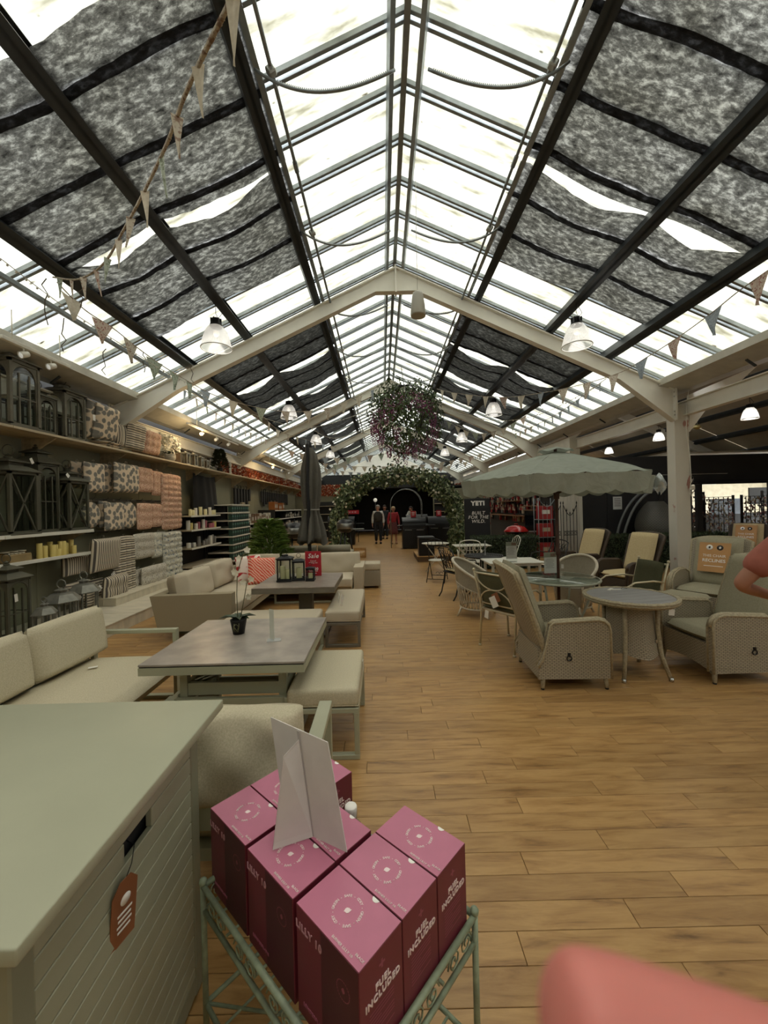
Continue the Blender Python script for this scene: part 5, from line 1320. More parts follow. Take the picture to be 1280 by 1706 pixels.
# ---- lattice tub chairs
M_LLOYD = mat('pale_wicker', 'c2b8a4', .6, var=.15, vs=40, bump=.4, bs=150, bd=.003)
def tub(label, loc, rz):
    ch = thing('tub_chair', label, 'armchair', loc, rz, 'pale lattice tub chairs')
    rim = lambda a: .46 + .36 * max(0, math.cos((a - PI) / 2 * 1.0)) ** 2.2   # a: pi at the back
    rad = lambda z: .235 + .10 * max(0, (z - .12)) / .7
    A0, A1 = R(48), R(312)
    def wall(u, v):
        a = A0 + (A1 - A0) * u; zt = rim(a); z = .46 + (zt - .46) * v if False else .12 + (zt - .12) * v
        r = rad(z) ; return (r * math.cos(a), r * math.sin(a) * .98, z)
    g = G(); g.grid(lambda u, v: wall(u, .56 + .44 * v), 30, 8, su=1.5, sv=.4); g.obj('woven_back', m_wick_pale, ch)
    g = G()   # open lattice below
    for k in range(26):
        for sgn in (-1, 1):
            pts = []
            for q in range(6):
                v = .03 + .55 * q / 5; u = (k + .5) / 26 + sgn * .05 * (q / 5 - .5)
                if 0 <= u <= 1: pts.append(wall(u, v))
            if len(pts) > 1: g.tube(pts, .0052, 4)
    g.obj('lattice', M_LLOYD, ch)
    g = G(); g.tube([wall(k / 40, 1) for k in range(41)], .021, 8); g.tube([wall(k / 40, .56) for k in range(41)], .007, 5); g.tube([wall(k / 40, .0) for k in range(41)], .014, 6)
    g.tube([wall(0, 0), wall(0, .5), wall(0, 1)], .016, 6); g.tube([wall(1, 0), wall(1, .5), wall(1, 1)], .016, 6); g.obj('rim', M_LLOYD, ch)
    g = G(); g.lathe([(0, .39), (.24, .39), (.26, .40), (.255, .42), (0, .425)], 24); g.obj('seat', m_wick_pale, ch)
    g = G(); P = []
    def fr(u, v): a = -A0 + 2 * A0 * u; z = .12 + .28 * v; r = rad(z) ; return (r * math.cos(a), r * math.sin(a), z)
    g.grid(fr, 10, 4, su=.4, sv=.28); g.obj('front_skirt', m_wick_pale, ch)
    g = G(); g.lathe([(0, .425), (.21, .425), (.23, .445), (.2, .465), (0, .472)], 20); g.obj('seat_pad', M_BEIGE, ch)
    for a in (40, 140, 220, 320): c, s = math.cos(R(a)), math.sin(R(a)); g = G(); g.tube([(c * .22, s * .22, .14), (c * .30, s * .30, 0)], [.018, .014], 8); g.obj('leg', M_LLOYD, ch)
    return ch
m_wick_pale = m_wicker('pale_lattice_weave', 'beb49e', '746c5a', .014, .008)
t1 = tub('pale lattice tub chair on the aisle side, left of the green metal chair', (1.36, 5.86, 0), R(-30))
dup(t1, (2.78, 5.82, 0), R(222), 'pale lattice tub chair behind the slatted parasol table, right of the pole')

# ---- sage metal chairs with arc backs
def metal_chair(label, loc, rz, tagged=False):
    ch = thing('metal_chair', label, 'chair', loc, rz, 'sage arc back metal chairs'); W = .235
    mm = mat('pale_sage_tube', 'cdc2a4', .45, .3, var=.05)
    for s in (-1, 1):
        g = G(); g.tube([(-.02, s * W, 0), (.02, s * W, .42), (-.02, s * W, .62), (-.09, s * W, .87)], .012, 8); g.lathe([(0, -.002), (.02, 0), (.016, .02), (0, .02)], 10, c=(-.02, s * W, 0)); g.ball((-.095, s * W, .885), .017, 8); g.obj('back_leg', mm, ch)
        g = G(); g.tube([(.50, s * W, 0), (.47, s * W, .42)], .012, 8); g.lathe([(0, -.002), (.02, 0), (.016, .02), (0, .02)], 10, c=(.5, s * W, 0)); g.obj('front_leg', mm, ch)
        g = G(); g.tube([(-.03, s * W, .64), (.12, s * (W + .02), .665), (.36, s * (W + .02), .655), (.46, s * (W + .01), .6), (.47, s * W, .42)], .011, 8); g.obj('arm', mm, ch)
    g = G()
    bx = lambda z: -.02 - .28 * max(0, z - .62) + .04 * 0 if z > .62 else .02 - .2 * max(0, z - .42)
    g.tube([(bx(.85), -W, .85), (bx(.85), W, .85)], .011, 8); g.tube([(bx(.5), -W, .5), (bx(.5), W, .5)], .011, 8)
    g.tube([(bx(.84 - .17 * math.sin(PI * k / 16)) - .012, -W * .92 * math.cos(PI * k / 16), .84 - .17 * math.sin(PI * k / 16)) for k in range(17)], .009, 6)
    g.tube([(bx(.5 + .17 * math.sin(PI * k / 16)) - .012, -W * .92 * math.cos(PI * k / 16), .5 + .17 * math.sin(PI * k / 16)) for k in range(17)], .009, 6); g.obj('arc_back', mm, ch)
    g = G(); g.tube([(.02, -W, .42), (.47, -W, .42), (.47, W, .42), (.02, W, .42)], .012, 8, closed=True); g.obj('seat_frame', mm, ch)
    g = G(); g.cushion((.46, .46, .07), (.24, 0, .455), puff=.3, n=8); g.obj('seat_cushion', M_OLIVED, ch)
    g = G(); g.cushion((.42, .44, .06), (-.015, 0, .67), rot=(0, R(90 - 13), 0), puff=.3, n=8); g.obj('back_cushion', M_OLIVED, ch)
    return ch
M_OLIVED = m_fabric('dark_olive_cushion', '545440', '5f5f4a', 380)
mc1 = metal_chair('sage arc back metal chair with dark olive pads, its back to the camera', (1.245, 4.40, 0), R(35))
dup(mc1, (3.28, 4.95, 0), R(186), 'sage arc back metal chair with dark olive pads behind the round woven table')
a_ = R(35)
ctg = thing('swing_tag', 'white and orange swing tag hanging on the back of the sage metal chair', 'tag', (1.20, 4.34, .56), a_)
g = G(); g.box((-.03, -.02, 0), (.002, .085, .12), rot=(R(-28), 0, 0)); g.obj('card', M_PAPER, ctg)
g = G(); g.box((-.027, -.048, .05), (.002, .09, .1), rot=(R(-28), 0, 0)); g.obj('back_card', M_TAGBR, ctg)
g = G(); g.tube([(-.028, -.05, .06), (-.02, -.06, .1), (.0, -.05, .12)], .0015, 4); g.obj('cord', M_INK, ctg)
g = G(); g.box((-.01, .1, -.16), (.002, .05, .09), rot=(R(10), 0, 0)); g.obj('care_label', M_PAPER, ctg)

# ---- white table behind, dark round table, bistro pieces
M_WHT = mat('white_enamel', 'cbc8ba', .4, var=.05)
wt = thing('white_table', 'white oblong garden table behind the woven recliner carrying a leaflet holder', 'table', (2.05, 6.35, 0))
g = G(); g.box((0, 0, .71), (.85, .6, .022), bev=.006); g.obj('table_top', M_WHT, wt)
g = G(); g.box((0, 0, .68), (.75, .5, .04)); g.obj('apron', M_WHT, wt)
for x in (-.36, .36):
    for y in (-.23, .23): g = G(); g.box((x, y, .34), (.035, .035, .68)); g.obj('leg', M_WHT, wt)
menu('acrylic menu holder with a grey leaflet on the white oblong table', (1.98, 6.12, .7215), R(4), .17, .26)
dt = thing('round_table', 'round dark openwork metal table with a clear holder on it', 'table', (1.78, 7.05, 0))
g = G(); rr = .33
for k in range(9): g.tube([(rr * k / 9 * math.cos(2 * PI * q / 30), rr * k / 9 * math.sin(2 * PI * q / 30), .715) for q in range(30)], .011, 4, closed=True) if k else None
for k in range(10): a = PI * k / 10; g.box((0, 0, .712), (2 * rr, .012, .008), rot=(0, 0, a))
g.tube([(rr * math.cos(2 * PI * q / 36), rr * math.sin(2 * PI * q / 36), .712) for q in range(36)], .014, 6, closed=True)
M_IRON = mat('dark_cast_metal', '2c2b2a', .5, .5, var=.2)
g.obj('openwork_top', M_IRON, dt)
for a in (30, 150, 270): c, s = math.cos(R(a)), math.sin(R(a)); g = G(); g.tube([(c * .05, s * .05, .7), (c * .06, s * .06, .3), (c * .2, s * .2, .12), (c * .28, s * .28, 0)], .014, 6); g.obj('leg', M_IRON, dt)
mh = thing('clear_holder', 'empty narrow clear holder on the round dark openwork table', 'sign holder', (1.8, 7.0, .728), R(70))
g = G(); g.box((0, 0, .002), (.12, .08, .004)); g.obj('foot', M_CLEAR, mh)
g = G(); g.box((0, 0, .13), (.15, .006, .25)); g.obj('sleeve', mat('frosted_sleeve', 'b4b6b4', .3, trans=.4, var=0), mh)
# black cast chair with a tan seat pad
def cast_chair(name, label, loc, rz, m, pad=None, s=1.0):
    ch = thing(name, label, 'chair', loc, rz); W = .22
    for q in (-1, 1):
        g = G(); g.tube([(-.12, q * W, 0), (-.06, q * W, .08), (.0, q * W, .3), (.02, q * W, .44), (-.02, q * W, .6), (-.12, q * W * .9, .86)], .013, 6); g.obj('back_leg', m, ch)
        g = G(); g.tube([(.5, q * W, 0), (.46, q * W, .06), (.44, q * W, .3), (.4, q * W, .44)], .013, 6); g.obj('front_leg', m, ch)
        g = G(); g.tube([(-.03, q * W, .62), (.12, q * (W + .03), .68), (.34, q * (W + .03), .66), (.38, q * (W + .02), .58), (.36, q * W, .44)], .011, 6); g.obj('arm', m, ch)
    g = G(); bx = lambda z: .02 - .14 * (z - .44) / .42
    for k in range(5):
        y = -W * .75 + W * 1.5 * k / 4; g.tube([(bx(.46), y * .5, .46), (bx(.6), y * 1.1, .6), (bx(.74), y * .6, .74), (bx(.86), y * .95, .84)], .007, 5)
    for k in range(4):
        for q in range(2):
            c = (-W * .55 + W * 1.1 * k / 3, .57 + .17 * q); g.tube([(bx(c[1] + .05 * math.sin(2 * PI * a / 10)), c[0] + .05 * math.cos(2 * PI * a / 10), c[1] + .05 * math.sin(2 * PI * a / 10)) for a in range(10)], .006, 4, closed=True)
    g.tube([(bx(.86) - .01, W * .9 * math.cos(PI * k / 10), .85 + .06 * math.sin(PI * k / 10)) for k in range(11)], .011, 6); g.obj('scroll_back', m, ch)
    g = G(); g.box((.2, 0, .44), (.44, .46, .02), bev=.008); g.obj('seat', m, ch)
    if pad: g = G(); g.cushion((.42, .42, .06), (.2, 0, .48), puff=.3, n=8); g.obj('seat_pad', pad, ch)
    return ch
cast_chair('cast_iron_chair', 'black ornate cast iron chair with a tan pad beside the lattice tub chair', (1.18, 6.95, 0), R(25), M_IRON, M_TANC)
cast_chair('cast_iron_chair', 'black cast metal chair with cream pad, right of the parasol pole at the back', (3.3, 7.6, 0), R(200), M_IRON, M_BEIGE)
w1_ = cast_chair('white_lattice_chair', 'white ornate metal chair in front of the white folding table', (1.78, 8.15, 0), R(80), M_WHT)
def fold_table(name, label, loc, w, d, m, round_=False):
    t = thing(name, label, 'table', loc)
    g = G()
    if round_: g.lathe([(0, .70), (w, .70), (w + .006, .706), (w, .714), (0, .714)], 28)
    else: g.box((0, 0, .707), (w, d, .016), bev=.004)
    g.obj('table_top', m, t)
    e = w * .75 if round_ else w * .42; f = (w if round_ else d) * .6
    for q in (-1, 1): g = G(); g.tube([(-e, q * f * .5, 0), (e, q * f * .5, .70)], .009, 6); g.tube([(e, q * f * .42, 0), (-e, q * f * .42, .70)], .009, 6); g.obj('cross_legs', m, t)
    g = G(); g.tube([(-e, -f * .5, .02), (-e, f * .5, .02)], .007, 5); g.tube([(e, -f * .42, .02), (e, f * .42, .02)], .007, 5); g.obj('stretchers', m, t); return t
fold_table('folding_table', 'white rectangular folding garden table in front of the box hedge', (2.0, 9.0, 0), .8, .5, M_WHT)
fold_table('bistro_table', 'small round pale bistro table with thin dark legs by the aisle', (1.28, 9.7, 0), .33, .33, mat('mosaic_cream', 'c5c0b2', .4, var=.1), True)
def fold_chair(label, loc, rz, seatm, m, lean=.12):
    ch = thing('folding_chair', label, 'chair', loc, rz)
    g = G(); g.lathe([(0, .445), (.185, .445), (.19, .452), (.185, .46), (0, .46)], 24); g.obj('seat', seatm, ch)
    for q in (-1, 1):
        g = G(); g.tube([(.24, q * .17, 0), (-.02, q * .17, .45), (-.17, q * .16, .86)], .009, 6); g.obj('long_leg', m, ch)
        g = G(); g.tube([(-.24, q * .19, 0), (.14, q * .19, .45)], .009, 6); g.obj('short_leg', m, ch)
    g = G(); g.tube([(-.17, -.16, .86), (-.19, -.08, .91), (-.195, 0, .93), (-.19, .08, .91), (-.17, .16, .86)], .009, 6); g.tube([(-.12, -.16, .72), (-.12, .16, .72)], .007, 5)
    for k in range(3): g.tube([(-.12, -.08 + .08 * k, .72), (-.185, -.08 + .08 * k, .91)], .005, 5)
    g.obj('back', m, ch)
    g = G(); g.tube([(.19, -.17, .09), (.19, .17, .09)], .007, 5); g.tube([(-.19, -.19, .07), (-.19, .19, .07)], .007, 5)
    for s in (-1, 1): g.tube([(.19 + .0, s * (.04 + .035 * math.cos(q * .6)), .13 + .035 * math.sin(q * .6)) for q in range(10)], .004, 4)
    g.obj('stretchers', m, ch); return ch
fold_chair('folding bistro chair with a round cream seat standing at the aisle edge', (1.16, 8.55, 0), R(70), mat('mosaic_cream', 'c5c0b2'), M_IRON)
f2 = fold_chair('white folding chair at the right end of the white folding table', (2.75, 8.6, 0), R(190), M_WHT, M_WHT)
# ================================================================ left wall display
random.seed(21)
M_LEAFP = None
def m_leafprint():
    t = NT('grey_leaf_print'); tc = t.n('TexCoord'); sx = t.n('SeparateXYZ'); cx = t.n('CombineXYZ'); t.l(tc, 'Object', sx, 0); t.l(sx, 1, cx, 0); t.l(sx, 2, cx, 1); v = t.n('TexVoronoi', i_Scale=11.0, i_Randomness=.8); v.voronoi_dimensions = '2D'; t.l(cx, 0, v, 0)
    r = t.ramp(v, 'Distance', [(.36, hx('77746c')), (.42, hx('a3998a')), (.46, hx('d6c3a8'))]); t.l(r, 0, t.b, 'Base Color'); t.b.inputs['Roughness'].default_value = .9; return t.m
def m_floral(name, bg, c1, c2, s=40):
    t = NT(name); mp = t.coord('UV', (1, 1, 1)); n1 = t.n('TexNoise', i_Scale=s, i_Detail=2.0); t.l(mp, 0, n1, 0)
    r = t.ramp(n1, 0, [(.38, hx(c2)), (.44, hx(bg)), (.58, hx(bg)), (.64, hx(c1))]); t.l(r, 0, t.b, 'Base Color'); t.b.inputs['Roughness'].default_value = .9; return t.m
def m_stripe(name, a, b, s=55, ax=0):
    t = NT(name); mp = t.coord('UV', (1, 1, 1), (0, 0, R(90) if ax else 0)); w_ = t.n('TexWave', i_Scale=s / 3.14); t.l(mp, 0, w_, 0)
    r = t.ramp(w_, 1, [(.55, hx(a)), (.68, hx(b))]); t.l(r, 0, t.b, 'Base Color'); t.b.inputs['Roughness'].default_value = .9; return t.m
M_LEAFP = m_leafprint()
M_PINKF = m_floral('rose_ditsy_print', 'c8a389', 'd9c2ac', 'a3685a', 45)
M_BLUEF = m_floral('blue_floral_print', 'c2bfb0', '5f6f82', 'd8d4c4', 22)
M_GREYF = m_floral('grey_ditsy_print', 'b9b2a2', '6f6a62', 'd6d0c2', 60)
M_STRIP = m_stripe('ticking_stripe', 'cbbfa8', '57504a', 24)
M_STRIP2 = m_stripe('ticking_stripe_across', 'cbbfa8', '57504a', 24, 1)
WX = -4.55
def wallY(px, py, X=WX):
    return X / at(px, py, 1.0).x
def shelf(name, label, x0, x1, ya, yb, z, nb, m, th=.03, lip=False, br=1.5, brz=.28):
    s = thing(name, label, 'shelf', ((x0 + x1) / 2, (ya + yb) / 2, z)); cx, cy = (x0 + x1) / 2, (ya + yb) / 2
    wd = (x1 - x0) / nb; n = max(1, round((yb - ya) / 2.4))
    for i in range(nb):
        for j in range(n):
            L = (yb - ya) / n
            g = G(); g.box((x0 + wd * (i + .5) - cx, ya + L * (j + .5) - cy, -th / 2), (wd - .004, L - .003, th), bev=.002); g.obj('board', m, s)
    if lip:
        n2 = max(1, round((yb - ya) / 1.25)); L = (yb - ya) / n2
        for j in range(n2): g = G(); g.box((x1 - cx + .008, ya + L * (j + .5) - cy, -.012), (.012, L - .006, .045), bev=.002); g.obj('front_strip', M_WHITE, s)
    k = 0
    y = ya + .2
    while y < yb:
        g = G(); g.box((x0 + .02 - cx, y - cy, -th - brz / 2), (.03, .03, brz)); g.prism([(x0 + .03 - cx, y - .012 - cy, -th), (x1 - .06 - cx, y - .012 - cy, -th), (x0 + .03 - cx, y - .012 - cy, -th - brz)], (0, .024, 0)); g.obj('bracket', m, s); y += br
    return s
shelf('wall_shelf', 'long pale wooden high shelf running the whole length of the left wall', -4.89, -4.36, 2.2, 22.3, 2.70, 3, M_SHELF)
shelf('wall_shelf', 'pale shelf carrying three tall dark lanterns on the left wall', -4.89, -4.42, 3.2, 6.05, 1.385, 2, M_SHELF, .03, True, 1.3, .18)
shelf('wall_shelf', 'lower pale shelf with yellow pillar candles on the left wall', -4.89, -4.42, 3.2, 6.0, 1.055, 2, M_SHELF, .03, True, 1.3, .18)
for k, (xa, xb, z, ya, yb, lb) in enumerate(((-4.88, -3.62, .17, 4.2, 8.9, 'pale low display plinth along the left wall behind the garden sofa'), (-4.88, -4.2, .3, 6.2, 9.0, 'upper step of the pale plinth below the hanging cushions'))):
    p = thing('plinth', lb, 'plinth', ((xa + xb) / 2, (ya + yb) / 2, 0 if not k else .171))
    h = z if not k else z - .171
    n = 3
    for i in range(n): g = G(); L = (yb - ya) / n; g.box((0, ya + L * (i + .5) - (ya + yb) / 2, h - .012), (xb - xa, L - .004, .022), bev=.003); g.obj('top_board', M_PALE, p)
    g = G(); g.box((0, 0, (h - .024) / 2), (xb - xa - .02, yb - ya - .02, h - .024)); g.obj('skirting', M_PALE, p)
# lanterns
M_LANT = mat('dark_grey_green_wood', '4c4a3c', .6, var=.15, vs=9)
M_LANT2 = mat('weathered_grey_wood', '5e5a4c', .65, var=.2, vs=9)
def LN(lb, px, py, X, zb, w, h, m, st, top, rz=0): return lantern(lb, (X, wallY(px, py, X), zb), w, h, m, st, rz, top)
LN('dark cross-framed lantern at the left edge on the lantern shelf', 15, 830, -4.62, 1.387, .40, 1.0, M_LANT, 'cross', 'pagoda')
LN('tallest dark arched lantern in the middle of the lantern shelf', 62, 820, -4.70, 1.387, .34, 1.2, M_LANT, 'arch', 'pagoda')
LN('dark cross-framed lantern at the right end of the lantern shelf', 112, 830, -4.62, 1.387, .37, .92, M_LANT, 'cross', 'pagoda')
LN('big weathered arched lantern at the left edge of the high shelf', 14, 620, -4.6, 2.702, .42, 1.05, M_LANT2, 'arch', 'cap')
LN('small dark arched lantern between two big ones on the high shelf', 64, 660, -4.55, 2.702, .25, .62, M_LANT, 'arch', 'pagoda')
LN('big weathered arched lantern right of the small one on the high shelf', 103, 660, -4.66, 2.702, .40, .88, M_LANT2, 'arch', 'cap')
LN('tall dark lantern standing on the floor at the left edge below the candles', 12, 1010, -4.4, .171, .30, .92, M_LANT, 'arch', 'pagoda')
M_ZINC = mat('aged_zinc', '7b7a70', .5, .4, var=.25, vs=14)
def zinc(lb, px, py, X, zb, r, h):
    l = thing('zinc_lantern', lb, 'lantern', (X, wallY(px, py, X), zb)); 
    g = G(); g.lathe([(0, 0), (r, 0), (r, .02), (r * .92, .03)], 6)
    for f in g.bm.faces: f.smooth = False
    g.obj('base', M_ZINC, l)
    g = G()
    for k in range(6): a = PI / 3 * k; g.box((r * .88 * math.cos(a), r * .88 * math.sin(a), h * .35), (.02, .02, h * .66))
    g.obj('posts', M_ZINC, l)
    g = G(); g.lathe([(r * 1.12, h * .66), (r * 1.12, h * .68), (r * .7, h * .84), (r * .3, h * .88), (r * .3, h * .93), (r * .42, h * .94), (0, h)], 6)
    for f in g.bm.faces: f.smooth = False
    g.obj('roof', M_ZINC, l)
    g = G(); g.tube([(r * .28 * math.cos(2 * PI * k / 14), 0, h + r * .2 + r * .28 * math.sin(2 * PI * k / 14)) for k in range(14)], .008, 5, closed=True); g.obj('carry_ring', M_ZINC, l)
zinc('small grey zinc lantern behind the sofa back, leftmost of three', 74, 1020, -4.05, .171, .12, .42)
zinc('grey hexagonal zinc lantern behind the sofa back, middle of three', 103, 1005, -4.15, .171, .2, .52)
zinc('grey zinc lantern behind the sofa back, rightmost of three', 140, 990, -4.2, .171, .19, .56)
def tagc(lb, px, py, X, w, h, rot=0, m=None):
    g = G(); g.box((0, 0, 0), (.003, w, h), rot=(rot, 0, 0)); tag(g.obj('swing_tag', m or M_PAPER, None, (X, wallY(px, py, X), at(px, py, wallY(px, py, X)).z)), lb, 'tag')
tagc('white tag on the middle tall dark lantern', 53, 768, -4.5, .04, .075, .5)
tagc('white tag on the right cross-framed lantern', 113, 792, -4.42, .045, .06, .8)
tagc('white tag on the floor lantern at the left edge', 27, 996, -4.25, .04, .09, .1)
tagc('white tag on the striped tufted cushion low on the wall', 166, 980, -4.42, .085, .08, .7)
tagc('white tag above the striped tufted cushion', 189, 957, -4.42, .09, .075, .5)
tagc('pale tag on the leaf print pillow on the high shelf', 157, 696, -4.36, .05, .09, 0)
# yellow candles on the candle shelf
M_WAXY = mat('butter_yellow_wax', 'd8c473', .5, var=.06)
random.seed(4)
for i in range(17):
    px = 66 + 4.4 * i if i < 14 else 88 + 9 * (i - 14); X = random.choice((-4.5, -4.58, -4.66)) if i < 14 else -4.48; h = (.2, .12, .16, .1)[i % 4] + (.06 if X < -4.6 else 0); y = wallY(px, 925, X)
    c = candle(f'butter yellow pillar candle, {ORDS[i]} along the candle shelf bunch', (X, y, 1.0565), .033, h, M_WAXY, 'yellow pillar candles on the wall shelf')
for i, px in enumerate((8, 22, 36)):
    y = wallY(px, 930, -4.6); j = thing('candle_jar', ['amber candle jar at the far left end of the candle shelf', 'amber candle jar between two others on the candle shelf', 'amber candle jar beside the yellow pillar candles'][i], 'candle jar', (-4.6, y, 1.0565), 0, 'amber candle jars')
    g = G(); g.lathe([(0, 0), (.045, 0), (.047, .11), (.044, .11), (.04, .02), (0, .02)], 16); g.obj('jar', mat('amber_glass', '8a6a3a', .15, trans=.4, var=0), j)
    g = G(); g.lathe([(0, .115), (.047, .115), (.047, .13), (0, .133)], 16); g.obj('lid', M_PALE, j)
g = G(); g.box((0, 0, .05), (.2, .3, .1), bev=.006); tb_ = g.obj('tealight_box', mat('kraft_card', '8f7a52', .7), None, (-4.52, wallY(22, 940, -4.52), 1.0565)); tag(tb_, 'kraft box of tealights at the left end of the candle shelf', 'box')
g = G()
for k in range(5): g.lathe([(0, .1), (.02, .1), (.02, .115), (0, .115)], 10, c=(.03, -.1 + .05 * k, 0))
g.obj('tealights', M_PALE, tb_, kind='stuff')
# hanging and stacked cushions
GRP = 'cushions displayed on the left wall'
def wallcushion(lb, px0, px1, py0, py1, m, X=WX, th=.12, tuft=None, round_=False, name='cushion', lean=0, puff=.6, yaw=0):
    pc, qc = (px0 + px1) / 2, (py0 + py1) / 2; y0, y1 = wallY(px0, qc, X), wallY(px1, qc, X); yc = (y0 + y1) / 2
    zt, zb = at(pc, py0, yc).z, at(pc, py1, yc).z; w_, h_ = abs(y1 - y0), zt - zb
    g = G(); RM = Matrix(((0, 0, 1, 0), (1, 0, 0, 0), (0, 1, 0, 0), (0, 0, 0, 1)))
    c = thing(name, lb, 'cushion', (X, yc, zb), yaw, GRP)
    if round_:
        r = h_ / 2; g.lathe([(0, -th / 2), (r * .6, -th / 2), (r * .93, -th * .32), (r, 0), (r * .93, th * .32), (r * .6, th / 2), (0, th / 2)], 24, M=Matrix.Translation((0, 0, h_ / 2)) @ RM)
        for f in g.bm.faces:
            for lp in f.loops: lp[g.uv].uv = (lp.vert.co.y, lp.vert.co.z)
    else: g.cushion((w_, h_, th), (0, 0, h_ / 2), rot=RM, puff=puff, n=16 if not tuft else max(16, 4 * max(tuft)), tuft=tuft, pinch=.05 if not tuft else 0)
    g.obj('pad', m, c, None, (0, lean, 0))
    g = G(); g.tube([(0, -.03, h_ - .01), (.0, -.02, h_ + .03), (.0, .02, h_ + .03), (0, .03, h_ - .01)], .004, 4); g.obj('ties', m, c)
    return c
for a in (
    ('leaf print pillow hanging in the top row, leftmost, in shadow', 118, 140, 768, 815, M_LEAFP, -4.7), ('leaf print pillow hanging in the top row, second from left', 139, 172, 770, 822, M_LEAFP, -4.5),
    ('leaf print pillow hanging in the top row, third, set back', 172, 194, 773, 822, M_LEAFP, -4.62), ('leaf print pillow hanging in the top row, the largest', 189, 230, 772, 822, M_LEAFP, -4.46)): wallcushion(*a)
wallcushion('rose ditsy tufted seat pad in the top row', 227, 254, 779, 820, M_PINKF, -4.48, .1, (3, 3))
wallcushion('rose ditsy tufted seat pad in the top row, beside the long pad', 252, 271, 785, 826, M_PINKF, -4.5, .1, (3, 3))
wallcushion('long rose tufted lounger pad hanging on the wall', 269, 301, 790, 882, M_PINKF, -4.46, .12, (4, 10))
wallcushion('round leaf print seat pad behind the right lantern', 134, 167, 836, 880, M_LEAFP, -4.55, .06, None, True)
wallcushion('leaf print seat pad seen edge on in the second row', 165, 178, 834, 880, M_LEAFP, -4.6, .12)
wallcushion('square leaf print seat pad in the second row', 173, 207, 836, 884, M_LEAFP, -4.5, .06, None, False, 'cushion', 0, .2)
wallcushion('round leaf print seat pad at the right of the second row', 198, 230, 836, 880, M_LEAFP, -4.53, .06, None, True)
wallcushion('rose ditsy tufted pad in the second row', 228, 252, 838, 882, M_PINKF, -4.5, .1, (3, 3))
wallcushion('rose ditsy tufted pad in the second row, right end', 250, 269, 839, 878, M_PINKF, -4.5, .1, (3, 3))
wallcushion('ticking stripe pillow tilted in the third row', 148, 194, 895, 952, M_STRIP, -4.42, .16, None, False, 'cushion', R(6))
wallcushion('ticking stripe pillow behind the tilted one, low', 104, 148, 925, 958, M_STRIP, -4.6, .12)
wallcushion('long ticking stripe tufted lounger pad', 189, 224, 893, 1000, M_STRIP2, -4.5, .12, (4, 10))
wallcushion('grey ditsy round tufted pad in the third row', 222, 256, 888, 930, M_GREYF, -4.5, .12, (3, 3))
wallcushion('blue floral tufted pad in the third row', 252, 276, 886, 928, M_BLUEF, -4.52, .12, (3, 3))
wallcushion('long blue floral lounger pad', 272, 302, 885, 968, M_BLUEF, -4.46, .13, (4, 9))
wallcushion('ticking stripe tufted pad low on the wall, behind the zinc lanterns', 108, 150, 968, 1002, M_STRIP2, -4.62, .13, (3, 3))
wallcushion('ticking stripe tufted pad low on the wall, middle', 140, 172, 965, 1008, M_STRIP2, -4.6, .13, (3, 3))
wallcushion('big ticking stripe tufted cushion low on the wall, right', 170, 208, 957, 1013, M_STRIP, -4.42, .16, (3, 3), False, 'cushion', R(5))
wallcushion('grey ditsy stacked pad low on the wall, left', 221, 240, 948, 990, M_GREYF, -4.55, .16, (3, 3))
wallcushion('grey ditsy tufted cushion low on the wall, right', 236, 276, 941, 985, M_GREYF, -4.42, .16, (4, 3))
wallcushion('leaf print pillow standing on the high shelf, left', 134, 158, 666, 733, M_LEAFP, -4.62, .16, None, False, 'cushion', R(10))
wallcushion('leaf print pillow standing on the high shelf, in front', 152, 187, 675, 735, M_LEAFP, -4.5, .18, None, False, 'cushion', R(10))
wallcushion('ticking stripe bundle on the high shelf beside the pillow', 187, 211, 706, 744, M_STRIP, -4.56, .2, (2, 1))
wallcushion('white ticking tufted cushion on the high shelf', 208, 237, 706, 750, M_STRIP2, -4.5, .14, (3, 3), False, 'cushion', R(8))
wallcushion('rose tufted cushion on the high shelf', 236, 263, 719, 757, M_PINKF, -4.5, .14, (3, 3), False, 'cushion', R(8))
wallcushion('blue floral cushion on the high shelf behind the white orchid', 262, 283, 722, 762, M_BLUEF, -4.7, .1, (2, 2), False, 'cushion', R(8))
for k in range(2):
    g = G(); g.cushion((.36, .5, .05), puff=.4, n=8); tag(g.obj('flat_pad', M_LEAFP, None, (-4.56, 6.55, 2.727 + .05 * k), (0, 0, .1 * k)), ['lower', 'upper'][k] + ' leaf print pad of the flat pair on the high shelf front', 'pad', 'flat pads on the high shelf')
for z, ya, yb, lb in ((2.36, 6.1, 9.0, 'upper black hanging rail behind the cushions'), (1.86, 6.1, 8.9, 'second black hanging rail behind the cushions'), (1.32, 6.1, 8.9, 'third black hanging rail behind the cushions'), (.85, 6.1, 8.9, 'lowest black hanging rail behind the cushions')):
    r = thing('hanging_rail', lb, 'rail', (-4.86, (ya + yb) / 2, z))
    g = G(); g.box((0, 0, 0), (.03, yb - ya, .05)); g.obj('rail', mat('pale_rail', '8d897a', .5), r)
    for k in range(9): g = G(); y = -(yb - ya) / 2 + .15 + (yb - ya - .3) * k / 8; g.tube([(.01, y, 0), (.3, y, .0), (.33, y, .03)], .004, 4); g.obj('hook', M_MATBLK, r)
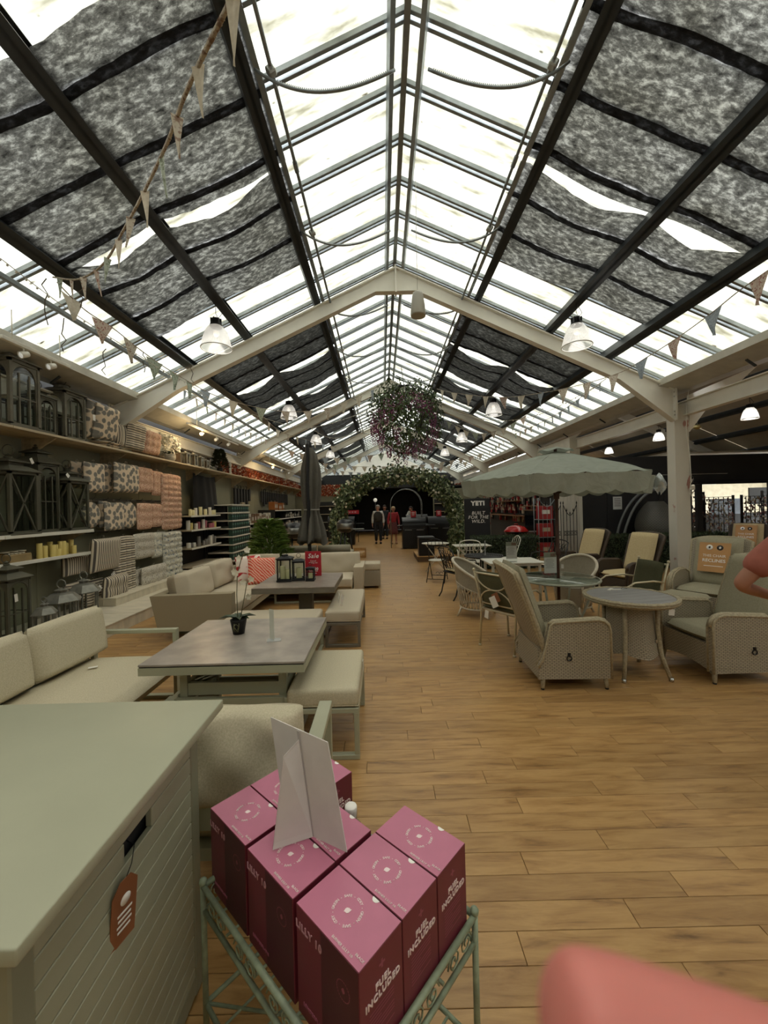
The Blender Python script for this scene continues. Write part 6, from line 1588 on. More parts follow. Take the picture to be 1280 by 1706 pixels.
# orchid, silver lanterns, topiary, reed screen on the high shelf
orc = thing('flower_pot', 'white orchid in a round pot on the high shelf', 'potted plant', (-4.48, wallY(283, 740, -4.48), 2.7005))
g = G(); g.lathe([(0, 0), (.07, 0), (.11, .06), (.11, .13), (.09, .15), (0, .14)], 16); g.obj('pot', M_GREYF, orc)
g = G(); random.seed(9)
for k in range(130):
    v = rnd_dir(); p = Vector((v.x * .16, v.y * .22, .34 + v.z * .2)); g.leaf(p, rnd_dir(), (1, 0, .3), .075, .06)
g.obj('blossoms', M_PETAL, orc, kind='stuff')
for k in range(6): g = G(); g.leaf((0, 0, .13), (math.cos(k), math.sin(k), .6), (0, 0, 1), .2, .07); g.obj('leaf', M_GREEN, orc)
rs = thing('reed_screen', 'brown reed screen at the back of the high shelf behind the orchid', 'screen', (-4.86, 9.5, 2.7005))
g = G()
for k in range(120): g.tube([(0, -1.75 + 3.5 * k / 120, 0), (0, -1.75 + 3.5 * k / 120, .44)], .012, 5, cap=False)
g.obj('reeds', mat('brown_reed', '7a6550', .8, var=.3, vs=30), rs, kind='stuff')
for i, (px, h) in enumerate(((309, .34), (322, .36), (333, .33), (342, .28))):
    lantern(['silver lantern on the high shelf, leftmost of four', 'silver lantern on the high shelf, second of four', 'silver lantern on the high shelf, third of four', 'smallest silver lantern on the high shelf, beside the topiary'][i], (-4.5, wallY(px, 760, -4.5), 2.7005), .15, h, mat('brushed_silver', 'b0aca0', .35, .7, var=.1), 'plain', 0, 'cap')
def conifer(label, loc, r, h, m, n, pot=.18):
    t = thing('potted_conifer', label, 'potted plant', loc); random.seed(int(r * 100))
    g = G(); g.lathe([(0, 0), (pot * .8, 0), (pot, pot * 1.4), (pot * .9, pot * 1.4), (0, pot * 1.3)], 16); g.obj('pot', M_MATBLK, t)
    g = G(); g.tube([(0, 0, pot), (0, 0, h * .9)], .015, 5); g.obj('trunk', M_STEM, t)
    g = G()
    for _ in range(n):
        z = random.random() ** .8; a = random.random() * 2 * PI; rr = r * (1 - z) ** .7 * (.5 + .5 * random.random()) + .02; g.leaf((rr * math.cos(a), rr * math.sin(a), pot * 1.2 + (h - pot * 1.2) * z), (math.cos(a), math.sin(a), .6), (0, 0, 1), (.17 if n < 1000 and r > .3 else .13) * (r / .4 + .3), .028 * (r / .3 + .4))
    g.obj('needles', m, t, kind='stuff'); return t
M_CONI = mat('conifer_green', '839a54', .6, var=.45, vs=10)
conifer('small dark topiary cone on the high shelf before the orange band', (-4.5, wallY(366, 765, -4.5), 2.7005), .19, .62, mat('topiary_dark_green', '26301a', .6, var=.4, vs=10), 900, .08)
conifer('bushy green potted conifer behind the beige corner sofa', (-2.36, 8.22, 0), .44, 1.36, M_CONI, 950, .2)
# autumn leaf bands above the shelves and walls
M_AUT = [mat('orange_autumn_leaf', 'b4562c', .7, var=.4, vs=9), mat('rust_autumn_leaf', '8a3a24', .7, var=.4, vs=9), mat('cream_dried_leaf', 'd9c3a4', .7, var=.2)]
def band(label, a, b, z0, z1, nrm, n):
    t = thing('autumn_leaf_band', label, 'garland', (0, 0, 0)); a, b, nrm = Vector(a), Vector(b), Vector(nrm)
    c = (a + b) / 2; t.location = (c.x, c.y, z0); L = (b - a).length
    g = G(); d = (b - a).normalized(); off = -nrm * .02
    g.prism([tuple(a - c + off), tuple(b - c + off), tuple(b - c + off + Vector((0, 0, z1 - z0))), tuple(a - c + off + Vector((0, 0, z1 - z0)))], nrm * -.02); g.obj('backing', M_AUT[1], t)
    random.seed(3)
    for m, k in zip(M_AUT, (.5, .3, .2)):
        g = G()
        for _ in range(int(n * k)):
            p = a.lerp(b, random.random()) - c + Vector((0, 0, (z1 - z0) * random.random())); g.leaf(p + nrm * random.random() * .05, rnd_dir() + nrm * .5, nrm, random.uniform(.06, .1), .06)
        g.obj('leaves', m, t, kind='stuff')
    return t
band('orange autumn leaf band along the back of the high shelf', (-4.8, 11.75, 0), (-4.8, 22.3, 0), 2.705, 3.1, (1, 0, 0), 2600)
band('orange autumn leaf band on the far back wall, left of the arch', (-4.8, 22.45, 0), (-2.2, 22.45, 0), 2.35, 2.95, (0, -1, 0), 900)
band('orange autumn leaf band along the right wall under the pale fascia', (5.18, 28.0, 0), (5.18, 12.2, 0), 2.68, 3.1, (-1, 0, 0), 3200)
sp_ = thing('warm_uplight', 'slim white post with warm glow at the start of the orange band', 'post', (-4.5, 11.8, 2.7005))
g = G(); g.box((0, 0, .19), (.05, .05, .38), bev=.004); g.obj('post', M_WHITE, sp_)
# shelving units farther along the left wall
def unit(label, x0, x1, ya, yb, zs, m, h, sides=True):
    u = thing('shelf_unit', label, 'shelving', ((x0 + x1) / 2, (ya + yb) / 2, 0)); cx, cy = (x0 + x1) / 2, (ya + yb) / 2
    for y in (ya, yb):
        g = G(); g.box((0, y - cy, h / 2), (x1 - x0, .025, h)) if sides else g.box((x0 + .03 - cx, y - cy, h / 2), (.04, .03, h)); g.obj('side_panel', M_BLACK, u)
    g = G(); g.box((x0 + .01 - cx, 0, h / 2), (.015, yb - ya - .03, h)); g.obj('back_panel', M_BLACK, u)
    for z in zs:
        g = G(); g.box((.01, 0, z - .015), (x1 - x0 - .01, yb - ya - .03, .03), bev=.002); s = g.obj('shelf_board', m, u)
        g = G(); g.box(((x1 - x0) / 2 + .008, 0, z - .014), (.01, yb - ya - .02, .04)); g.obj('front_strip', M_WHITE, s)
    return u
unit('shelf unit of candles and jars right of the hanging cushions', -4.86, -4.38, 9.05, 10.7, (.35, .78, 1.2, 1.53), M_SHELF, 1.56, False)
unit('shelf unit of dark green cartons past the candles', -4.86, -4.12, 10.85, 12.3, (.26, .48, .70, .92, 1.14, 1.36, 1.58, 1.80), M_WHITE, 1.82, False)
unit('shelf unit of white and brown boxes past the green cartons', -4.86, -4.2, 12.5, 15.2, (.35, .8, 1.2), mat('warm_wood_shelf', '7a5636', .55, var=.25, vs=5, stretch=(6, .6, 6)), 1.25)
unit('dark shelf unit of grill goods near the far left corner', -4.86, -4.2, 15.5, 20.5, (.4, .85, 1.25, 1.6), mat('warm_wood_shelf', '7a5636'), 1.62)
gc = G(); gc.box((0, 0, .085), (.1, .155, .17), bev=.003); gm = gc.mesh('carton', mat('dark_green_carton', '1f3b33', .45, var=.1)); gl = G(); gl.box((.0515, 0, .11), (.001, .1, .05)); glm = gl.mesh('label', mat('pale_green_label', '5f8a7a', .5))
for z in (.26, .48, .70, .92, 1.14, 1.36, 1.58):
    for k in range(8):
        o = put('green_carton', None, None, (-4.185, 10.96 + .1755 * k, z + .0005)); tag(o, f'dark green carton, {ORDS[k]} from the near end, shelf {ORDS[int((1.6 - z) / .22)]} from the top', 'carton', 'dark green cartons'); put('carton', gm, o); put('label', glm, o)
random.seed(8)
WAXES = [M_WAXY, mat('ivory_wax', 'd9d0a0'), mat('rose_wax', 'b0606a', .5), mat('white_wax', 'd8d2c4', .5), mat('clear_jar', '9a948a', .15, trans=.4)]
lbl = {1.53: 'candle or lantern on the top shelf of the candle unit', 1.2: 'rose and ivory candle on the second shelf of the candle unit', .78: 'glass candle holder on the lower shelf of the candle unit'}
for z, kinds in ((1.53, (1, 3, 1)), (1.2, (2, 0, 3, 2)), (.78, (4, 4, 3))):
    for k in range(11):
        y = 9.2 + .13 * k; candle(lbl[z] + f', {ORDS[k]} from the left', (random.choice((-4.46, -4.52)), y, z + .0005), random.uniform(.035, .05), random.uniform(.1, .24), WAXES[random.choice(kinds)], 'candles of the far shelf unit, height %d' % (z * 100))
bx = [mat('brown_carton', '6f5236', .6), mat('white_carton', 'bdb8ac', .6), mat('copper_box', '9a6234', .4, .3), mat('black_carton', '1d1c1c', .5)]
nm_ = ['brown carton', 'white carton', 'copper coloured box', 'black carton']
def pile(y0, y1, z, n, X, hmax, kinds, where, grp):
    w_ = (y1 - y0) / n
    for k in range(n):
        i = random.choice(kinds); h = hmax * random.uniform(.6, 1); d = random.uniform(.16, .26)
        o = thing('carton', f'{nm_[i]} {where}, {ORDS[k]} from the near end', 'carton', (X, y0 + w_ * (k + .5), z + .0005), 0, f'{nm_[i]}s {grp}')
        g = G(); g.box((0, 0, h / 2), (d, w_ * .88, h), bev=.004); g.obj('box', bx[i], o)
        g = G(); g.box((d / 2 + .0008, 0, h * .5), (.001, w_ * .5, h * .4)); g.obj('label', bx[1] if i != 1 else bx[0], o)
pile(12.6, 15.1, 1.2, 9, -4.36, .34, (0, 1, 1), 'on the box unit top shelf', 'on the box unit top')
pile(12.6, 15.1, .8, 9, -4.36, .3, (0, 1, 1), 'on the box unit middle shelf', 'on the box unit middle')
pile(12.6, 15.1, .35, 8, -4.36, .32, (1, 3, 3), 'on the box unit lowest shelf', 'on the box unit bottom')
pile(15.6, 17.2, 1.6, 5, -4.36, .34, (2, 2), 'on top of the far grill unit', 'on the far unit top')
pile(17.3, 20.4, 1.25, 12, -4.36, .26, (3, 1, 3), 'on the far grill unit third shelf', 'on the far unit third shelf')
pile(15.6, 20.4, .85, 16, -4.36, .3, (3, 1, 3, 0), 'on the far grill unit second shelf', 'on the far unit second shelf')
pile(15.6, 20.4, .4, 14, -4.36, .35, (3, 3, 1), 'on the far grill unit bottom shelf', 'on the far unit bottom')
# hanging black tools and wooden letters above the far units
for k in range(22):
    y = 13.0 + .28 * k + (1.2 if k > 5 else 0); h = random.uniform(.3, .6)
    o = thing('hanging_tool', f'dark grill tool on the far left wall, {ORDS[k]} from the near end', 'tool', (-4.82, y, 1.75), 0, 'grill tools hanging on the left wall')
    g = G(); g.box((0, 0, .62 - h / 2), (.06, .16, h), bev=.015); g.obj('blade', bx[3], o)
    g = G(); g.tube([(0, 0, .62), (0, 0, .72), (-.05, 0, .72)], .012, 5); g.obj('handle', M_CHROME if k % 3 == 0 else M_MATBLK, o)
for k, ch in enumerate('ALE'):
    o = put('wooden_letter', text_mesh(ch, .5, .02, bold=.01).copy(), None, (-4.68, 12.45 + .42 * k, 1.62 + .08 * (k == 2)), (R(90), 0, R(90))); o.data.materials.clear(); o.data.materials.append(M_WHITE if k != 2 else M_SHELF); tag(o, 'decorative letter %s standing against the left wall above the box unit' % ch, 'letter')
cv = thing('furniture_cover', 'tall black draped cover standing against the wall past the rose lounger pad', 'cover', (-4.72, 10.55, 1.565))
g = G(); g.grid(lambda u, v: (.05 + .1 * math.sin(PI * u) * (1 - .4 * v) + .012 * math.sin(24 * u), -.75 + 1.5 * u * (1 - .12 * v), 1.02 * v * (1 - .06 * math.sin(PI * u))), 30, 10); g.obj('cloth', mat('black_cloth', '0e0e0f', .85, var=.2), cv)
# grey sofa behind, woven pouffe, folded parasol
s3 = thing('grey_sofa', 'low grey-beige sofa behind the corner sofa, only its back showing', 'sofa', (-1.8, 8.95, 0))
M_GRYF = m_fabric('grey_beige_fabric', '8a8474', '99927f', 420)
g = G(); g.box((0, -.32, .38), (2.25, .12, .56), bev=.02, seg=2); g.obj('back', M_GRYF, s3)
for k in range(3): g = G(); g.tube([(-1.1 + .74 * k, -.28, .74), (-.4 + .74 * k, -.28, .74)], .085, 10); g.obj('bolster', M_GRYF, s3)
g = G(); g.box((0, .05, .25), (2.25, .75, .2), bev=.02); g.obj('seat', M_GRYF, s3)
for x in (-1.05, 1.05): g = G(); g.box((x, .05, .4), (.12, .75, .5), bev=.02); g.obj('arm', M_GRYF, s3)
for x in (-1.0, 1.0):
    for y in (-.3, .35): g = G(); g.box((x, y, .05), (.06, .06, .1)); g.obj('foot', M_MATBLK, s3)
pf = thing('woven_pouffe', 'square woven pouffe with a cream pad standing at the aisle edge', 'pouffe', (-.27, 8.13, 0))
g = G(); g.box((0, 0, .2), (.4, .4, .32), bev=.01); g.obj('body', M_WICK, pf)
g = G(); g.box((0, 0, .43), (.41, .41, .14), bev=.025, seg=3); g.obj('pad', M_BEIGE, pf)
for x in (-.17, .17):
    for y in (-.17, .17): g = G(); g.box((x, y, .02), (.03, .03, .04)); g.obj('foot', M_RIM, pf)
fp = thing('folded_parasol', 'tall folded grey cantilever parasol tied around its black mast', 'parasol', (-1.47, 8.25, 0))
def drape(u, v):
    a = 2 * PI * u; rad_ = [(0, .03), (.06, .12), (.2, .165), (.36, .175), (.5, .16), (.62, .125), (.65, .12), (.72, .16), (.85, .22), (1, .25)]
    for (v0, r0), (v1, r1) in zip(rad_, rad_[1:]):
        if v <= v1: r = r0 + (r1 - r0) * (v - v0) / (v1 - v0); break
    f = 1 + (.22 + .12 * v) * math.sin(a * 8 + 2 * v) * min(1, v * 4); hem = .22 * abs(math.sin(a * 2.0 + .5)) if v > .97 else 0
    return (r * f * math.cos(a), r * f * math.sin(a), 2.9 - 2.05 * v + hem)
g = G(); g.grid(drape, 96, 30, cu=True); g.obj('folded_canopy', m_canvas('grey_parasol_canvas', '6e6b63', .25), fp)
g = G(); g.box((-.03, -.17, 1.5), (.07, .05, 2.9), bev=.01); g.obj('mast', M_MATBLK, fp)
g = G(); g.tube([(.155 * math.cos(2 * PI * k / 20), .155 * math.sin(2 * PI * k / 20), 1.60) for k in range(20)], .016, 5, closed=True); g.obj('tie_strap', mat('grey_strap', '8a8880', .7), fp)
g = G(); g.box((-.03, -.22, .95), (.08, .08, .12), bev=.02); g.tube([(-.03, -.27, .95), (.05, -.27, .98)], .01, 6); g.obj('crank', M_MATBLK, fp)
g = G(); g.lathe([(.02, 2.88), (.035, 2.9), (.03, 3.0), (0, 3.02)], 10); g.obj('finial', M_MATBLK, fp)
g = G(); g.box((0, 0, .04), (.8, .45, .07), bev=.01); g.obj('base', M_MATBLK, fp)
# ================================================================ far end and right background
random.seed(33)
M_GRILL = mat('black_enamel', '141415', .3, .2, var=.1)
M_STEEL = mat('brushed_steel', '9c9c98', .3, .9, var=.08)
def grill(label, loc, r=.26, zb=1.02, lid=M_GRILL, band_=True):
    g_ = thing('kettle_grill', label, 'grill', loc)
    g = G(); g.lathe([(0, zb - r * .55), (r * .5, zb - r * .5), (r * .9, zb - r * .2), (r, zb)], 24); g.obj('bowl', M_GRILL, g_)
    if band_: g = G(); g.lathe([(r, zb), (r * 1.02, zb + .01), (r * 1.02, zb + .15), (r, zb + .16)], 24); g.obj('steel_band', M_STEEL, g_)
    o = .16 if band_ else 0
    g = G(); g.lathe([(r * 1.02, zb + o), (r * .97, zb + o + .03), (r * .7, zb + o + r * .38), (r * .3, zb + o + r * .5), (0, zb + o + r * .52)], 24); g.tube([(-.05, 0, zb + o + r * .5), (-.04, 0, zb + o + r * .62), (.04, 0, zb + o + r * .62), (.05, 0, zb + o + r * .5)], .01, 6); g.obj('lid', lid, g_)
    for a in (30, 150, 270): c, s = math.cos(R(a)), math.sin(R(a)); g = G(); g.tube([(c * r * .5, s * r * .5, zb - r * .4), (c * r * 1.2, s * r * 1.2, 0)], .022, 6); g.obj('leg', M_GRILL, g_)
    g = G(); g.box((r * 1.45, 0, zb - .02), (.4, .3, .02)); g.obj('side_table', M_STEEL, g_); return g_
grill('steel banded round grill on black legs at the left foot of the leafy arch', (-1.1, 11.6, 0), .24, 1.02)
grill('steel banded round grill left of the folded parasol', (-2.35, 10.4, 0), .27, .98)
lc = thing('log_box', 'low wooden log box by the aisle beyond the grey sofa', 'log box', (-.78, 13.0, 0))
g = G()
for z in (.04, .26): g.box((0, -.16, z), (.42, .02, .06)); g.box((0, .16, z), (.42, .02, .06))
for x in (-.2, .2): g.box((x, 0, .15), (.03, .34, .3))
g.box((0, 0, .02), (.4, .3, .02)); g.obj('crate', mat('raw_pine', 'b0854e', .7, var=.2), lc)
for k in range(4): g = G(); g.tube([(-.13 + .09 * k, -.14, .085 + .03 * (k % 2)), (-.13 + .09 * k, .14, .085 + .03 * (k % 2))], .045, 8); g.obj('log', mat('split_log', 'c2a271', .8, var=.3), lc)
# black grill cabinets right of the aisle
def cabinet(label, loc, w, d, h):
    c = thing('grill_cabinet', label, 'grill', loc)
    g = G(); g.box((0, 0, h * .42), (w, d, h * .8), bev=.01); g.obj('body', M_GRILL, c)
    for k in range(2): g = G(); g.box((-w / 4 + w / 2 * k, -d / 2 - .008, h * .4), (w / 2 - .02, .016, h * .6), bev=.004); dr = g.obj('door', M_GRILL, c); g = G(); g.box((-w / 4 + w / 2 * k, -d / 2 - .03, h * .66), (w * .3, .02, .02)); g.obj('handle', M_STEEL, dr)
    g = G(); g.grid(lambda u, v: (-w / 2 + w * u, d / 2 * -math.cos(PI * v), h * .82 + .3 * math.sin(PI * v)), 2, 12); g.obj('hood', M_GRILL, c)
    g = G(); g.box((w * .72, 0, h * .8), (w * .4, d * .9, .03)); g.box((-w * .6, 0, h * .8), (w * .18, d * .9, .03)); g.obj('side_shelf', M_GRILL, c); return c
cabinet('black grill cabinet nearest the aisle on the right', (1.2, 15.4, 0), .9, .6, 1.1)
cabinet('second black grill cabinet further right', (2.3, 16.15, 0), .95, .6, 1.1)
cabinet('black grill cabinet deep in the far left of the aisle', (-1.7, 17.5, 0), .95, .6, 1.15)
cabinet('black grill cabinet at the far left behind the first', (-2.2, 19.6, 0), .95, .6, 1.15)
cabinet('far black grill cabinet behind the woman in red', (1.6, 18.6, 0), 1.0, .6, 1.15)
for i, x in enumerate((1.3, 2.6)):
    s = thing('sale_card', ['red sale card on the nearest black grill cabinet', 'red sale card on the second black grill cabinet'][i], 'sign', (x - .1 - .2 * i, 15.4 + .75 * i, 1.205))
    g = G(); g.box((0, 0, .12), (.2, .01, .24)); g.box((0, .02, .005), (.2, .06, .01)); g.obj('card', M_RED, s)
    g = G()
    for k in range(3): g.box((0, -.006, .18 - .05 * k), (.13 - .02 * k, .001, .02))
    g.obj('printed_lines', M_INKW, s)
pl = thing('platform', 'low dark wooden platform at the right edge of the aisle', 'platform', (1.55, 12.3, 0))
g = G(); g.box((0, 0, .07), (1.1, 1.5, .14), bev=.005); g.obj('box', mat('raw_pine_dark', '5c452c', .7), pl); g = G(); g.box((0, 0, .148), (1.12, 1.52, .016)); g.obj('top', mat('raw_pine', 'b0854e'), pl)
cb = thing('cooler_box', 'black square lidded cooler bin on the low platform beside the aisle', 'bin', (1.28, 11.85, .157))
g = G(); g.box((0, 0, .25), (.46, .42, .5), bev=.015); g.obj('body', M_GRILL, cb); g = G(); g.box((0, 0, .53), (.48, .44, .055), bev=.012); g.obj('lid', mat('charcoal_plastic', '2c2c2c', .4), cb); g = G(); g.box((0, -.214, .36), (.09, .004, .05)); g.obj('badge', M_STEEL, cb)
# red banner and shelves in the far kitchen
rb = thing('red_banner', 'red banner board over the far left grill display', 'sign', (-1.65, 18.6, 1.42))
g = G(); g.box((0, 0, 0), (1.1, .03, .18)); g.obj('board', M_RED, rb); g = G(); g.box((-.5, .03, -.71), (.03, .03, 1.42)); g.obj('post', M_GRILL, rb); g = G(); g.box((.5, .03, -.71), (.03, .03, 1.42)); g.obj('post', M_GRILL, rb); g = G()
for k in range(7): g.box((-.4 + .13 * k, -.017, 0), (.08, .002, .07))
g.obj('lettering', mat('faded_rose_print', 'b98a93'), rb)
for i, (x, y) in enumerate(((-3.3, 22.3), (3.6, 22.3))):
    u = thing('dark_shelf', ['dark shelving on the back wall left of the far opening', 'dark shelving on the back wall right of the far opening'][i], 'shelving', (x, y, 0))
    g = G(); g.box((0, .1, 1.0), (1.3, .05, 2.0)); g.obj('back', M_BLACK, u)
    for k in range(4): g = G(); g.box((0, -.1, .4 + .45 * k), (1.3, .35, .03)); g.obj('shelf_board', M_SHELF, u)
gb = thing('globe_street_lamp', 'slim dark post lamp with a pale globe in the far opening', 'lamp', (-.35, 20.6, 0))
g = G(); g.tube([(0, 0, 0), (0, 0, 1.9)], .02, 6); g.obj('post', M_GRILL, gb); g = G(); g.ball((0, 0, 2.0), .1, 10); g.obj('globe', mat('pale_globe', 'd8d4c4', .3, emit=.3), gb)
# hedges
def hedge(label, x0, x1, y, h, d=.45):
    t = thing('box_hedge', label, 'hedge', ((x0 + x1) / 2, y, 0)); w_ = x1 - x0
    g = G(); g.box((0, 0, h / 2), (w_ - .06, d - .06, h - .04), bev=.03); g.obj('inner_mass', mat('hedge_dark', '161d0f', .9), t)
    g = G()
    for _ in range(int(w_ * 1500)):
        f = random.random()
        if f < .7: p = Vector((random.uniform(-w_ / 2, w_ / 2), -d / 2 + random.uniform(-.01, .04), random.uniform(.02, h)))
        else: p = Vector((random.uniform(-w_ / 2, w_ / 2), random.uniform(-d / 2, d / 2), h + random.uniform(-.03, .015)))
        g.leaf(p, rnd_dir() + Vector((0, -.4, .4)), (0, -1, .5), .045, .03)
    g.obj('leaves', mat('hedge_leaf', '2c3a1c', .6, var=.5, vs=14), t, kind='stuff')
hedge('clipped box hedge behind the white folding table', 2.25, 3.88, 10.1, .80)
hedge('clipped box hedge behind the brown recliners', 4.95, 8.3, 9.6, .80)
# black chalk style board
yb = thing('advert_board', 'tall black board with white hand lettering beside the leafy arch', 'sign', (2.68, 11.2, 0))
g = G(); g.box((0, 0, .9), (.72, .06, 1.8), bev=.006); g.obj('panel', mat('soft_black_board', '0f0f10', .6, var=0), yb)
F = frame((0, -.033, 0), (1, 0, 0), (0, 0, 1))
text('brand_lettering', 'YETI', .165, M_INKW, yb, F @ Matrix.Translation((.02, 1.66, 0)), bold=.011, space=1.2)
text('hand_lettering', 'BUILT\nFOR THE\nWILD.', .13, M_INKW, yb, F @ Matrix.Translation((.02, 1.27, 0)), bold=.001, shear=.2)
# red grill and goods on the right wall
rg = grill('red lidded grill behind the box hedge', (3.62, 10.75, 0), .32, .88, mat('glossy_red_enamel', 'a01a18', .2, var=.05), False)
for z, ya, yb2 in ((1.55, 12.3, 14.0), (1.2, 13.0, 18), (1.75, 14.5, 17)):
    s = shelf('wall_shelf', {1.55: 'short wooden shelf of grill goods on the right wall by the cabinet', 1.2: 'long lower wooden shelf of grill goods on the right wall', 1.75: 'highest wooden shelf of grill goods on the right wall'}[z], 4.86, 5.25, ya, yb2, z, 1, mat('warm_wood_shelf', '7a5636'), .03, False, 9, .02)
GOOD = [mat('red_packet', '9c2024', .4, var=.2), mat('dark_red_packet', '5e1618', .4), mat('black_packet', '1a1a1a', .4), mat('cream_packet', 'b5a88e', .5), mat('silver_packet', '8d8d8a', .35, .5)]
gnm = ['red', 'dark red', 'black', 'cream', 'silver']
for k in range(140):
    i = random.choice((0, 0, 0, 1, 1, 2, 2, 3, 4)); y = random.uniform(12.1, 20.5); z = random.choice((.95, 1.26, 1.38, 1.60, 1.80, 1.98)); h = random.uniform(.18, .34)
    o = thing('grill_packet', f'{gnm[i]} grill accessory packet hanging on the right wall', 'packet', (5.14, y, z), 0, f'{gnm[i]} packets on the right wall')
    g = G(); g.box((0, 0, h / 2), (.07, .15, h), bev=.008); g.obj('pack', GOOD[i], o); g = G(); g.box((-.036, 0, h * .6), (.001, .09, h * .3)); g.obj('label', GOOD[3] if i != 3 else GOOD[0], o)
bc = thing('black_cabinet', 'black glass fronted grill cabinet against the right wall', 'cabinet', (4.95, 12.6, 0))
g = G(); g.box((0, 0, .7), (.55, .9, 1.4), bev=.01); g.obj('body', M_GRILL, bc); g = G(); g.box((-.28, 0, .85), (.012, .7, .8)); g.obj('door', mat('dark_glass', '10141a', .1), bc); g = G(); g.box((0, 0, 1.41), (.6, .95, .03)); g.obj('top', mat('warm_wood_shelf', '7a5636'), bc)
# wire rack with red goods, iron gates
M_ZN = mat('pale_zinc_wire', '7d8486', .4, .5)
wr2 = thing('wire_rack', 'grey blue wire rack with red boxes beside the parasol pole', 'rack', (4.18, 10.2, 0))
for x in (-.22, .22):
    for y in (-.15, .15): g = G(); g.tube([(x, y, 0), (x, y, 1.75)], .012, 6); g.obj('post', M_ZN, wr2)
for z in (.25, .75, 1.2):
    g = G(); g.tube([(-.22, -.15, z), (.22, -.15, z), (.22, .15, z), (-.22, .15, z)], .009, 5, closed=True)
    for k in range(5): g.tube([(-.2 + .1 * k, -.15, z), (-.2 + .1 * k, .15, z)], .004, 4)
    g.obj('shelf_grid', M_ZN, wr2)
g = G()
for k in range(1, 4): g.tube([(-.22 + .11 * k, -.15, .25), (-.22 + .11 * k, -.15, 1.6)], .006, 4)
g.tube([(-.22, -.15, 1.75)] + [(-.22 + .44 * k / 10, -.15, 1.75 - .22 * math.sin(PI * k / 10)) for k in range(1, 10)] + [(.22, -.15, 1.75)], .012, 5); g.obj('front_bars', M_ZN, wr2)
for i, z in enumerate((.2605, .7605, 1.2105)):
    o = thing('red_carton', ['red carton on the lowest tier of the wire rack', 'red carton on the middle tier of the wire rack', 'red carton on the top tier of the wire rack'][i], 'carton', (4.18, 10.22, z)); h = .34
    g = G(); g.box((0, 0, h / 2), (.36, .2, h), bev=.006); g.obj('box', GOOD[0], o); g = G(); g.box((0, -.101, h * .55), (.2, .001, h * .3)); g.obj('label', M_INKW if i == 2 else GOOD[3], o)
for i, x in enumerate((4.62, 5.05)):
    gt2 = thing('iron_gate', ['narrow wrought iron gate leaning by the pale boards, left', 'narrow wrought iron gate leaning by the pale boards, right'][i], 'gate', (x, 10.66, 0))
    g = G(); w_ = .36
    for k in range(5): xx = -w_ / 2 + w_ * k / 4; zt = 1.6 - .28 * math.sin(PI * k / 4); g.tube([(xx, 0, .02), (xx, 0, zt)], .009, 5); g.lathe([(.014, zt - .01), (.02, zt + .01), (0, zt + .07)], 6, c=(xx, 0, 0))
    g.obj('bars', M_IRON, gt2)
    g = G(); g.tube([(-w_ / 2 + w_ * k / 12, 0, 1.56 - .28 * math.sin(PI * k / 12)) for k in range(13)], .01, 5)
    for z in (.15, .75, .85): g.tube([(-w_ / 2, 0, z), (w_ / 2, 0, z)], .009, 5)
    for k in range(4): g.tube([(-w_ / 2 + w_ * (k + .5) / 4 + .03 * math.cos(2 * PI * q / 10), 0, .80 + .03 * math.sin(2 * PI * q / 10)) for q in range(10)], .005, 4, closed=True)
    g.obj('rails', M_IRON, gt2)
# woven swing daybed in front of the black partition
db = thing('swing_daybed', 'egg shaped woven daybed in a curved grey tube frame before the black partition', 'daybed', (7.05, 10.5, 0), R(-8))
for y in (-.15, .25):
    g = G(); g.tube([(-.75 + 1.7 * (1 - math.cos(R(6 * k))) * .62 + .0, y - .1 * k / 15 * 0, 1.95 * math.sin(R(6 * k))) for k in range(1, 16)], .035, 8); g.obj('frame_tube', mat('grey_tube', '6d6f6c', .45, .4), db)
g = G(); g.tube([(-.7, -.2, .03), (.8, -.2, .03), (.8, .4, .03), (-.7, .4, .03)], .03, 8, closed=True); g.obj('floor_frame', mat('grey_tube', '6d6f6c'), db)
def egg(u, v):
    a = R(60 + 240 * u); z = .35 + 1.25 * v; r = .55 * math.sin(PI * (.12 + .8 * v)) ** .7; return (.25 - r * math.cos(a) * -.9, .1 + r * math.sin(a), z)
g = G(); g.grid(egg, 24, 16, su=1.8, sv=1.3); g.obj('woven_shell', m_wicker('grey_open_weave', '6a675c', '12110f', .06, .035), db)
g = G(); g.tube([(.45, .1, 1.95), (.3, .1, 1.62)], .008, 5); g.obj('hanger', M_MATBLK, db)
g = G(); g.cushion((.8, .7, .16), (.2, .1, .5), puff=.5, n=8); g.obj('pad', M_OLIVED, db)
for i, (px, py) in enumerate(((1030, 838),)):
    g = G(); p = at(px, py, 11.13); p.y = 11.155; g.box((0, 0, 0), (.25, .004, .36)); n_ = g.obj('paper_notice', mat('pale_grey_card', 'b9b8b0'), None, p); tag(n_, 'white paper notice pinned to the black partition', 'notice')
    g = G()
    for k in range(5): g.box((0, -.0028, .12 - .05 * k), (.18, .001, .015))
    g.obj('printed_lines', M_INK, n_)
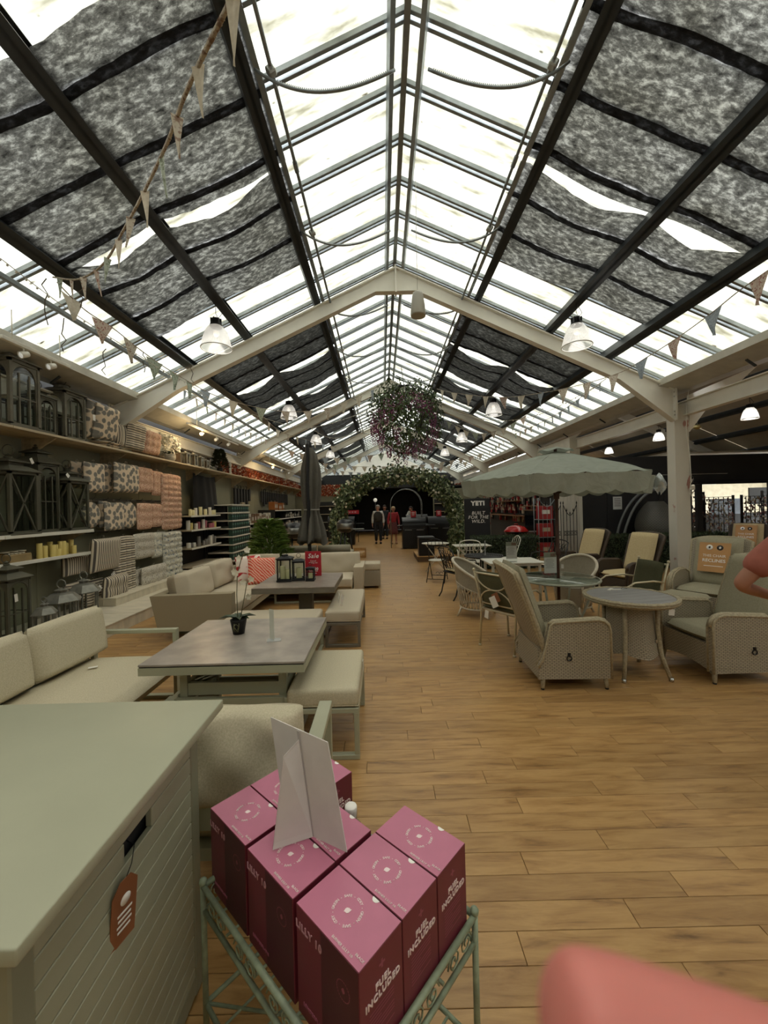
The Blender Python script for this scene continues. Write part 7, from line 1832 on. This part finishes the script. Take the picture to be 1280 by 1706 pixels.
# shop beyond the header: sign, racks, counter
sg2 = thing('round_sign', 'round black hanging sign with white lettering right of the column', 'sign', (8.42, 10.9, 2.17))
g = G(); g.lathe([(0, -.01), (.16, -.01), (.16, .01), (0, .01)], 24, M=Euler((R(90), 0, 0)).to_matrix().to_4x4()); g.obj('disc', M_BLACK, sg2)
g = G(); g.tube([(.165 * math.cos(2 * PI * k / 24), -.005, .165 * math.sin(2 * PI * k / 24)) for k in range(24)], .006, 5, closed=True); g.obj('rim', M_STEEL, sg2)
text('lettering', 'ody', .15, M_INKW, sg2, frame((.03, -.014, 0), (1, 0, 0), (0, 0, 1)), bold=.002)
for i, (x, y, w_) in enumerate(((9.35, 12.2, 1.1), (10.45, 12.3, .9), (9.4, 13.6, 1.2), (11.2, 11.9, .8), (12.4, 12.4, 1.0))):
    rk = thing('display_rack', ['black grid rack of trinkets right behind the column', 'black grid rack of trinkets, second from the column', 'farther black grid rack of trinkets', 'black grid rack at the right of the shop opening', 'black grid rack at the right edge of the photo'][i], 'rack', (x, y, 0)); hh = 1.85 - .12 * (i % 2)
    for s in (-1, 1): g = G(); g.box((s * w_ / 2, 0, hh / 2), (.05, .05, hh)); g.obj('post', M_GRILL, rk)
    g = G()
    for k in range(8): g.box((0, 0, .25 + k * (hh - .3) / 7), (w_, .02, .015))
    for k in range(7): g.box((-w_ / 2 + w_ * k / 6, 0, hh / 2 + .1), (.012, .02, hh - .3))
    g.obj('grid', M_GRILL, rk)
    for q, (m, n) in enumerate(((GOOD[4], 90), (GOOD[3], 60), (mat('rose_trinket', '8a5a54', .5), 50))):
        g = G()
        for _ in range(n): g.box((random.uniform(-w_ / 2, w_ / 2), -.05, random.uniform(.3, hh - .1)), (.035, .02, random.uniform(.03, .09)), rot=(0, random.uniform(-.4, .4), 0))
        g.obj(['silver_trinkets', 'cream_trinkets', 'rose_trinkets'][q], m, rk, kind='stuff')
ct = thing('shop_counter', 'dark shop counter with a blue grey picture panel in the far right shop', 'counter', (12.6, 14.5, 0))
g = G(); g.box((0, 0, .55), (2.6, .6, 1.1), bev=.01); g.obj('body', M_BLACK, ct); g = G(); g.box((-.3, -.32, 1.35), (1.1, .03, .55)); g.obj('picture', mat('blue_grey_picture', '5b6672', .4, var=.4, vs=3), ct); g = G(); g.box((1.1, -.2, 1.7), (.9, .06, .6)); g.obj('screen', M_BLACK, ct)
for i, x in enumerate((9.6, 11.4)):
    s = thing('shop_strip_light', ['bright strip light in the far shop, left', 'bright strip light in the far shop, right'][i], 'light', (x, 15.5, 2.9)); g = G(); g.box((0, 0, 0), (1.2, .16, .05)); g.obj('tube', mat('strip_glow', 'fff6e6', emit=5, var=0), s); g = G(); g.box((0, 0, .04), (1.25, .2, .04)); g.obj('housing', M_WHITE, s); lamp_light('strip_light', (0, 0, -.1), 60, (1, .95, .85), .2, s)
for i, x in enumerate((8.8, 10.0)):
    h = thing('hanging_ornament', ['white hoop ornament hanging in the shop opening, left', 'white hoop ornament hanging in the shop opening, right'][i], 'ornament', (x, 12.9, 1.95)); g = G(); g.tube([(.2 * math.cos(2 * PI * k / 20), 0, .12 * math.sin(2 * PI * k / 20)) for k in range(20)], .02, 5, closed=True); g.obj('hoop', M_WIREW, h); g = G(); g.tube([(0, 0, .12), (0, 0, 1.0)], .004, 4); g.obj('cord', M_WIREW, h)

# ================================================================ people
M_SKIN = mat('skin', 'a0705a', .55, var=.08, vs=12)
def skinmesh(name, chains, m, parent, sub=2):
    """connected joints with a radius each, grown with a Skin modifier; the first joint is the root"""
    pts, rad, ed = [], [], []
    idx = {}
    for ch in chains:
        prev = None
        for nm, p, r in ch:
            if nm not in idx: idx[nm] = len(pts); pts.append(p); rad.append(r)
            if prev is not None and prev != idx[nm]: ed.append((prev, idx[nm]))
            prev = idx[nm]
    me = bpy.data.meshes.new(name); me.from_pydata([tuple(p) for p in pts], ed, []); me.materials.append(m)
    o = put(name, me, parent)
    o.modifiers.new('skin', 'SKIN'); o.modifiers['skin'].use_smooth_shade = True
    sv = me.skin_vertices[0].data
    for i, r in enumerate(rad): sv[i].radius = r if isinstance(r, tuple) else (r, r)
    sv[0].use_root = True
    o.modifiers.new('sub', 'SUBSURF').levels = sub; o.modifiers['sub'].render_levels = sub
    return o
def person(label, loc, rz, top, legs, shoe, hair, J=None, skirt=False, s=1.0, sleeve=False, vest=None):
    p = thing('person', label, 'person', loc, rz); p.scale = (s, s, s)
    j = dict(pel=(0, 0, .94), waist=(0, .0, 1.06), chest=(0, -.01, 1.28), neck=(0, 0, 1.46), head=(0, .02, 1.60), crown=(0, .015, 1.70),
             ls=(.175, 0, 1.40), le=(.235, -.02, 1.12), lw=(.25, .06, .88), lh=(.25, .09, .80), rs=(-.175, 0, 1.40), re=(-.235, -.02, 1.12), rw=(-.25, .06, .88), rh=(-.25, .09, .80),
             lp=(.09, 0, .90), lk=(.10, .05, .50), la=(.10, -.02, .09), lt=(.11, .13, .04), rp=(-.09, 0, .90), rk=(-.10, .02, .50), ra=(-.10, .06, .09), rt=(-.11, .2, .04))
    if J: j.update(J)
    V = lambda k, r, nm=None: (k, Vector(j[k]), r)
    body = skinmesh('body', [[V('pel', .12), V('waist', .12), V('chest', (.14, .11)), V('neck', .052), V('head', (.082, .095)), V('crown', .06)],
                      [V('chest', .13), V('ls', .058), V('le', .042), V('lw', .028), V('lh', .032)], [V('chest', .13), V('rs', .058), V('re', .042), V('rw', .028), V('rh', .032)],
                      [V('pel', .12), V('lp', .085), V('lk', .058), V('la', .038), V('lt', .034)], [V('pel', .12), V('rp', .085), V('rk', .058), V('ra', .038), V('rt', .034)]], M_SKIN, p)
    # hands: five unequal fingers each
    for sd in ('l', 'r'):
        h = Vector(j[sd + 'h']); w_ = Vector(j[sd + 'w']); d = (h - w_).normalized(); sx = Vector((1, 0, 0)) if sd == 'l' else Vector((-1, 0, 0)); acr = d.cross(sx).normalized()
        ch = []
        for k, L in enumerate((.075, .085, .08, .062)):
            b = h + acr * (.024 - .016 * k) * 1.1; ch.append([('root', h, .02), (f'f{k}a', b + d * .02, .010), (f'f{k}b', b + d * (.02 + L * .5) - sx * .008, .009), (f'f{k}c', b + d * (.02 + L * .95) - sx * .022, .007)])
        ch.append([('root', h, .02), ('ta', h + acr * .036 - d * .01, .012), ('tb', h + acr * .05 + d * .03, .009)])
        skinmesh('hand', ch, M_SKIN, p, 1)
    # face
    hd = Vector(j['head']); g = G()
    g.ball(hd + Vector((.033, .088, .012)), .011, 8); g.ball(hd + Vector((-.033, .088, .012)), .011, 8); g.obj('eyes', M_INK, p)
    g = G(); g.prism([hd + Vector(q) for q in ((-.012, .09, -.03), (.012, .09, -.03), (.006, .088, .012), (-.006, .088, .012))], (0, .022, -.006)); g.ball(hd + Vector((.09, .0, -.01)), .022, 6, (.4, 1, 1.3)); g.ball(hd + Vector((-.09, .0, -.01)), .022, 6, (.4, 1, 1.3)); g.obj('nose_and_ears', M_SKIN, p)
    g = G(); g.box(hd + Vector((0, .094, -.052)), (.045, .012, .009)); g.obj('mouth', mat('lip', '7a4038', .5), p)
    g = G(); g.ball(hd + Vector((0, -.018, .035)), .105, 14, (.93, 1.05, .98)); 
    for v in [v for v in g.bm.verts if (v.co.y > hd.y + .035 and v.co.z < hd.z + .07) or v.co.z < hd.z - .06]: v.co = hd + (v.co - hd) * .6
    g.obj('hair', hair, p)
    if skirt:
        g = G(); g.lathe([(.15, 1.0), (.175, .85), (.2, .6), (.205, .45), (.195, .45)], 20); g.obj('skirt', legs, p)
    else:
        skinmesh('trousers', [[V('waist', .137), V('pel', .142), V('lp', .105), V('lk', .078), ('la2', Vector(j['la']) + Vector((0, 0, .02)), .065)], [V('pel', .142), V('rp', .105), V('rk', .078), ('ra2', Vector(j['ra']) + Vector((0, 0, .02)), .065)]], legs, p)
    ch = [[V('pel', .148), V('waist', .146), V('chest', (.168, .138)), ('nk', Vector(j['neck']) - Vector((0, 0, .03)), .062)]]
    for sd in ('l', 'r'):
        S, E_, W_ = (Vector(j[sd + q]) for q in 'sew')
        arm = [V('chest', .16), V(sd + 's', .08)]
        if sleeve: arm += [(sd + 'e2', S.lerp(E_, .8), .084)]
        else: arm += [V(sd + 'e', .062), (sd + 'w2', E_.lerp(W_, .92), .046)]
        ch.append(arm)
    skinmesh('shirt', ch, top, p)
    if vest: skinmesh('vest', [[V('pel', .17), V('waist', .172), V('chest', (.2, .2)), ('nk2', Vector(j['neck']) - Vector((0, 0, .06)), .08)], [V('chest', .2), V('ls', .1)], [V('chest', .2), V('rs', .1)]], vest, p)
    for sd in ('l', 'r'):
        a = Vector(j[sd + 'a']); t_ = Vector(j[sd + 't']); g = G(); d = t_ - a; g.box((a.x, a.y + .055, .04), (.095, .27, .08), bev=.03, seg=2); g.obj('shoe', shoe, p)
    return p
CL = lambda n, c: mat(n, c, .85, var=.12, vs=20)
DK = CL('dark_trousers', '17181c'); HG = CL('grey_hair', '8d8880'); HB = CL('dark_hair', '2b221c'); SH_ = CL('black_shoe', '141414')
person('man in dark body warmer and pale shirt walking towards the camera, far aisle', (-.20, 17.7, 0), R(180), CL('pale_shirt', 'b9b6b0'), DK, SH_, HG, vest=CL('dark_olive_vest', '2c2820'))
person('woman in a red jacket and patterned skirt walking in the far aisle', (.48, 17.4, 0), R(185), CL('red_jacket', '8c1f26'), CL('patterned_red_skirt', '5a2b2c'), CL('tan_shoe', '8a6a52'), CL('pale_blonde_hair', 'b39c7c'), skirt=True, s=.95)
person('person in dark clothes standing behind the couple in the far aisle', (.12, 20.3, 0), R(175), CL('dark_jacket', '1f2024'), DK, SH_, HB)
person('person in a white top stooping among the far grills', (1.55, 20.0, 0), R(150), CL('white_top', 'b5b3ae'), DK, SH_, HB, J=dict(chest=(0, .12, 1.22), neck=(0, .2, 1.38), head=(0, .26, 1.5), crown=(0, .27, 1.6), ls=(.175, .14, 1.33), rs=(-.175, .14, 1.33), le=(.22, .25, 1.1), lw=(.2, .42, 1.0), lh=(.19, .5, .98), re=(-.22, .25, 1.1), rw=(-.2, .42, 1.0), rh=(-.19, .5, .98)))
person('person in a dull red t-shirt at the right edge, bare elbow bent out', (2.39, 2.08, 0), R(-35), CL('dull_red_tshirt', '9a5a4c'), CL('navy_shorts', '2a2c34'), SH_, HB,
       J=dict(ls=(.18, 0, 1.41), le=(.30, .12, 1.14), lw=(.2, .32, 1.08), lh=(.13, .36, 1.08), rs=(-.18, 0, 1.41), re=(-.40, -.03, 1.12), rw=(-.22, .2, 1.03), rh=(-.14, .25, 1.02)), sleeve=True, s=1.0)
# the photographer's hand: the finger tip reaches into the lower right of the lens
M_SKINP = NT('pink_finger_skin'); M_SKINP.b.inputs['Base Color'].default_value = hx('cb7a70'); M_SKINP.b.inputs['Roughness'].default_value = .5; M_SKINP.b.inputs['Subsurface Weight'].default_value = .3; M_SKINP.b.inputs['Subsurface Radius'].default_value = (.004, .0015, .001); M_SKINP.b.inputs['Subsurface Scale'].default_value = 1; M_SKINP = M_SKINP.m
tip = at(962, 1702, .05)
hand = thing('hand', 'blurred pink finger of the photographer at the lower right edge of the lens', 'hand', tip)
d1 = Vector((.92, .0, -.40)).normalized(); d2 = Vector((.55, -.15, -.8)).normalized()
P0, P1, P2, P3 = Vector((0, 0, 0)), d1 * .024, d1 * .046, d1 * .046 + d2 * .045
pal = P3 + d2 * .05
ch = [[('palm', pal, (.028, .017)), ('k1', P3, (.014, .012)), ('p2', P2, .0098), ('p1', P1, .0092), ('p0', P0, .0078), ('p00', P0 - d1 * .0035, .0055)], [('palm', pal, (.028, .017)), ('heel', pal + d2 * .045, (.03, .02)), ('wrist', pal + d2 * .09, (.028, .021)), ('arm', pal + d2 * .2, (.036, .032))]]
side_ = d1.cross(Vector((0, 1, 0))).normalized()
for k, L in enumerate((.03, .027, .022)):
    b = pal + d2 * (.002 + .02 * k) + Vector((.012, .02, -.008)); ch.append([('palm', pal, .02), (f'q{k}a', b + Vector((.0, .022, .0)), .0095), (f'q{k}b', b + Vector((-.012, .05, .0)), .009), (f'q{k}c', b + Vector((-.034, .056, .002)), .008)])
ch.append([('palm', pal, .02), ('t1', pal + Vector((-.025, -.03, .01)), .012), ('t2', pal + Vector((-.05, -.042, .028)), .0095)])
skinmesh('skin_surface', ch, M_SKINP, hand, 3)
